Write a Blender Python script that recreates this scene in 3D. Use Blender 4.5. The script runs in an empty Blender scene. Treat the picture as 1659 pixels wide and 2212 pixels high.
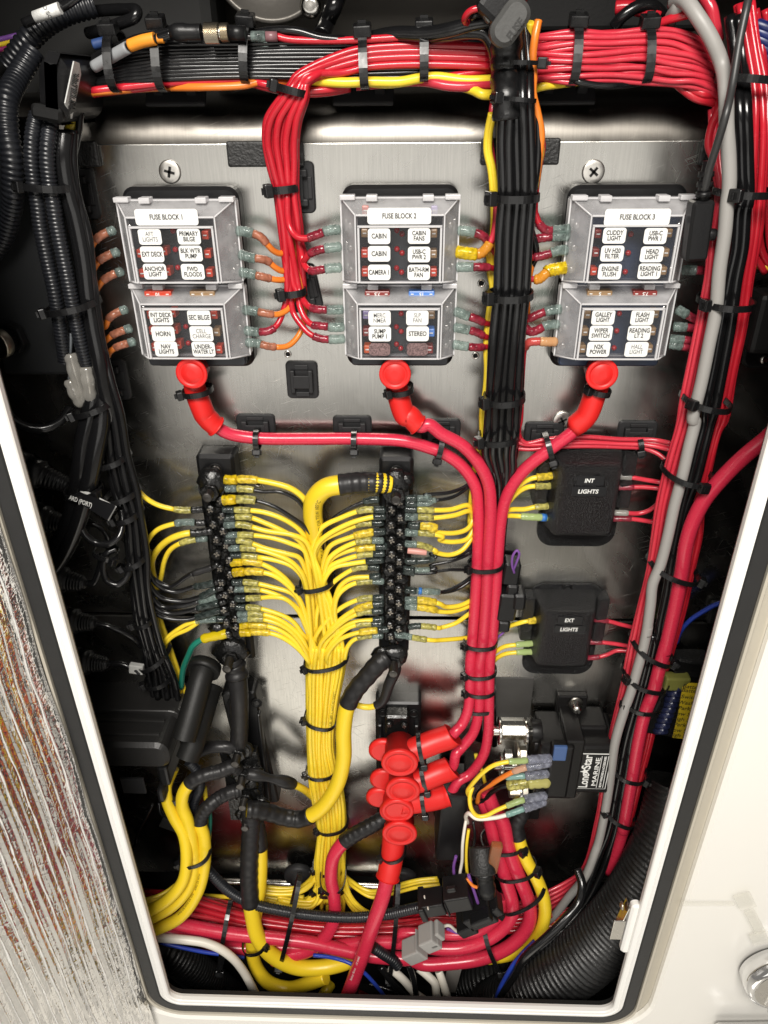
import bpy, math, random
from mathutils import Vector, Matrix, noise
random.seed(7)
scene = bpy.context.scene
COL = scene.collection
# ---------------------------------------------------------------- camera
# panel plane is y = 0, x to the right, z up; the camera stands D0 in front of it
D0 = 0.60
FPX = 1598.0
_dn = Vector((25, 2794, FPX)).normalized()
_rt = Vector((53600, 435, -FPX)); _rt = (_rt - _dn * _rt.dot(_dn)).normalized()
_nn = _rt.cross(_dn)
def _cam_axis(a):
    return Vector((_rt.dot(a), _nn.dot(a), -_dn.dot(a)))
CX, CY, CZ = (_cam_axis(Vector(v)) for v in ((1, 0, 0), (0, 1, 0), (0, 0, 1)))
cam_d = bpy.data.cameras.new('camera')
cam = bpy.data.objects.new('camera', cam_d); COL.objects.link(cam)
M = Matrix.Identity(4)
for i, a in enumerate((CX, -CY, -CZ)):
    for j in range(3): M[j][i] = a[j]
CAM = Vector((0, -D0, 0))
M.translation = CAM
cam.matrix_world = M
cam_d.sensor_fit = 'VERTICAL'; cam_d.sensor_height = 36.0
cam_d.lens = FPX / 2212 * 36.0
cam_d.clip_start = 0.02; cam_d.clip_end = 50
scene.camera = cam
# ---------------------------------------------------------------- light
w = bpy.data.worlds.new("World"); scene.world = w; w.use_nodes = True
w.node_tree.nodes['Background'].inputs[0].default_value = (1.0, 0.95, 0.88, 1)
w.node_tree.nodes['Background'].inputs[1].default_value = 0.20
def area(name, loc, target, sx, sy, power, col):
    l = bpy.data.lights.new(name, 'AREA'); l.shape = 'RECTANGLE'; l.size = sx; l.size_y = sy
    l.energy = power; l.color = col
    o = bpy.data.objects.new(name, l); COL.objects.link(o); o.location = loc
    o.rotation_euler = (Vector(target) - Vector(loc)).to_track_quat('-Z', 'Y').to_euler()
    return o
area('ceiling_light', (-0.10, -1.30, 0.85), (0, 0, -0.45), 0.75, 0.5, 40, (1.0, 0.955, 0.89))
area('wall_reflection_fill', (-0.05, -2.1, -0.52), (0, 0, -0.45), 2.3, 1.0, 7.6, (1.0, 0.97, 0.92))  # added fill, stands in for the lit cabin wall mirrored in the panel
area('floor_reflection_fill', (-0.12, -1.2, -1.72), (0, 0, -0.6), 0.9, 0.6, 2.0, (1.0, 0.95, 0.86))  # added low fill, stands in for the bright floor the panel reflects
scene.view_settings.view_transform = 'Standard'
scene.view_settings.look = 'None'
scene.view_settings.exposure = 0.2
scene.view_settings.gamma = 1.0
scene.cycles.max_bounces = 10
scene.cycles.transparent_max_bounces = 24
scene.cycles.caustics_reflective = False
scene.cycles.caustics_refractive = False
scene.cycles.sample_clamp_indirect = 4.0
# ---------------------------------------------------------------- photograph pixels to places
CROP = {'Z': (0, 0, 1), 'A': (0, 0, .34), 'B': (530.9, 0, .34), 'C': (1095, 0, .34), 'D': (0, 398.2, .34), 'X': (0, 0, .34), 'E': (530.9, 398.2, .34),
        'F': (1095, 398.2, .34), 'G': (0, 895.9, .34), 'H': (398.2, 895.9, .34), 'I': (929.1, 895.9, .34), 'J': (0, 1393.6, .34),
        'K': (398.2, 1393.6, .34), 'L': (929.1, 1393.6, .34), 'M': (0, 1747.3, .34), 'N': (398.2, 1747.3, .34), 'O': (862.7, 1747.3, .34),
        'P': (1260.9, 1747.3, .24), 'Q': (1260.9, 895.9, .24), 'R': (1260.9, 1327.2, .24), 'T': (763.2, 1479.9, .2), 'U': (331.8, 1247.6, .2),
        'V': (962.2, 1725.4, .18), 'W': (995.4, 0, .2)}
def at(crop, x, y, h):
    """where the sight line of that picture point meets the plane h mm in front of the panel"""
    ox, oy, s = CROP[crop]
    Y = oy + s * y
    if crop in 'ABCW' and h > -5: h -= 17 * min(1, max(0, (225 - Y) / 70))   # the top harness lies back over the ledge
    u, v = ox + s * x - 829.5, oy + s * y - 1106
    d = CX * u + CY * v + CZ * FPX
    return CAM + d * ((D0 - h * .001) / d.y)
def pxm(crop, x, y, h):
    """metres per crop pixel there, across"""
    return (at(crop, x + 1, y, h) - at(crop, x, y, h)).length
# ---------------------------------------------------------------- materials
MATS = {}
def mat(name, col, rough=.4, metal=0., vary=0., bump=0., bscale=400., spec=.5, coat=0., alpha=None, rvar=0., speck=0., bdist=.001):
    if name in MATS: return MATS[name]
    m = bpy.data.materials.new(name); m.use_nodes = True
    nt = m.node_tree; b = nt.nodes['Principled BSDF']; L = nt.links
    b.inputs['Base Color'].default_value = (*col, 1); b.inputs['Roughness'].default_value = rough
    b.inputs['Metallic'].default_value = metal; b.inputs['Specular IOR Level'].default_value = spec
    b.inputs['Coat Weight'].default_value = coat; b.inputs['Coat Roughness'].default_value = .15
    tc = nt.nodes.new('ShaderNodeTexCoord')
    if vary or speck:
        n = nt.nodes.new('ShaderNodeTexNoise'); n.inputs['Scale'].default_value = 45; n.inputs['Detail'].default_value = 5
        L.new(tc.outputs['Object'], n.inputs['Vector'])
        oi = nt.nodes.new('ShaderNodeObjectInfo')
        a = nt.nodes.new('ShaderNodeMath'); a.operation = 'ADD'
        L.new(n.outputs['Fac'], a.inputs[0]); L.new(oi.outputs['Random'], a.inputs[1])
        mr = nt.nodes.new('ShaderNodeMapRange'); mr.inputs['From Min'].default_value = .3; mr.inputs['From Max'].default_value = 1.7
        mr.inputs['To Min'].default_value = 1 - vary; mr.inputs['To Max'].default_value = 1 + vary
        L.new(a.outputs[0], mr.inputs['Value'])
        hs = nt.nodes.new('ShaderNodeHueSaturation'); hs.inputs['Color'].default_value = (*col, 1)
        L.new(mr.outputs[0], hs.inputs['Value'])
        out = hs.outputs['Color']
        if speck:
            n2 = nt.nodes.new('ShaderNodeTexNoise'); n2.inputs['Scale'].default_value = 900; n2.inputs['Detail'].default_value = 2
            L.new(tc.outputs['Object'], n2.inputs['Vector'])
            r2 = nt.nodes.new('ShaderNodeMapRange'); r2.inputs['From Min'].default_value = .35; r2.inputs['From Max'].default_value = .65
            r2.inputs['To Min'].default_value = 1 - speck; r2.inputs['To Max'].default_value = 1 + speck
            L.new(n2.outputs['Fac'], r2.inputs['Value'])
            h2 = nt.nodes.new('ShaderNodeHueSaturation'); L.new(out, h2.inputs['Color']); L.new(r2.outputs[0], h2.inputs['Value'])
            out = h2.outputs['Color']
        L.new(out, b.inputs['Base Color'])
    if rvar:
        n = nt.nodes.new('ShaderNodeTexNoise'); n.inputs['Scale'].default_value = 160; n.inputs['Detail'].default_value = 6
        L.new(tc.outputs['Object'], n.inputs['Vector'])
        mr = nt.nodes.new('ShaderNodeMapRange'); mr.inputs['From Min'].default_value = .3; mr.inputs['From Max'].default_value = .7
        mr.inputs['To Min'].default_value = max(.02, rough - rvar); mr.inputs['To Max'].default_value = rough + rvar
        L.new(n.outputs['Fac'], mr.inputs['Value']); L.new(mr.outputs[0], b.inputs['Roughness'])
    if bump:
        n = nt.nodes.new('ShaderNodeTexNoise'); n.inputs['Scale'].default_value = bscale; n.inputs['Detail'].default_value = 4
        L.new(tc.outputs['Object'], n.inputs['Vector'])
        bp = nt.nodes.new('ShaderNodeBump'); bp.inputs['Strength'].default_value = bump; bp.inputs['Distance'].default_value = bdist
        L.new(n.outputs['Fac'], bp.inputs['Height']); L.new(bp.outputs[0], b.inputs['Normal'])
    MATS[name] = m
    return m
def clear_mat(name, tint, opaque, body, rough=.12, streak=0.0, sscale=330):
    """clear or tinted plastic: mostly passes light, with a milky body and a glossy face"""
    if name in MATS: return MATS[name]
    m = bpy.data.materials.new(name); m.use_nodes = True
    nt = m.node_tree; b = nt.nodes['Principled BSDF']; L = nt.links
    b.inputs['Base Color'].default_value = (*body, 1); b.inputs['Roughness'].default_value = rough
    t = nt.nodes.new('ShaderNodeBsdfTransparent'); t.inputs[0].default_value = (*tint, 1)
    lw = nt.nodes.new('ShaderNodeLayerWeight'); lw.inputs['Blend'].default_value = .35
    mr = nt.nodes.new('ShaderNodeMapRange'); mr.inputs['To Min'].default_value = opaque; mr.inputs['To Max'].default_value = min(1, opaque + .3)
    L.new(lw.outputs['Facing'], mr.inputs['Value'])
    mx = nt.nodes.new('ShaderNodeMixShader'); fac = mr.outputs[0]
    if streak:
        tc = nt.nodes.new('ShaderNodeTexCoord'); n = nt.nodes.new('ShaderNodeTexNoise'); n.inputs['Scale'].default_value = sscale; n.inputs['Detail'].default_value = 3
        L.new(tc.outputs['Object'], n.inputs['Vector'])
        r2 = nt.nodes.new('ShaderNodeMapRange'); r2.inputs['From Min'].default_value = .36; r2.inputs['From Max'].default_value = .64
        r2.inputs['To Min'].default_value = 1 - streak; r2.inputs['To Max'].default_value = 1 + 1.3 * streak; L.new(n.outputs['Fac'], r2.inputs['Value'])
        hs = nt.nodes.new('ShaderNodeHueSaturation'); hs.inputs['Color'].default_value = (*body, 1); L.new(r2.outputs[0], hs.inputs['Value']); L.new(hs.outputs[0], b.inputs['Base Color'])
        r3 = nt.nodes.new('ShaderNodeMath'); r3.operation = 'MULTIPLY_ADD'; r3.inputs[1].default_value = .5 * streak; L.new(n.outputs['Fac'], r3.inputs[0]); L.new(fac, r3.inputs[2])
        r3.use_clamp = True; fac = r3.outputs[0]
        bp = nt.nodes.new('ShaderNodeBump'); bp.inputs['Strength'].default_value = .5; bp.inputs['Distance'].default_value = .0012
        L.new(n.outputs['Fac'], bp.inputs['Height']); L.new(bp.outputs[0], b.inputs['Normal'])
    L.new(fac, mx.inputs[0]); L.new(t.outputs[0], mx.inputs[1]); L.new(b.outputs[0], mx.inputs[2])
    L.new(mx.outputs[0], nt.nodes['Material Output'].inputs['Surface'])
    MATS[name] = m
    return m
RED = mat('red_insulation', (.46, .014, .026), .22, vary=.14, rvar=.07)
PINK = mat('pink_red_insulation', (.52, .030, .050), .23, vary=.10, rvar=.07)
CABLE = mat('red_cable_jacket', (.57, .026, .060), .26, vary=.04, rvar=.06, bump=.04, bscale=250)
BOOT = mat('red_rubber_boot', (.66, .016, .014), .42, vary=.03, bump=.05, bscale=300)
YEL = mat('yellow_insulation', (.82, .60, .035), .30, vary=.10, rvar=.07)
YBIG = mat('yellow_cable_jacket', (.80, .57, .022), .36, vary=.05, rvar=.06, bump=.04, bscale=220)
ORA = mat('orange_insulation', (.72, .19, .022), .32, vary=.08, rvar=.06)
BLK = mat('black_insulation', (.007, .007, .0075), .20, vary=.2, rvar=.07)
BSHEATH = mat('black_sheath', (.006, .006, .0065), .19, vary=.2, rvar=.06, bump=.05, bscale=90)
GREY = mat('grey_sheath', (.30, .29, .275), .45, vary=.05, bump=.06, bscale=90)
WHT = mat('white_insulation', (.70, .66, .58), .40, vary=.06)
BLUE = mat('blue_insulation', (.02, .05, .35), .35, vary=.1)
GREEN = mat('green_insulation', (.01, .16, .11), .35, vary=.1)
PURP = mat('purple_insulation', (.18, .07, .30), .4, vary=.1)
TIE = mat('black_nylon', (.007, .007, .0075), .30, vary=.2, rvar=.1)
MOUNT = mat('dark_grey_nylon', (.018, .018, .019), .5, spec=.3, vary=.2, bump=.1)
PLASTIC = mat('black_plastic', (.007, .007, .0075), .38, spec=.35, vary=.15, bump=.10, bscale=700)
DULL = mat('dull_black_plastic', (.005, .005, .005), .55, spec=.25, vary=.2, bump=.1, bscale=500)
TEXT_BLACK = mat('black_print', (.01, .01, .01), .6)
TEXT_WHITE = mat('white_print', (.75, .75, .72), .5)
PAPER = mat('white_label_film', (.72, .72, .70), .45, vary=.03, speck=.10)
SHRINK = mat('black_heat_shrink', (.012, .0115, .012), .42, spec=.35, vary=.2, bump=.25, bscale=110, rvar=.1)
SEAL = mat('liquid_tape', (.006, .006, .006), .20, vary=.3, bump=.9, bscale=330, rvar=.12)
STEEL = mat('stainless_steel', (.62, .60, .56), .22, metal=1, vary=.05, rvar=.08)
CHROME = mat('chrome', (.80, .80, .80), .06, metal=1)
BRASS = mat('knurled_nickel', (.60, .54, .44), .3, metal=1)
LOOM = mat('corrugated_loom', (.012, .013, .016), .34, vary=.15, rvar=.1)
HOSE = mat('corrugated_hose', (.012, .012, .012), .38, vary=.2, bump=.5, bscale=600, rvar=.15)
GEL = mat('white_gelcoat', (.82, .80, .75), .22, vary=.01, coat=.3)
TRIM = mat('white_trim', (.86, .85, .82), .32, vary=.02, bump=.05, bscale=120)
GASKET = mat('rubber_gasket', (.020, .020, .020), .5, vary=.2, bump=.15, bscale=200)
REBATE_SHADE = mat('rebate_shade', (.50, .46, .38), .5, vary=.05)  # shade on the white outer step, put into its beige colour
FOAM = mat('black_grained_foam', (.010, .010, .010), .5, vary=.2, bump=1.0, bscale=420)
DARKWALL = mat('dark_compartment_wall', (.009, .009, .0085), .7, vary=.3, bump=.1, bscale=60)
RELAY = mat('relay_plastic', (.006, .0055, .0055), .42, spec=.3, vary=.2, bump=.12, bscale=500)
RELAYBLUE = mat('dark_blue_plastic', (.05, .10, .24), .4, vary=.1)
TEXTURED = mat('textured_cover', (.004, .004, .0045), .21, vary=.2, bump=1.0, bscale=820, bdist=.0030)
LED = mat('red_indicator', (.35, .01, .015), .2)
SLV_RED = clear_mat('clear_red_sleeve', (.6, .14, .18), .55, (.26, .022, .040), .12, .3, 240)
SLV_BRN = clear_mat('clear_brown_sleeve', (.75, .42, .3), .55, (.38, .15, .09), .12, .25, 240)
SLV_YEL = clear_mat('clear_yellow_sleeve', (.85, .75, .15), .60, (.68, .50, .04), .12, .3)
SLV_OLV = clear_mat('olive_sleeve', (.72, .72, .4), .55, (.40, .36, .10), .12, .4)
SLV_BLU = clear_mat('clear_blue_sleeve', (.5, .65, .65), .60, (.26, .34, .33))
TIP_CLR = clear_mat('clear_heat_shrink', (.74, .82, .79), .22, (.22, .27, .255), .10, .42, 240)
TIP_DRK = clear_mat('smoky_heat_shrink', (.4, .46, .44), .50, (.035, .045, .042), .12, .5, 240)
TIP_YEL = clear_mat('clear_yellow_heat_shrink', (.9, .75, .05), .50, (.66, .47, .012), .10, .3, 240)
COVER = clear_mat('clear_cover', (.96, .96, .97), .03, (.3, .3, .3), .05)
FROST = clear_mat('frosted_cover_edge', (.86, .86, .87), .20, (.64, .635, .64), .12, .16, 70)
EDGE = clear_mat('cover_edge', (.92, .92, .92), .48, (.84, .83, .84), .15)
CLEARP = clear_mat('clear_nylon', (.8, .8, .78), .35, (.5, .48, .44), .15)
# ---------------------------------------------------------------- mesh builder
class MB:
    def __init__(self): self.v = []; self.f = []; self.s = []
    def add(self, vs, fs, smooth=False):
        o = len(self.v); self.v += [Vector(p) for p in vs]
        for f in fs: self.f.append([i + o for i in f]); self.s.append(smooth)
        return self
    def box(self, c, size, R=None):
        sx, sy, sz = (k / 2 for k in size); c = Vector(c); R = R or Matrix.Identity(3)
        vs = [c + R @ Vector((x * sx, y * sy, z * sz)) for x in (-1, 1) for y in (-1, 1) for z in (-1, 1)]
        return self.add(vs, [(0, 1, 3, 2), (4, 6, 7, 5), (0, 4, 5, 1), (2, 3, 7, 6), (0, 2, 6, 4), (1, 5, 7, 3)])
    def loft(self, rings, closed=True, caps=True, smooth=False):
        n = len(rings[0]); vs = [p for r in rings for p in r]; fs = []
        for i in range(len(rings) - 1):
            for j in range(n if closed else n - 1):
                k = (j + 1) % n
                fs.append((i * n + j, i * n + k, (i + 1) * n + k, (i + 1) * n + j))
        o = len(self.v); self.add(vs, fs, smooth)
        if caps:
            self.f.append(list(range(o + n - 1, o - 1, -1))); self.s.append(False)
            self.f.append([o + (len(rings) - 1) * n + j for j in range(n)]); self.s.append(False)
        return self
    def cyl(self, a, b, r0, r1=None, n=20, caps=True, smooth=True):
        a, b = Vector(a), Vector(b); r1 = r0 if r1 is None else r1
        t = (b - a).normalized(); x = t.orthogonal().normalized(); y = t.cross(x)
        ring = lambda c, r: [c + (x * math.cos(2 * math.pi * k / n) + y * math.sin(2 * math.pi * k / n)) * r for k in range(n)]
        return self.loft([ring(a, r0), ring(b, r1)], smooth=smooth, caps=caps)
    def lathe(self, a, axis, prof, n=24, smooth=True, caps=True):
        """prof: list of (distance along axis, radius)"""
        a = Vector(a); t = Vector(axis).normalized(); x = t.orthogonal().normalized(); y = t.cross(x)
        rings = [[a + t * d + (x * math.cos(2 * math.pi * k / n) + y * math.sin(2 * math.pi * k / n)) * r for k in range(n)] for d, r in prof]
        return self.loft(rings, smooth=smooth, caps=caps)
    def hexa(self, a, axis, r, hgt):
        return self.lathe(a, axis, [(0, r), (hgt, r)], n=6, smooth=False)
    def rrect(self, c, w, hgt, r, h0, h1, ch=0.0, n=5, R=None, inset=None):
        """rounded plate lying on the panel: c = (x, z), between heights h0 and h1 (metres)"""
        R = R or Matrix.Identity(3)
        def ring(w, hgt, r, h):
            pts = []
            for sx, sz, a0 in ((1, 1, 0), (-1, 1, 90), (-1, -1, 180), (1, -1, 270)):
                for k in range(n + 1):
                    a = math.radians(a0 + 90 * k / n)
                    p = Vector((sx * (w / 2 - r) + r * math.cos(a), 0, sz * (hgt / 2 - r) + r * math.sin(a)))
                    p = R @ p
                    pts.append(Vector((c[0] + p.x, -h + p.y, c[1] + p.z)))
            return pts
        rings = [ring(w, hgt, r, h0), ring(w, hgt, r, h1 - ch)]
        if ch: rings.append(ring(w - 2 * ch, hgt - 2 * ch, max(r - ch, 1e-4), h1))
        return self.loft(rings)
    def sweep(self, pts, rads, n=10, caps=True, ring_fn=None):
        P = [Vector(p) for p in pts]; N = len(P)
        T = [(P[min(i + 1, N - 1)] - P[max(i - 1, 0)]).normalized() for i in range(N)]
        x = Vector((0, -1, 0)) - T[0] * T[0].dot(Vector((0, -1, 0)))
        x = x.normalized() if x.length > .05 else T[0].orthogonal().normalized()
        rings = []
        for i in range(N):
            x = (x - T[i] * x.dot(T[i])).normalized(); y = T[i].cross(x)
            r = rads[i] if hasattr(rads, '__len__') else rads
            rings.append([P[i] + (x * math.cos(2 * math.pi * k / n) + y * math.sin(2 * math.pi * k / n)) * r for k in range(n)])
        return self.loft(rings, smooth=True, caps=caps)
    def band(self, pts, side, width, thick, closed=False):
        """flat strap along pts; side = direction of the strap's width"""
        P = [Vector(p) for p in pts]; N = len(P); side = Vector(side).normalized(); rings = []
        for i in range(N):
            a, b = (P[i - 1], P[(i + 1) % N]) if closed else (P[max(i - 1, 0)], P[min(i + 1, N - 1)])
            t = (b - a).normalized(); s = (side - t * side.dot(t)).normalized(); nn = t.cross(s)
            rings.append([P[i] + s * (sx * width / 2) + nn * (sn * thick / 2) for sx, sn in ((-1, -1), (1, -1), (1, 1), (-1, 1))])
        if closed: rings.append(rings[0])
        return self.loft(rings, caps=not closed)
    def build(self, name, m, parent=None, bevel=0., loc=None, segs=2):
        me = bpy.data.meshes.new(name)
        if parent is not None: base = parent['_base'] if False else Vector(ORG[parent.name])
        else:
            base = Vector(loc) if loc is not None else sum(self.v, Vector()) / max(1, len(self.v))
        me.from_pydata([tuple(p - base) for p in self.v], [], self.f)
        me.polygons.foreach_set('use_smooth', self.s)
        me.materials.append(m); me.update()
        o = bpy.data.objects.new(name, me); COL.objects.link(o)
        if parent is not None: o.parent = parent
        else: o.location = base
        ORG[o.name] = tuple(base)
        if bevel:
            b = o.modifiers.new('bevel', 'BEVEL'); b.width = bevel; b.segments = segs; b.limit_method = 'ANGLE'
            b.angle_limit = math.radians(35); b.harden_normals = False
        return o
ORG = {}
def fix_child(o, parent):
    pass
def thing(name, label, cat, loc, group=None):
    o = bpy.data.objects.new(name, None); COL.objects.link(o); o.location = loc
    o.empty_display_size = .01
    ORG[o.name] = tuple(loc)
    return tag(o, label, cat, group)
def tag(o, label, cat, group=None):
    o['label'] = label; o['category'] = cat
    if group: o['group'] = group
    return o
def struct(o, label=None):
    o['kind'] = 'structure'
    if label: o['label'] = label
    return o
def catmull(P, per=8):
    P = [Vector(p) for p in P]
    if len(P) == 2: return [P[0].lerp(P[1], k / per) for k in range(per + 1)]
    Q = [P[0] * 2 - P[1]] + P + [P[-1] * 2 - P[-2]]; out = []
    for i in range(1, len(Q) - 2):
        p0, p1, p2, p3 = Q[i - 1:i + 3]
        d1, d2, d3 = (max((a - b).length, 1e-6) ** .5 for a, b in ((p1, p0), (p2, p1), (p3, p2)))
        m1 = (p1 - p0) / d1 - (p2 - p0) / (d1 + d2) + (p2 - p1) / d2
        m2 = (p2 - p1) / d2 - (p3 - p1) / (d2 + d3) + (p3 - p2) / d3
        m1 *= d2; m2 *= d2
        for k in range(per):
            t = k / per
            out.append(p1 * (2 * t**3 - 3 * t**2 + 1) + m1 * (t**3 - 2 * t**2 + t) + p2 * (-2 * t**3 + 3 * t**2) + m2 * (t**3 - t**2))
    out.append(P[-1])
    return out
def resample(P, step):
    out = [P[0]]; acc = 0
    for a, b in zip(P, P[1:]):
        L = (b - a).length
        while acc + L >= step and L > 1e-9:
            t = (step - acc) / L; a = a.lerp(b, t); out.append(a); L = (b - a).length; acc = 0
        acc += L
    if (out[-1] - P[-1]).length > step * .3: out.append(P[-1])
    return out
def cut_tail(P, L):
    """split a polyline L metres before its end"""
    acc = 0
    for i in range(len(P) - 1, 0, -1):
        s = (P[i] - P[i - 1]).length
        if acc + s >= L:
            q = P[i].lerp(P[i - 1], (L - acc) / s)
            return P[:i] + [q], [q] + P[i:]
        acc += s
    return P[:1], P
def pts(spec, h=None):
    """spec: [crop, (x,y[,h]), ...] with crop letters anywhere in between"""
    c = None; out = []
    for e in spec:
        if isinstance(e, str): c = e
        elif isinstance(e, Vector): out.append(e)
        else:
            if len(e) > 2: h = e[2]
            out.append(at(c, e[0], e[1], h))
    return out
def wire(name, label, cat, spec, mm, m, h=None, group=None, sleeve=None, tip=None, n=9, per=7, start=None, jig=0.0):
    """a wire with the sleeve and heat-shrunk tip of its crimped end: sleeve / tip = (material, length mm, diameter mm)"""
    P = catmull(pts(spec, h), per)
    if jig:
        sd = Vector((random.uniform(0, 99), random.uniform(0, 99), 0))
        P = [p + Vector((noise.noise(p * 30 + sd), noise.noise(p * 30 + sd * 2), noise.noise(p * 30 - sd))) * jig for p in P]
    tails = []
    if tip: P, T = cut_tail(P, tip[1] * .001); tails.append(('heat_shrink', T, tip))
    if sleeve: P, T = cut_tail(P, sleeve[1] * .001); tails.append(('crimp_sleeve', T, sleeve))
    b = MB(); b.sweep(P, mm * .0005, n)
    o = b.build(name, m, loc=P[0]); tag(o, label, cat, group)
    for nm, T, (tm, L, dia) in tails:
        T = resample(T, .0012) if len(T) < 4 else T
        k = len(T); r = dia * .0005
        rr = [r * (.88 if i in (0, k - 1) else 1) * (1 + .06 * math.sin(i * 2.3 + k)) for i in range(k)]
        if nm == 'heat_shrink': rr[-1] *= .6
        MB().sweep(T, rr, 10).build(nm, tm, parent=o)
    return o, P
def print_along(parent, P, txt, r, size, s0, m, flip=False, ang=0.0):
    """printed lettering wrapped on a cable of radius r"""
    me = text_mesh(txt, size)
    step = resample(P, .002); N = len(step)
    acc = [0]
    for a, b in zip(step, step[1:]): acc.append(acc[-1] + (b - a).length)
    vs = []
    for v in me.vertices:
        s = s0 + (v.co.x if not flip else -v.co.x)
        i = max(0, min(N - 2, int(s / .002)))
        while i < N - 2 and acc[i + 1] < s: i += 1
        a, b = step[i], step[i + 1]; t = (b - a).normalized(); c = a + t * (s - acc[i])
        n = (CAM - c); n = (n - t * n.dot(t)).normalized(); y = n.cross(t)
        ph = (v.co.y if not flip else -v.co.y) / r + ang
        vs.append(c + (n * math.cos(ph) + y * math.sin(ph)) * (r + .00012))
    o = MB().add(vs, [tuple(p.vertices) for p in me.polygons]).build('lettering', m, parent=parent)
    return o
_tcache = {}
def text_mesh(txt, size, bold=0.0, shear=0.0, line=1.0, align='CENTER'):
    k = (txt, size, bold, shear, line, align)
    if k in _tcache: return _tcache[k]
    c = bpy.data.curves.new('lettering', 'FONT'); c.body = txt; c.size = size; c.align_x = align; c.align_y = 'CENTER'
    c.offset = bold; c.shear = shear; c.space_line = line; c.resolution_u = 3
    o = bpy.data.objects.new('lettering', c); COL.objects.link(o)
    dg = bpy.context.evaluated_depsgraph_get()
    me = bpy.data.meshes.new_from_object(o.evaluated_get(dg))
    bpy.data.objects.remove(o); bpy.data.curves.remove(c)
    _tcache[k] = me
    return me
def lettering(parent, txt, loc, size, m, R=None, width=None, bold=.00004, shear=0., line=.95):
    """flat print at loc facing the viewer (or turned by R), squeezed to width if given"""
    me = text_mesh(txt, size, bold, shear, line)
    R = R or Matrix.Identity(3)
    xs = [v.co.x for v in me.vertices]; wd = max(xs) - min(xs)
    k = width / wd if width else 1.0
    vs = [Vector(loc) + R @ Vector((v.co.x * k, 0, v.co.y)) for v in me.vertices]
    return MB().add(vs, [tuple(p.vertices) for p in me.polygons]).build('lettering', m, parent=parent)
def rotY(deg): return Matrix.Rotation(math.radians(deg), 3, 'Y')
ORD = ['first', 'second', 'third', 'fourth', 'fifth', 'sixth', 'seventh', 'eighth', 'ninth', 'tenth', 'eleventh', 'twelfth', 'thirteenth',
       'fourteenth', 'fifteenth', 'sixteenth', 'seventeenth', 'eighteenth', 'nineteenth', 'twentieth', 'twenty-first', 'twenty-second']
# ================================================================ setting: aluminium panel, ledge, compartment, hatch opening
def metal_mat(name, col, rough, horiz=False):
    m = bpy.data.materials.new(name); m.use_nodes = True
    nt = m.node_tree; b = nt.nodes['Principled BSDF']; L = nt.links
    b.inputs['Metallic'].default_value = 1
    tc = nt.nodes.new('ShaderNodeTexCoord')
    def noi(scale, det, sc=(1, 1, 1), rot=(0, 0, 0), dist=0):
        m0 = nt.nodes.new('ShaderNodeMapping'); m0.inputs['Rotation'].default_value = rot; L.new(tc.outputs['Object'], m0.inputs['Vector'])
        mp = nt.nodes.new('ShaderNodeMapping'); mp.inputs['Scale'].default_value = sc
        L.new(m0.outputs[0], mp.inputs['Vector'])
        n = nt.nodes.new('ShaderNodeTexNoise'); n.inputs['Scale'].default_value = scale; n.inputs['Detail'].default_value = det
        n.inputs['Distortion'].default_value = dist
        L.new(mp.outputs[0], n.inputs['Vector']); return n.outputs['Fac']
    def rng(x, a, bb, lo, hi):
        r = nt.nodes.new('ShaderNodeMapRange'); r.inputs['From Min'].default_value = a; r.inputs['From Max'].default_value = bb
        r.inputs['To Min'].default_value = lo; r.inputs['To Max'].default_value = hi
        L.new(x, r.inputs['Value']); return r.outputs[0]
    def mth(op, x, y):
        r = nt.nodes.new('ShaderNodeMath'); r.operation = op
        for i, q in enumerate((x, y)):
            if isinstance(q, (int, float)): r.inputs[i].default_value = q
            else: L.new(q, r.inputs[i])
        return r.outputs[0]
    brush = noi(60, 6, (14, 1, .5)); cloud = noi(9, 6, (1, 1, 1.4), dist=.6); smear = noi(26, 5, (1, 1, .35), (0, .5, 0), 1.2)
    s1 = rng(noi(34, 2, (1, 1, 34), (0, .35, 0)), .66, .71, 0, 1)
    s2 = rng(noi(30, 2, (1, 1, 40), (0, -.8, 0)), .68, .73, 0, 1)
    s3 = rng(noi(25, 2, (1, 1, 46), (0, 1.25, 0)), .68, .73, 0, 1)
    gate = rng(noi(7, 3), .48, .60, 0, 1)
    scr = mth('MULTIPLY', mth('MAXIMUM', mth('MAXIMUM', s1, s2), s3), gate)
    val = mth('MULTIPLY', rng(brush, .3, .7, .93, 1.07), rng(cloud, .25, .75, .78, 1.15))
    val = mth('MULTIPLY', val, rng(smear, .3, .7, .92, 1.06)); val = mth('ADD', val, mth('MULTIPLY', scr, .45))
    hs = nt.nodes.new('ShaderNodeHueSaturation'); hs.inputs['Color'].default_value = (*col, 1)
    L.new(val, hs.inputs['Value']); L.new(hs.outputs[0], b.inputs['Base Color'])
    r = mth('ADD', rng(cloud, .3, .7, rough - .05, rough + .06), mth('MULTIPLY', scr, .25))
    r = mth('ADD', r, rng(smear, .35, .65, -.03, .04))
    L.new(r, b.inputs['Roughness'])
    hgt = mth('ADD', mth('MULTIPLY', brush, .25), mth('MULTIPLY', scr, .9))
    bp = nt.nodes.new('ShaderNodeBump'); bp.inputs['Strength'].default_value = .10; bp.inputs['Distance'].default_value = .0006
    L.new(hgt, bp.inputs['Height']); L.new(bp.outputs[0], b.inputs['Normal'])
    b.inputs['Anisotropic'].default_value = .3
    return m
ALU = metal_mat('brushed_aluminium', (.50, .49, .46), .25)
ALU2 = metal_mat('dimmed_aluminium', (.155, .145, .13), .36)  # same metal, colour darkened to tone down the lamp's reflection on the ledge
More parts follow.
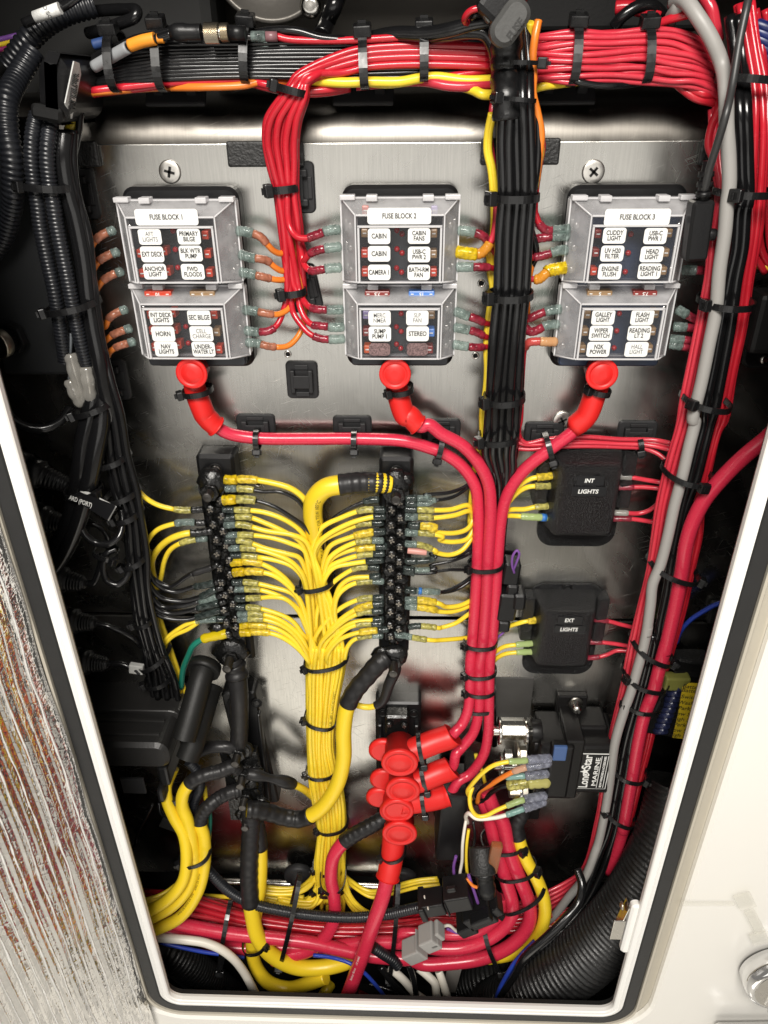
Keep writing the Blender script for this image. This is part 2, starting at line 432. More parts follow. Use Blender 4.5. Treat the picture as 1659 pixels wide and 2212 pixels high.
zt = at('Z', 830, 308, 0).z; zj = at('Z', 855, 1334, 0).z; zb = at('Z', 830, 1893, 0).z
XL, XR = -.36, .40
panel = thing('mounting_panel', 'brushed aluminium mounting panel that carries the fuse blocks and bus bars', 'metal panel', (0, 0, zj))
MB().box(((XL + XR) / 2, .0015, (zt + zj) / 2 + .001), (XR - XL, .003, zt - zj - .002)).build('upper_sheet', ALU, panel, bevel=.0006)
MB().box(((XL + XR) / 2, .0009, (zb + zj) / 2 - .0006), (XR - XL, .0042, zj - zb - .0012)).build('lower_sheet', ALU, panel, bevel=.0006)
# ledge: the sheet behind rolls back over the top
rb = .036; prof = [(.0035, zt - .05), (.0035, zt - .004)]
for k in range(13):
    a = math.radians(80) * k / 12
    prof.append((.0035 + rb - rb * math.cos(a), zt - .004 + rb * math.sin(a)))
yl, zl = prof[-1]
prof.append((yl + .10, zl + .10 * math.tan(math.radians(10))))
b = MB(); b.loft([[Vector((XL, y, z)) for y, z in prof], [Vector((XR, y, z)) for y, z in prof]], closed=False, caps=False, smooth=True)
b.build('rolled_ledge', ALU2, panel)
ZLEDGE = zl
for i, (c, x, y, rot) in enumerate((('A', 1078, 1092, 15), ('C', 550, 1092, 38), ('F', 352, 1500, 60))):
    p = at(c, x, y, 1); s = thing('panel_screw', ('silver cross-head screw above fuse block one', 'silver cross-head screw above fuse block three',
        'cross-head screw lying flush below fuse block three')[i], 'screw', p, 'cross-head screws in the panel')
    R = rotY(rot); r = .0083
    MB().lathe(p + Vector((0, .001, 0)), (0, -1, 0), [(0, r), (.0007, r), (.0013, r * .95), (.0016, r * .86), (.0017, r * .5)], 28).build('head', mat('dull_steel_head', (.66, .64, .60), .34, metal=1, vary=.05, rvar=.08), s)
    k = MB()
    for a in (0, 90):
        k.box(p + Vector((0, -.0009, 0)), (.0076, .0016, .0017), R @ rotY(a))
    k.build('cross_slot', DULL, s)
# small drilled holes in the sheet (rims)
for c, x, y in (('E', 268, 1078), ('E', 1497, 628), ('E', 1460, 1088), ('H', 467, 438)):
    p = at(c, x, y, 0)
    s = thing('drilled_hole', {268: 'tiny drilled hole left of the empty tie mount', 1497: 'tiny drilled hole right of fuse block two, upper', 1460:
        'tiny drilled hole right of fuse block two, lower', 467: 'tiny drilled hole between the two bus bars'}[x], 'hole', p)
    MB().lathe(p, (0, -1, 0), [(.0001, .0032), (.0008, .0030), (.0008, .0020), (.0002, .0018)], 18, caps=False).build('rim', STEEL, s)
    MB().lathe(p, (0, -1, 0), [(.0002, .0018), (.0003, .0017)], 14).build('bore', DULL, s)
# grained black foam pads over the plate's top edge
for i, (x0, x1, lab) in enumerate(((160, 218, 'black grained foam pad on the plate edge at far left'), (488, 658, 'wide black grained foam pad behind the red wire bundle'),
        (1040, 1206, 'black grained foam pad behind the black cable trunk'), (1516, 1580, 'black grained foam pad behind the grey cable'))):
    y0, y1 = (305, 360) if i < 2 else (299, 356)
    a = at('Z', x0, y0, 3); c = at('Z', x1, y1, 3)
    m_ = MB(); m_.box(((a.x + c.x) / 2, -.0028, (a.z + c.z) / 2), (c.x - a.x, .005, a.z - c.z))
    o = m_.build('foam_pad', FOAM, bevel=.0015); tag(o, lab, 'foam pad', 'foam pads on the top edge of the plate')
# empty square of old adhesive beside relay: dark rubber patch
a = at('L', 410, 205, 2); c = at('L', 632, 460, 2)
o = MB().box(((a.x + c.x) / 2, -.0012, (a.z + c.z) / 2), (c.x - a.x, .0024, a.z - c.z)).build('rubber_patch', mat('dark_patch', (.05, .048, .045), .45, vary=.2, bump=.2), bevel=.0008)
tag(o, 'dark rubber patch stuck to the panel behind the red cables', 'rubber patch')
# compartment
HF = 160.0; yf = -HF * .001
ZFLOOR = at('Z', 830, 2150, HF).z - .34
def slab(name, x0, x1, y0, y1, z0, z1, m, label):
    return struct(MB().box(((x0 + x1) / 2, (y0 + y1) / 2, (z0 + z1) / 2), (x1 - x0, y1 - y0, z1 - z0)).build(name, m), label)
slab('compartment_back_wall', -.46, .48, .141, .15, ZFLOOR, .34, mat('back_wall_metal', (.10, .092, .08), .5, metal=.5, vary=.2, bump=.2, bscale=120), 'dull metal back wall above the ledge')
slab('compartment_side_wall', -.47, -.461, -.148, .14, ZFLOOR, .34, DARKWALL, 'black side wall of the compartment on the left')
slab('compartment_side_wall', .481, .49, -.148, .14, ZFLOOR, .34, DARKWALL, 'black side wall of the compartment on the right')
slab('compartment_ceiling', -.46, .48, -.148, .14, .341, .35, DARKWALL, 'black ceiling of the compartment')
slab('compartment_floor', -.46, .48, -.148, .14, ZFLOOR - .01, ZFLOOR, DARKWALL, 'black floor of the compartment')
o = MB().box((.2, -1.6, -1.96), (5, 3.4, .02)).build('cabin_sole', GEL); struct(o, 'white cabin sole in front of the hatch')
slab('lower_back_wall', -.46, .48, .03, .04, ZFLOOR, zb + .01, DARKWALL, 'black wall below the panel')
# hatch opening: inner edge traced in its own plane HF in front of the panel, a flat plane parallel to the panel
TL = at('Z', -180, 175, HF); BL = at('Z', 364, 2152, HF); BR = at('Z', 1322, 2188, HF); TR = at('Z', 1860, 220, HF)
XLF, XRF, ZBF = (BL.x + at('Z', 25, 896, HF).x) / 2, (BR.x + at('Q', 1659, 130, HF).x) / 2, (BL.z + BR.z) / 2
ZTF = .17
def opening(off, r, n=8):
    """rounded outline of the opening grown outward by off, in (x, z)"""
    x0, x1, z0, z1 = XLF - off, XRF + off, ZBF - off, ZTF + off; r = r + off; out = []
    for cx_, cz_, a0 in ((x1 - r, z1 - r, 0), (x0 + r, z1 - r, 90), (x0 + r, z0 + r, 180), (x1 - r, z0 + r, 270)):
        for k in range(n + 1):
            a = math.radians(a0 + 90 * k / n); out.append((cx_ + r * math.cos(a), cz_ + r * math.sin(a)))
    return out
def ringsurf(prof, r=.013):
    """prof: (outward offset, y) pairs swept round the opening"""
    b = MB(); b.loft([[Vector((x, y, z)) for x, z in opening(o, r)] for o, y in prof], caps=False, smooth=False); return b
hatch = thing('hatch_frame', 'white moulded hatch frame round the compartment opening', 'hatch frame', (XLF, yf, ZBF))
ringsurf([(.0012, yf + .006), (.0, yf + .003), (.0, yf - .001), (.0008, yf - .0022), (.0050, yf - .0022), (.0054, yf - .0028), (.0062, yf - .0028), (.0068, yf - .0022), (.0098, yf - .0018), (.0105, yf + .004)]).build('inner_lip', TRIM, hatch)
ringsurf([(.0105, yf + .004), (.0108, yf - .0008), (.012, yf - .0020), (.022, yf - .0020), (.0235, yf - .0008), (.024, yf + .006)]).build('rubber_gasket', GASKET, hatch)
ringsurf([(.024, yf + .006), (.024, yf - .003), (.0255, yf - .0042), (.0268, yf - .003), (.030, yf + .004), (.041, yf + .009), (.043, yf + .009)]).build('outer_rebate', REBATE_SHADE, hatch)
# white wall round the hatch, right and below, its back black
o = ringsurf([(.0425, yf + .0085), (.043, yf + .004), (.046, yf + .0015), (.60, yf - .004)]).build('cabin_wall', GEL); struct(o, 'white gelcoat wall round the hatch')
o = ringsurf([(.0014, yf + .0062), (.004, yf + .012), (.30, yf + .012)]).build('wall_lining', DARKWALL); struct(o, 'dark inner lining behind the wall')
# latch keeper on the right jamb
k = at('P', 420, 1040, HF - 4)
lk = thing('latch_keeper', 'small bent steel latch keeper on the right jamb of the hatch', 'latch', k)
a = at('P', 318, 1005, HF - 5); c = at('P', 318, 1172, HF - 5); e = XRF - .004; k.y = a.y
MB().box(((a.x + e) / 2 - .004, k.y, (a.z + c.z) / 2), (e - a.x + .002, .0016, a.z - c.z)).build('plate', STEEL, lk, bevel=.0006)
MB().box((e - .005, k.y + .006, (a.z + c.z) / 2 + .018), (.0016, .012, .036), rotY(8)).build('flange', STEEL, lk, bevel=.0005)
MB().lathe((e - .0065, k.y + .008, a.z + .012), (-1, 0, 0), [(0, .0045), (.0015, .004), (.0025, .002)], 14).build('screw', BRASS, lk)
MB().rrect((e + .002, (a.z + c.z) / 2 + .006), .009, .080, .004, HF * .001 - .008, HF * .001 - .001, .002).build('backing_block', TRIM, hatch)
# chrome fittings and clear plastic moulding on the white wall
p = at('P', 1765, 1440, HF + 4)
cf = thing('deck_fitting', 'round chrome fitting on the white wall at lower right', 'chrome fitting', p)
MB().lathe(p, (0, -1, 0), [(0, .040), (.012, .040), (.020, .038), (.0215, .034)], 40).build('flange', CHROME, cf)
MB().lathe(p + Vector((0, -.0215, 0)), (0, -1, 0), [(0, .033), (.0004, .033)], 40).build('face', STEEL, cf)
MB().cyl(p + Vector((-.012, -.022, .03)), p + Vector((-.010, -.026, -.03)), .006).build('handle', CHROME, cf)
a = at('P', 1195, 1900, HF + 4); c = at('P', 1800, 1890, HF + 4)
o = MB().cyl(a + Vector((0, -.014, -.010)), c + Vector((0, -.014, -.010)), .015, n=28).build('grab_rail', CHROME, bevel=.003); tag(o, 'chrome rail end at the bottom right corner', 'rail')
cb = thing('clear_moulding', 'clear plastic moulding on the white wall above the chrome fitting', 'plastic moulding', at('P', 1450, 950, HF + 5))
CLR2 = clear_mat('clear_strip', (.97, .97, .96), .10, (.8, .78, .72), .05)
for nm, (x0, y0), (x1, y1), wd in (('bar', (880, 853), (1360, 853), .004), ('strip', (1420, 770), (1480, 890), .016), ('strip', (1490, 920), (1590, 1110), .010), ('foot', (1560, 1120), (1600, 1210), .016)):
    A_, B_ = at('P', x0, y0, HF + 6), at('P', x1, y1, HF + 6)
    MB().band([A_, A_.lerp(B_, .5), B_], (B_ - A_).cross(Vector((0, 1, 0))), wd, .003).build(nm, CLR2, cb, bevel=.0008)
# ---------------------------------------------------------------- foil insulation on the inside of the open door
def foil_mat():
    m = bpy.data.materials.new('silver_foil'); m.use_nodes = True
    nt = m.node_tree; b = nt.nodes['Principled BSDF']; L = nt.links
    b.inputs['Metallic'].default_value = 1; b.inputs['Base Color'].default_value = (.88, .87, .85, 1); b.inputs['Roughness'].default_value = .13; b.inputs['Metallic'].default_value = .97
    tc = nt.nodes.new('ShaderNodeTexCoord')
    def n_(scale, det, sc):
        mp = nt.nodes.new('ShaderNodeMapping'); mp.inputs['Scale'].default_value = sc; L.new(tc.outputs['Object'], mp.inputs['Vector'])
        n = nt.nodes.new('ShaderNodeTexNoise'); n.inputs['Scale'].default_value = scale; n.inputs['Detail'].default_value = det
        L.new(mp.outputs[0], n.inputs['Vector']); return n.outputs['Fac']
    v = nt.nodes.new('ShaderNodeTexVoronoi'); v.inputs['Scale'].default_value = 330; v.inputs['Randomness'].default_value = 1; L.new(tc.outputs['Object'], v.inputs['Vector'])
    th = []
    for ang in (.75, -.55):
        mp = nt.nodes.new('ShaderNodeMapping'); mp.inputs['Rotation'].default_value = (ang, 0, 0); L.new(tc.outputs['Object'], mp.inputs['Vector'])
        wv = nt.nodes.new('ShaderNodeTexWave'); wv.bands_direction = 'Z'; wv.inputs['Scale'].default_value = 34; wv.inputs['Distortion'].default_value = 1.2; L.new(mp.outputs[0], wv.inputs['Vector'])
        r_ = nt.nodes.new('ShaderNodeMapRange'); r_.inputs['From Min'].default_value = .90; r_.inputs['From Max'].default_value = 1.0; L.new(wv.outputs['Fac'], r_.inputs['Value']); th.append(r_.outputs[0])
    a0 = nt.nodes.new('ShaderNodeMath'); a0.operation = 'ADD'; L.new(th[0], a0.inputs[0]); L.new(th[1], a0.inputs[1])
    m0 = nt.nodes.new('ShaderNodeMath'); m0.operation = 'MULTIPLY_ADD'; m0.inputs[1].default_value = .16; L.new(a0.outputs[0], m0.inputs[0]); L.new(n_(120, 6, (1, 1, .4)), m0.inputs[2])
    a = nt.nodes.new('ShaderNodeMath'); a.operation = 'ADD'; L.new(m0.outputs[0], a.inputs[0])
    s = nt.nodes.new('ShaderNodeMath'); s.operation = 'MULTIPLY'; s.inputs[1].default_value = .35; L.new(v.outputs['Distance'], s.inputs[0]); L.new(s.outputs[0], a.inputs[1])
    bp = nt.nodes.new('ShaderNodeBump'); big = nt.nodes.new('ShaderNodeBump'); big.inputs['Strength'].default_value = 1; big.inputs['Distance'].default_value = .0035
    L.new(n_(26, 3, (1, 1, .45)), big.inputs['Height']); L.new(big.outputs[0], bp.inputs['Normal'])
    bp.inputs['Strength'].default_value = .30; bp.inputs['Distance'].default_value = .0020
    L.new(a.outputs[0], bp.inputs['Height']); L.new(bp.outputs[0], b.inputs['Normal'])
    return m
door = thing('hatch_door', 'open hatch door on the left lined with quilted silver foil', 'hatch door', (XLF - .03, yf - .004, ZBF))
dd = Vector((-.24, -.97, 0)).normalized(); dn = Vector((.97, -.24, 0)).normalized()
d0 = Vector((XLF - .0245, yf - .006, 0)); W_, z0, z1 = .40, ZBF - .05, .10
nu, nv = 420, 300; vs = []; rs = random.Random(5); seams = [0]
while seams[-1] < .40: seams.append(seams[-1] + rs.uniform(.009, .0145))
stilt = [rs.uniform(-.16, .16) for _ in seams]
hseam = [-1.03, -.93, -.80, -.69, -.56, -.42, -.3]
for j in range(nv + 1):
    z = z0 + (z1 - z0) * j / nv
    for i in range(nu + 1):
        u = W_ * i / nu
        k = min(range(len(seams)), key=lambda q: abs(seams[q] - u)); ds = abs(seams[k] - u)
        puff = .0011 * (1 - math.exp(-(ds / .0025) ** 1.4)) + (u - seams[k]) * stilt[k if u > seams[k] else k - 1] * min(1, ds / .002)
        dz = min(abs(z - h - .02 * u) for h in hseam); puff *= .35 + .65 * (1 - math.exp(-(dz / .012) ** 2))
        wob = noise.noise(Vector((u * 60, z * 12, 3))) * .0010 + noise.noise(Vector((u * 14, z * 9, 5))) * .003 + noise.noise(Vector((u * 30, z * 9, 8))) * .0018
        ridge = .0008 * math.exp(-(ds / .0010) ** 2)
        low = max(0, min(1, (-.66 - z) / .18)); cr = (.05 + .60 * low) * (noise.noise(Vector((u * 420, z * 360, 1))) * .0012 + noise.noise(Vector((u * 230, z * 200, 2))) * .0016)
        wob += cr * (1 - .4 * math.exp(-(ds / .004) ** 2))
        vs.append(d0 + dd * u + Vector((0, 0, z)) + dn * (puff + wob + ridge))
fs = [(j * (nu + 1) + i, j * (nu + 1) + i + 1, (j + 1) * (nu + 1) + i + 1, (j + 1) * (nu + 1) + i) for j in range(nv) for i in range(nu)]
MB().add(vs, fs, True).build('foil_quilt', foil_mat(), door)
MB().loft([[d0 + dd * u + dn * q + Vector((0, 0, z)) for u, q in ((0, -.018), (W_, -.018), (W_, -.04), (0, -.04))] for z in (z0, z1)]).build('door_skin', GEL, door)
# stitched seams standing proud of the foil
THREAD = mat('foil_seam_edge', (.80, .79, .76), .30, metal=.25, vary=.15, bump=.8, bscale=600)
for k, u in enumerate(seams[1:26]):
    P = []
    for j in range(0, 260):
        z = z0 + (z1 - z0) * j / 259
        P.append(d0 + dd * (u + .0012 * noise.noise(Vector((z * 30, k * 7.1, 0)))) + Vector((0, 0, z)) + dn * (.0008 + .0005 * noise.noise(Vector((z * 120, k, 4))) + .003 * noise.noise(Vector((u * 14, z * 9, 5))) + .0018 * noise.noise(Vector((u * 30, z * 9, 8))) + .001 * noise.noise(Vector((u * 60, z * 12, 3)))))
    MB().sweep(P, [(.0004 if k % 2 else .0007) + .0008 * abs(noise.noise(Vector((z_ * .9, k, 1)))) for z_ in range(len(P))], 5).build('seam', THREAD, door)
# ================================================================ fuse blocks
FUSE_COL = {'r': mat('red_fuse', (.55, .045, .015), .3), 't': mat('tan_fuse', (.28, .17, .08), .3), 'b': mat('blue_fuse', (.08, .22, .60), .3),
            'p': mat('purple_fuse', (.33, .27, .50), .3), 'm': mat('brown_fuse', (.22, .025, .02), .3), 'o': mat('orange_fuse', (.62, .10, .02), .3)}
FUSEBED = mat('fuse_bed', (.018, .020, .024), .35, vary=.2)
FUSEBED_B = mat('fuse_bed_blue', (.022, .032, .060), .35, vary=.2)
RESIDUE = mat('label_residue', (.16, .10, .10), .7, vary=.2, speck=.5)
def cover_part(blk, name, x0, x1, z0, z1, fx0, fx1, fz0, fz1, hr, hf, wz1):
    """hollow clear lid: rim rectangle, sloping sides, flat front, all with wall thickness"""
    def rect(a, b_, c, d, h): return [Vector((a, -h, c)), Vector((b_, -h, c)), Vector((b_, -h, d)), Vector((a, -h, d))]
    t = .0016
    edge = MB()
    edge.loft([rect(x0, x1, z0, z1, hr - .010), rect(x0, x1, z0, z1, hr), rect(fx0, fx1, fz0, fz1, hf)], caps=False)
    edge.loft([rect(x0 + t, x1 - t, z0 + t, z1 - t, hr - .010), rect(x0 + t, x1 - t, z0 + t, z1 - t, hr - .001), rect(fx0 + t, fx1 - t, fz0 + t, fz1 - t, hf - .0016)], caps=False)
    edge.loft([rect(x0, x1, z0, z1, hr - .010), rect(x0 + t, x1 - t, z0 + t, z1 - t, hr - .010)], caps=False)
    o = edge.build(name, FROST, blk)
    f = MB(); f.add(rect(fx0, fx1, fz0, fz1, hf), [(0, 1, 2, 3)]); f.add(rect(fx0 + t, fx1 - t, fz0 + t, fz1 - t, hf - .0016), [(3, 2, 1, 0)])
    f.build('front_pane', COVER, o)
    # moulded rails round the window and clip tabs on the upper edge
    r = MB()
    for xa in (fx0 + .0022, fx1 - .0022): r.box((xa, -hf - .0006, (fz0 + wz1) / 2), (.0014, .0018, wz1 - fz0))
    r.box(((fx0 + fx1) / 2, -hf - .0006, wz1), (fx1 - fx0 - .003, .0018, .0014))
    for xa, hh in ((x0, hr), (x1, hr)):
        r.box((xa, -hr + .004, (z0 + z1) / 2), (.0012, .009, z1 - z0 - .002))
    for xa, xf in ((x0, fx0), (x1, fx1)):
        for za, zf in ((z0, fz0), (z1, fz1)):
            r.cyl((xa, -hr, za), (xf, -hf, zf), .0006, n=6)
        r.box((xa, -hr, (z0 + z1) / 2), (.0011, .0011, z1 - z0)); r.box((xf, -hf, (fz0 + fz1) / 2), (.0010, .0010, fz1 - fz0))
    for za, h_, xa, xb in ((z0, hr, x0, x1), (z1, hr, x0, x1), (fz0, hf, fx0, fx1), (fz1, hf, fx0, fx1)): r.box(((xa + xb) / 2, -h_, za), (xb - xa - .0012, .0011, .0011))
    r.build('moulded_rail', EDGE, o)['kind'] = 'stuff'
    for s in (-1, 1):
        MB().box((((x0 + x1) / 2) + s * (x1 - x0) * .235, -hr - .004, z1 + .0006), (.008, .010, .004)).build('clip_tab', EDGE, o, bevel=.0006)
        MB().box((((x0 + x1) / 2) + s * (x1 - x0) * .44, -hr - .002, z1 + .0008), (.011, .008, .0035)).build('clip_tab', EDGE, o, bevel=.0006)
    return o
def label_plate(par, c, crop, x, y, wpx, hpx, lines, h, thin=False, body=True, r=.0022):
    p = at(crop, x, y, h); s = pxm(crop, x, y, h)
    w_, h_ = wpx * s, hpx * s * 1.06
    b_ = MB(); b_.rrect((p.x, p.z), w_, h_, r, h * .001 - .0004, h * .001, 0)
    o = b_.build('label', PAPER, par)
    n = len(lines); fs = h_ * (.40 if n == 2 else .44)
    for i, t in enumerate(lines):
        z = p.z + (n - 1 - 2 * i) * h_ * .172
        me = text_mesh(t, fs, .00002 if thin else .00013, 0, .95)
        xs = [v.co.x for v in me.vertices]; wd = max(xs) - min(xs)
        lettering(o, t, (p.x, -h * .001 - .0002, z), fs, TEXT_BLACK if not thin else mat('thin_print', (.10, .10, .10), .6), width=min(wd * .78, w_ * .90), bold=.00001 if thin else .00010)
    return o
def fuse_block(idx, crop, base, cov1, cov2, title, labels, dims, fuses, bed, lab, number_fuses, leds, wy=(489, 667)):
    """base: crop px (x0, y0, x1, y1) at h = 14; covers: rim rectangles at h = 26"""
    hb, hr, hf = 14, 26, 46
    tl, tr = at('Z', base[0], base[1], hb), at('Z', base[2], base[1], hb)
    br = at('Z', base[4], base[3], hb)
    cx_ = (tl.x + tr.x) / 2; w_ = tr.x - tl.x
    blk = thing('fuse_block', lab, 'fuse block', (cx_, 0, (tl.z + br.z) / 2), 'fuse blocks')
    b_ = MB(); b_.rrect((cx_, (tl.z + br.z) / 2), w_, tl.z - br.z, .009, .0005, hb * .001, .0025, n=6)
    o = b_.build('base_plate', PLASTIC, blk)
    MB().rrect((cx_, (tl.z + br.z) / 2 - .006), w_ * .90, (tl.z - br.z) * .84, .003, hb * .001, .0265, .001).build('fuse_bed', bed, blk)
    # corner screws in their sockets
    for sx in (-1, 1):
        p = Vector((cx_ + sx * w_ * .40, -hb * .001, br.z + .009))
        q = MB(); q.lathe(p + Vector((0, .0002, 0)), (0, -1, 0), [(0, .0062), (.0025, .0060), (.0025, .0048), (.0004, .0045)], 18); q.build('screw_socket', PLASTIC, blk)
        sc_ = MB().lathe(p, (0, -1, 0), [(0, .0038), (.0014, .0036), (.0022, .0020)], 14).build('corner_screw', STEEL, blk)
        k = MB()
        for a in (45, 135): k.box(p + Vector((0, -.0020, 0)), (.0042, .0008, .0010), rotY(a))
        k.build('slot', DULL, sc_)
    for ci, (cov, ny) in enumerate(((cov1, 'upper_cover'), (cov2, 'lower_cover'))):
        y0, y1 = cov
        z1 = at('Z', 840, y0, hr).z; z0 = at('Z', 840, y1 - 2, hf).z - .0035; wz = at('Z', 840, wy[ci], hf).z
        x0, x1 = cx_ - w_ * .497, cx_ + w_ * .497
        fx = w_ * .365
        cover_part(blk, ny, x0, x1, z0, z1, cx_ - fx, cx_ + fx, z0 + .0035, z1 - .009, hr * .001, hf * .001, wz)
        # terminals along both sides
        for k in range(3):
            zz = z0 + (z1 - z0) * (.14 + .27 * k)
            for sx in (-1, 1):
                tm = MB().box((cx_ + sx * w_ * .42, -.021, zz), (w_ * .10, .006, .008)).build('terminal', STEEL, blk, bevel=.0005)
                MB().lathe((cx_ + sx * w_ * .425, -.024, zz), (0, -1, 0), [(0, .0032), (.002, .0030), (.003, .0015)], 10).build('screw', STEEL, tm)
    label_plate(blk, None, crop, *title[0], title[1], title[2], [f'FUSE BLOCK {idx}'], hf + .7)
    for (x, y, ls, thin) in labels:
        if ls: label_plate(blk, None, crop, x, y, dims[0], dims[1], ls, hf + .7, thin)
        else:
            p = at(crop, x, y, hf + .4); s = pxm(crop, x, y, hf)
            MB().rrect((p.x, p.z), dims[0] * s * .95, dims[1] * s * .9, .003, hf * .001 - .0006, hf * .001 + .0003).build('label_residue', RESIDUE, blk)
    for (x, y, col) in fuses:
        p = at(crop, x, y, 36); s = pxm(crop, x, y, 36)
        f = MB().box((p.x, -.0315, p.z), (44 * s, .010, 52 * s)).build('fuse', FUSE_COL[col], blk, bevel=.0008)
        MB().box((p.x, -.0368, p.z), (22 * s, .0006, 7 * s)).build('blade_window', TEXT_WHITE, f)
    for (x, y, wpx, col, txt) in number_fuses:
        p = at(crop, x, y, 36); s = pxm(crop, x, y, 36)
        f = MB().box((p.x, -.0315, p.z), (wpx * s, .010, 36 * s)).build('fuse', FUSE_COL[col], blk, bevel=.0008)
        me = text_mesh(txt, 30 * s, .0001)
        R = Matrix.Rotation(math.radians(180), 3, 'Y')
        lettering(f, txt, (p.x, -.0367, p.z), 30 * s, TEXT_WHITE, R=R, bold=.0001)
        for sx in (-1, 1): MB().box((p.x + sx * wpx * s * .36, -.0368, p.z), (18 * s, .0006, 5 * s)).build('blade_window', TEXT_WHITE, f)
    for (x, y) in leds:
        p = at(crop, x, y, 28)
        MB().lathe(p + Vector((0, .002, 0)), (0, -1, 0), [(0, .0021), (.002, .0021), (.0032, .0015), (.0036, .0005)], 12).build('indicator_light', LED, blk)
    p = at(crop, title[3][0], title[3][1], 27)
    MB().lathe(p, (0, -1, 0), [(0, .0026), (.0012, .0026), (.0012, .0016), (.0003, .0015)], 16).build('moulded_boss', bed, blk)
    return blk
fuse_block(1, 'D', (258, 404, 513, 793, 549), (430, 612), (617, 777), ((1057, 209), 400, 92, (1168, 733)),
    [(952, 334, ['AFT', 'LIGHTS'], 1), (1200, 332, ['PRIMARY', 'BILGE'], 0), (967, 445, ['EXT DECK'], 0), (1212, 440, ['BLK WTR', 'PUMP'], 0), (985, 555, ['ANCHOR', 'LIGHT'], 0),
     (1225, 556, ['FWD', 'FLOODS'], 0), (1023, 847, ['INT DECK', 'LIGHTS'], 0), (1265, 847, ['SEC BILGE'], 0), (1037, 951, ['HORN'], 0), (1280, 950, ['CELL', 'CHARGE'], 1),
     (1056, 1047, ['NAV', 'LIGHTS'], 0), (1293, 1048, ['UNDER-', 'WATER LT'], 0)], (146, 90),
    [(1303, 323, 'r'), (1318, 443, 'r'), (1330, 563, 'r'), (890, 440, 'r'), (905, 565, 'r'), (1040, 425, 'r'), (1062, 555, 'r'), (1360, 830, 'r'), (1376, 940, 't'), (1390, 1050, 'r'),
     (955, 830, 'r'), (968, 930, 'r'), (985, 1035, 'r'), (1095, 820, 'r'), (1108, 925, 'r'), (1130, 1020, 'r')], FUSEBED,
    'fuse block one, clear covers with white labels, nearest the left', [(1003, 697, 172, 'r', '10'), (1285, 697, 160, 't', '5')],
    [(1098, 296), (1113, 415), (1129, 530), (1180, 905), (1195, 1010)])
fuse_block(2, 'E', (737, 400, 993, 792, 975), (427, 612), (617, 777), ((975, 202), 406, 93, (973, 735)),
    [(847, 330, ['CABIN'], 0), (1101, 328, ['CABIN', 'FANS'], 0), (847, 442, ['CABIN'], 0), (1101, 446, ['USB-C', 'PWR 2'], 0), (848, 560, ['CAMERA 1'], 0), (1099, 560, ['BATH-RM', 'FAN'], 0),
     (850, 850, ['MERC', 'NMEA'], 1), (1090, 849, ['SLP', 'FAN'], 1), (852, 951, ['SUMP', 'PUMP 1'], 0), (1092, 950, ['STEREO'], 0), (850, 1050, None, 0), (1090, 1050, None, 0)], (142, 90),
    [(755, 310, 't'), (755, 440, 'r'), (757, 560, 'r'), (1195, 312, 't'), (1193, 443, 't'), (1193, 560, 'r'), (765, 830, 'p'), (1180, 830, 't'), (765, 940, 'm'), (1178, 943, 'b'), (772, 1048, 'o'), (1168, 1050, 'm'),
     (760, 165, 'r'), (1198, 165, 'p')], FUSEBED,
    'fuse block two, in the middle, its two lowest labels torn off', [(835, 696, 160, 'm', '7.5'), (1117, 696, 165, 'b', '15')],
    [(960, 292), (993, 315), (960, 412), (993, 437), (958, 533), (990, 560), (987, 823), (957, 907), (987, 936), (957, 1017), (985, 1043)])
fuse_block(3, 'F', (1229, 400, 1491, 793, 1425), (430, 612), (617, 777), ((829, 209), 418, 96, (712, 731)),
    [(683, 326, ['CUDDY', 'LIGHT'], 0), (944, 329, ['USB-C', 'PWR 1'], 0), (669, 440, ['UV H20', 'FILTER'], 0), (921, 445, ['HEAD', 'LIGHT'], 0), (653, 555, ['ENGINE', 'FLUSH'], 0), (906, 553, ['READING', 'LIGHT 1'], 0),
     (612, 845, ['GALLEY', 'LIGHT'], 0), (860, 846, ['FLASH', 'LIGHT'], 0), (597, 946, ['WIPER', 'SWITCH'], 0), (840, 946, ['READING', 'LT 2'], 0), (581, 1049, ['N2K', 'POWER'], 0), (823, 1049, ['HALL', 'LIGHT'], 1)], (146, 92),
    [(580, 315, 'm'), (565, 435, 'm'), (552, 553, 'r'), (1030, 310, 't'), (1010, 435, 't'), (995, 550, 't'), (513, 828, 't'), (497, 938, 't'), (480, 1046, 't'), (945, 825, 't'), (925, 935, 't'), (905, 1045, 't')], FUSEBED_B,
    'fuse block three, nearest the right, beside the black charger lead', [(590, 694, 160, 't', '5'), (878, 694, 155, 'm', '7.5')],
    [(789, 317), (771, 437), (752, 557), (715, 822), (698, 932), (681, 1040)])
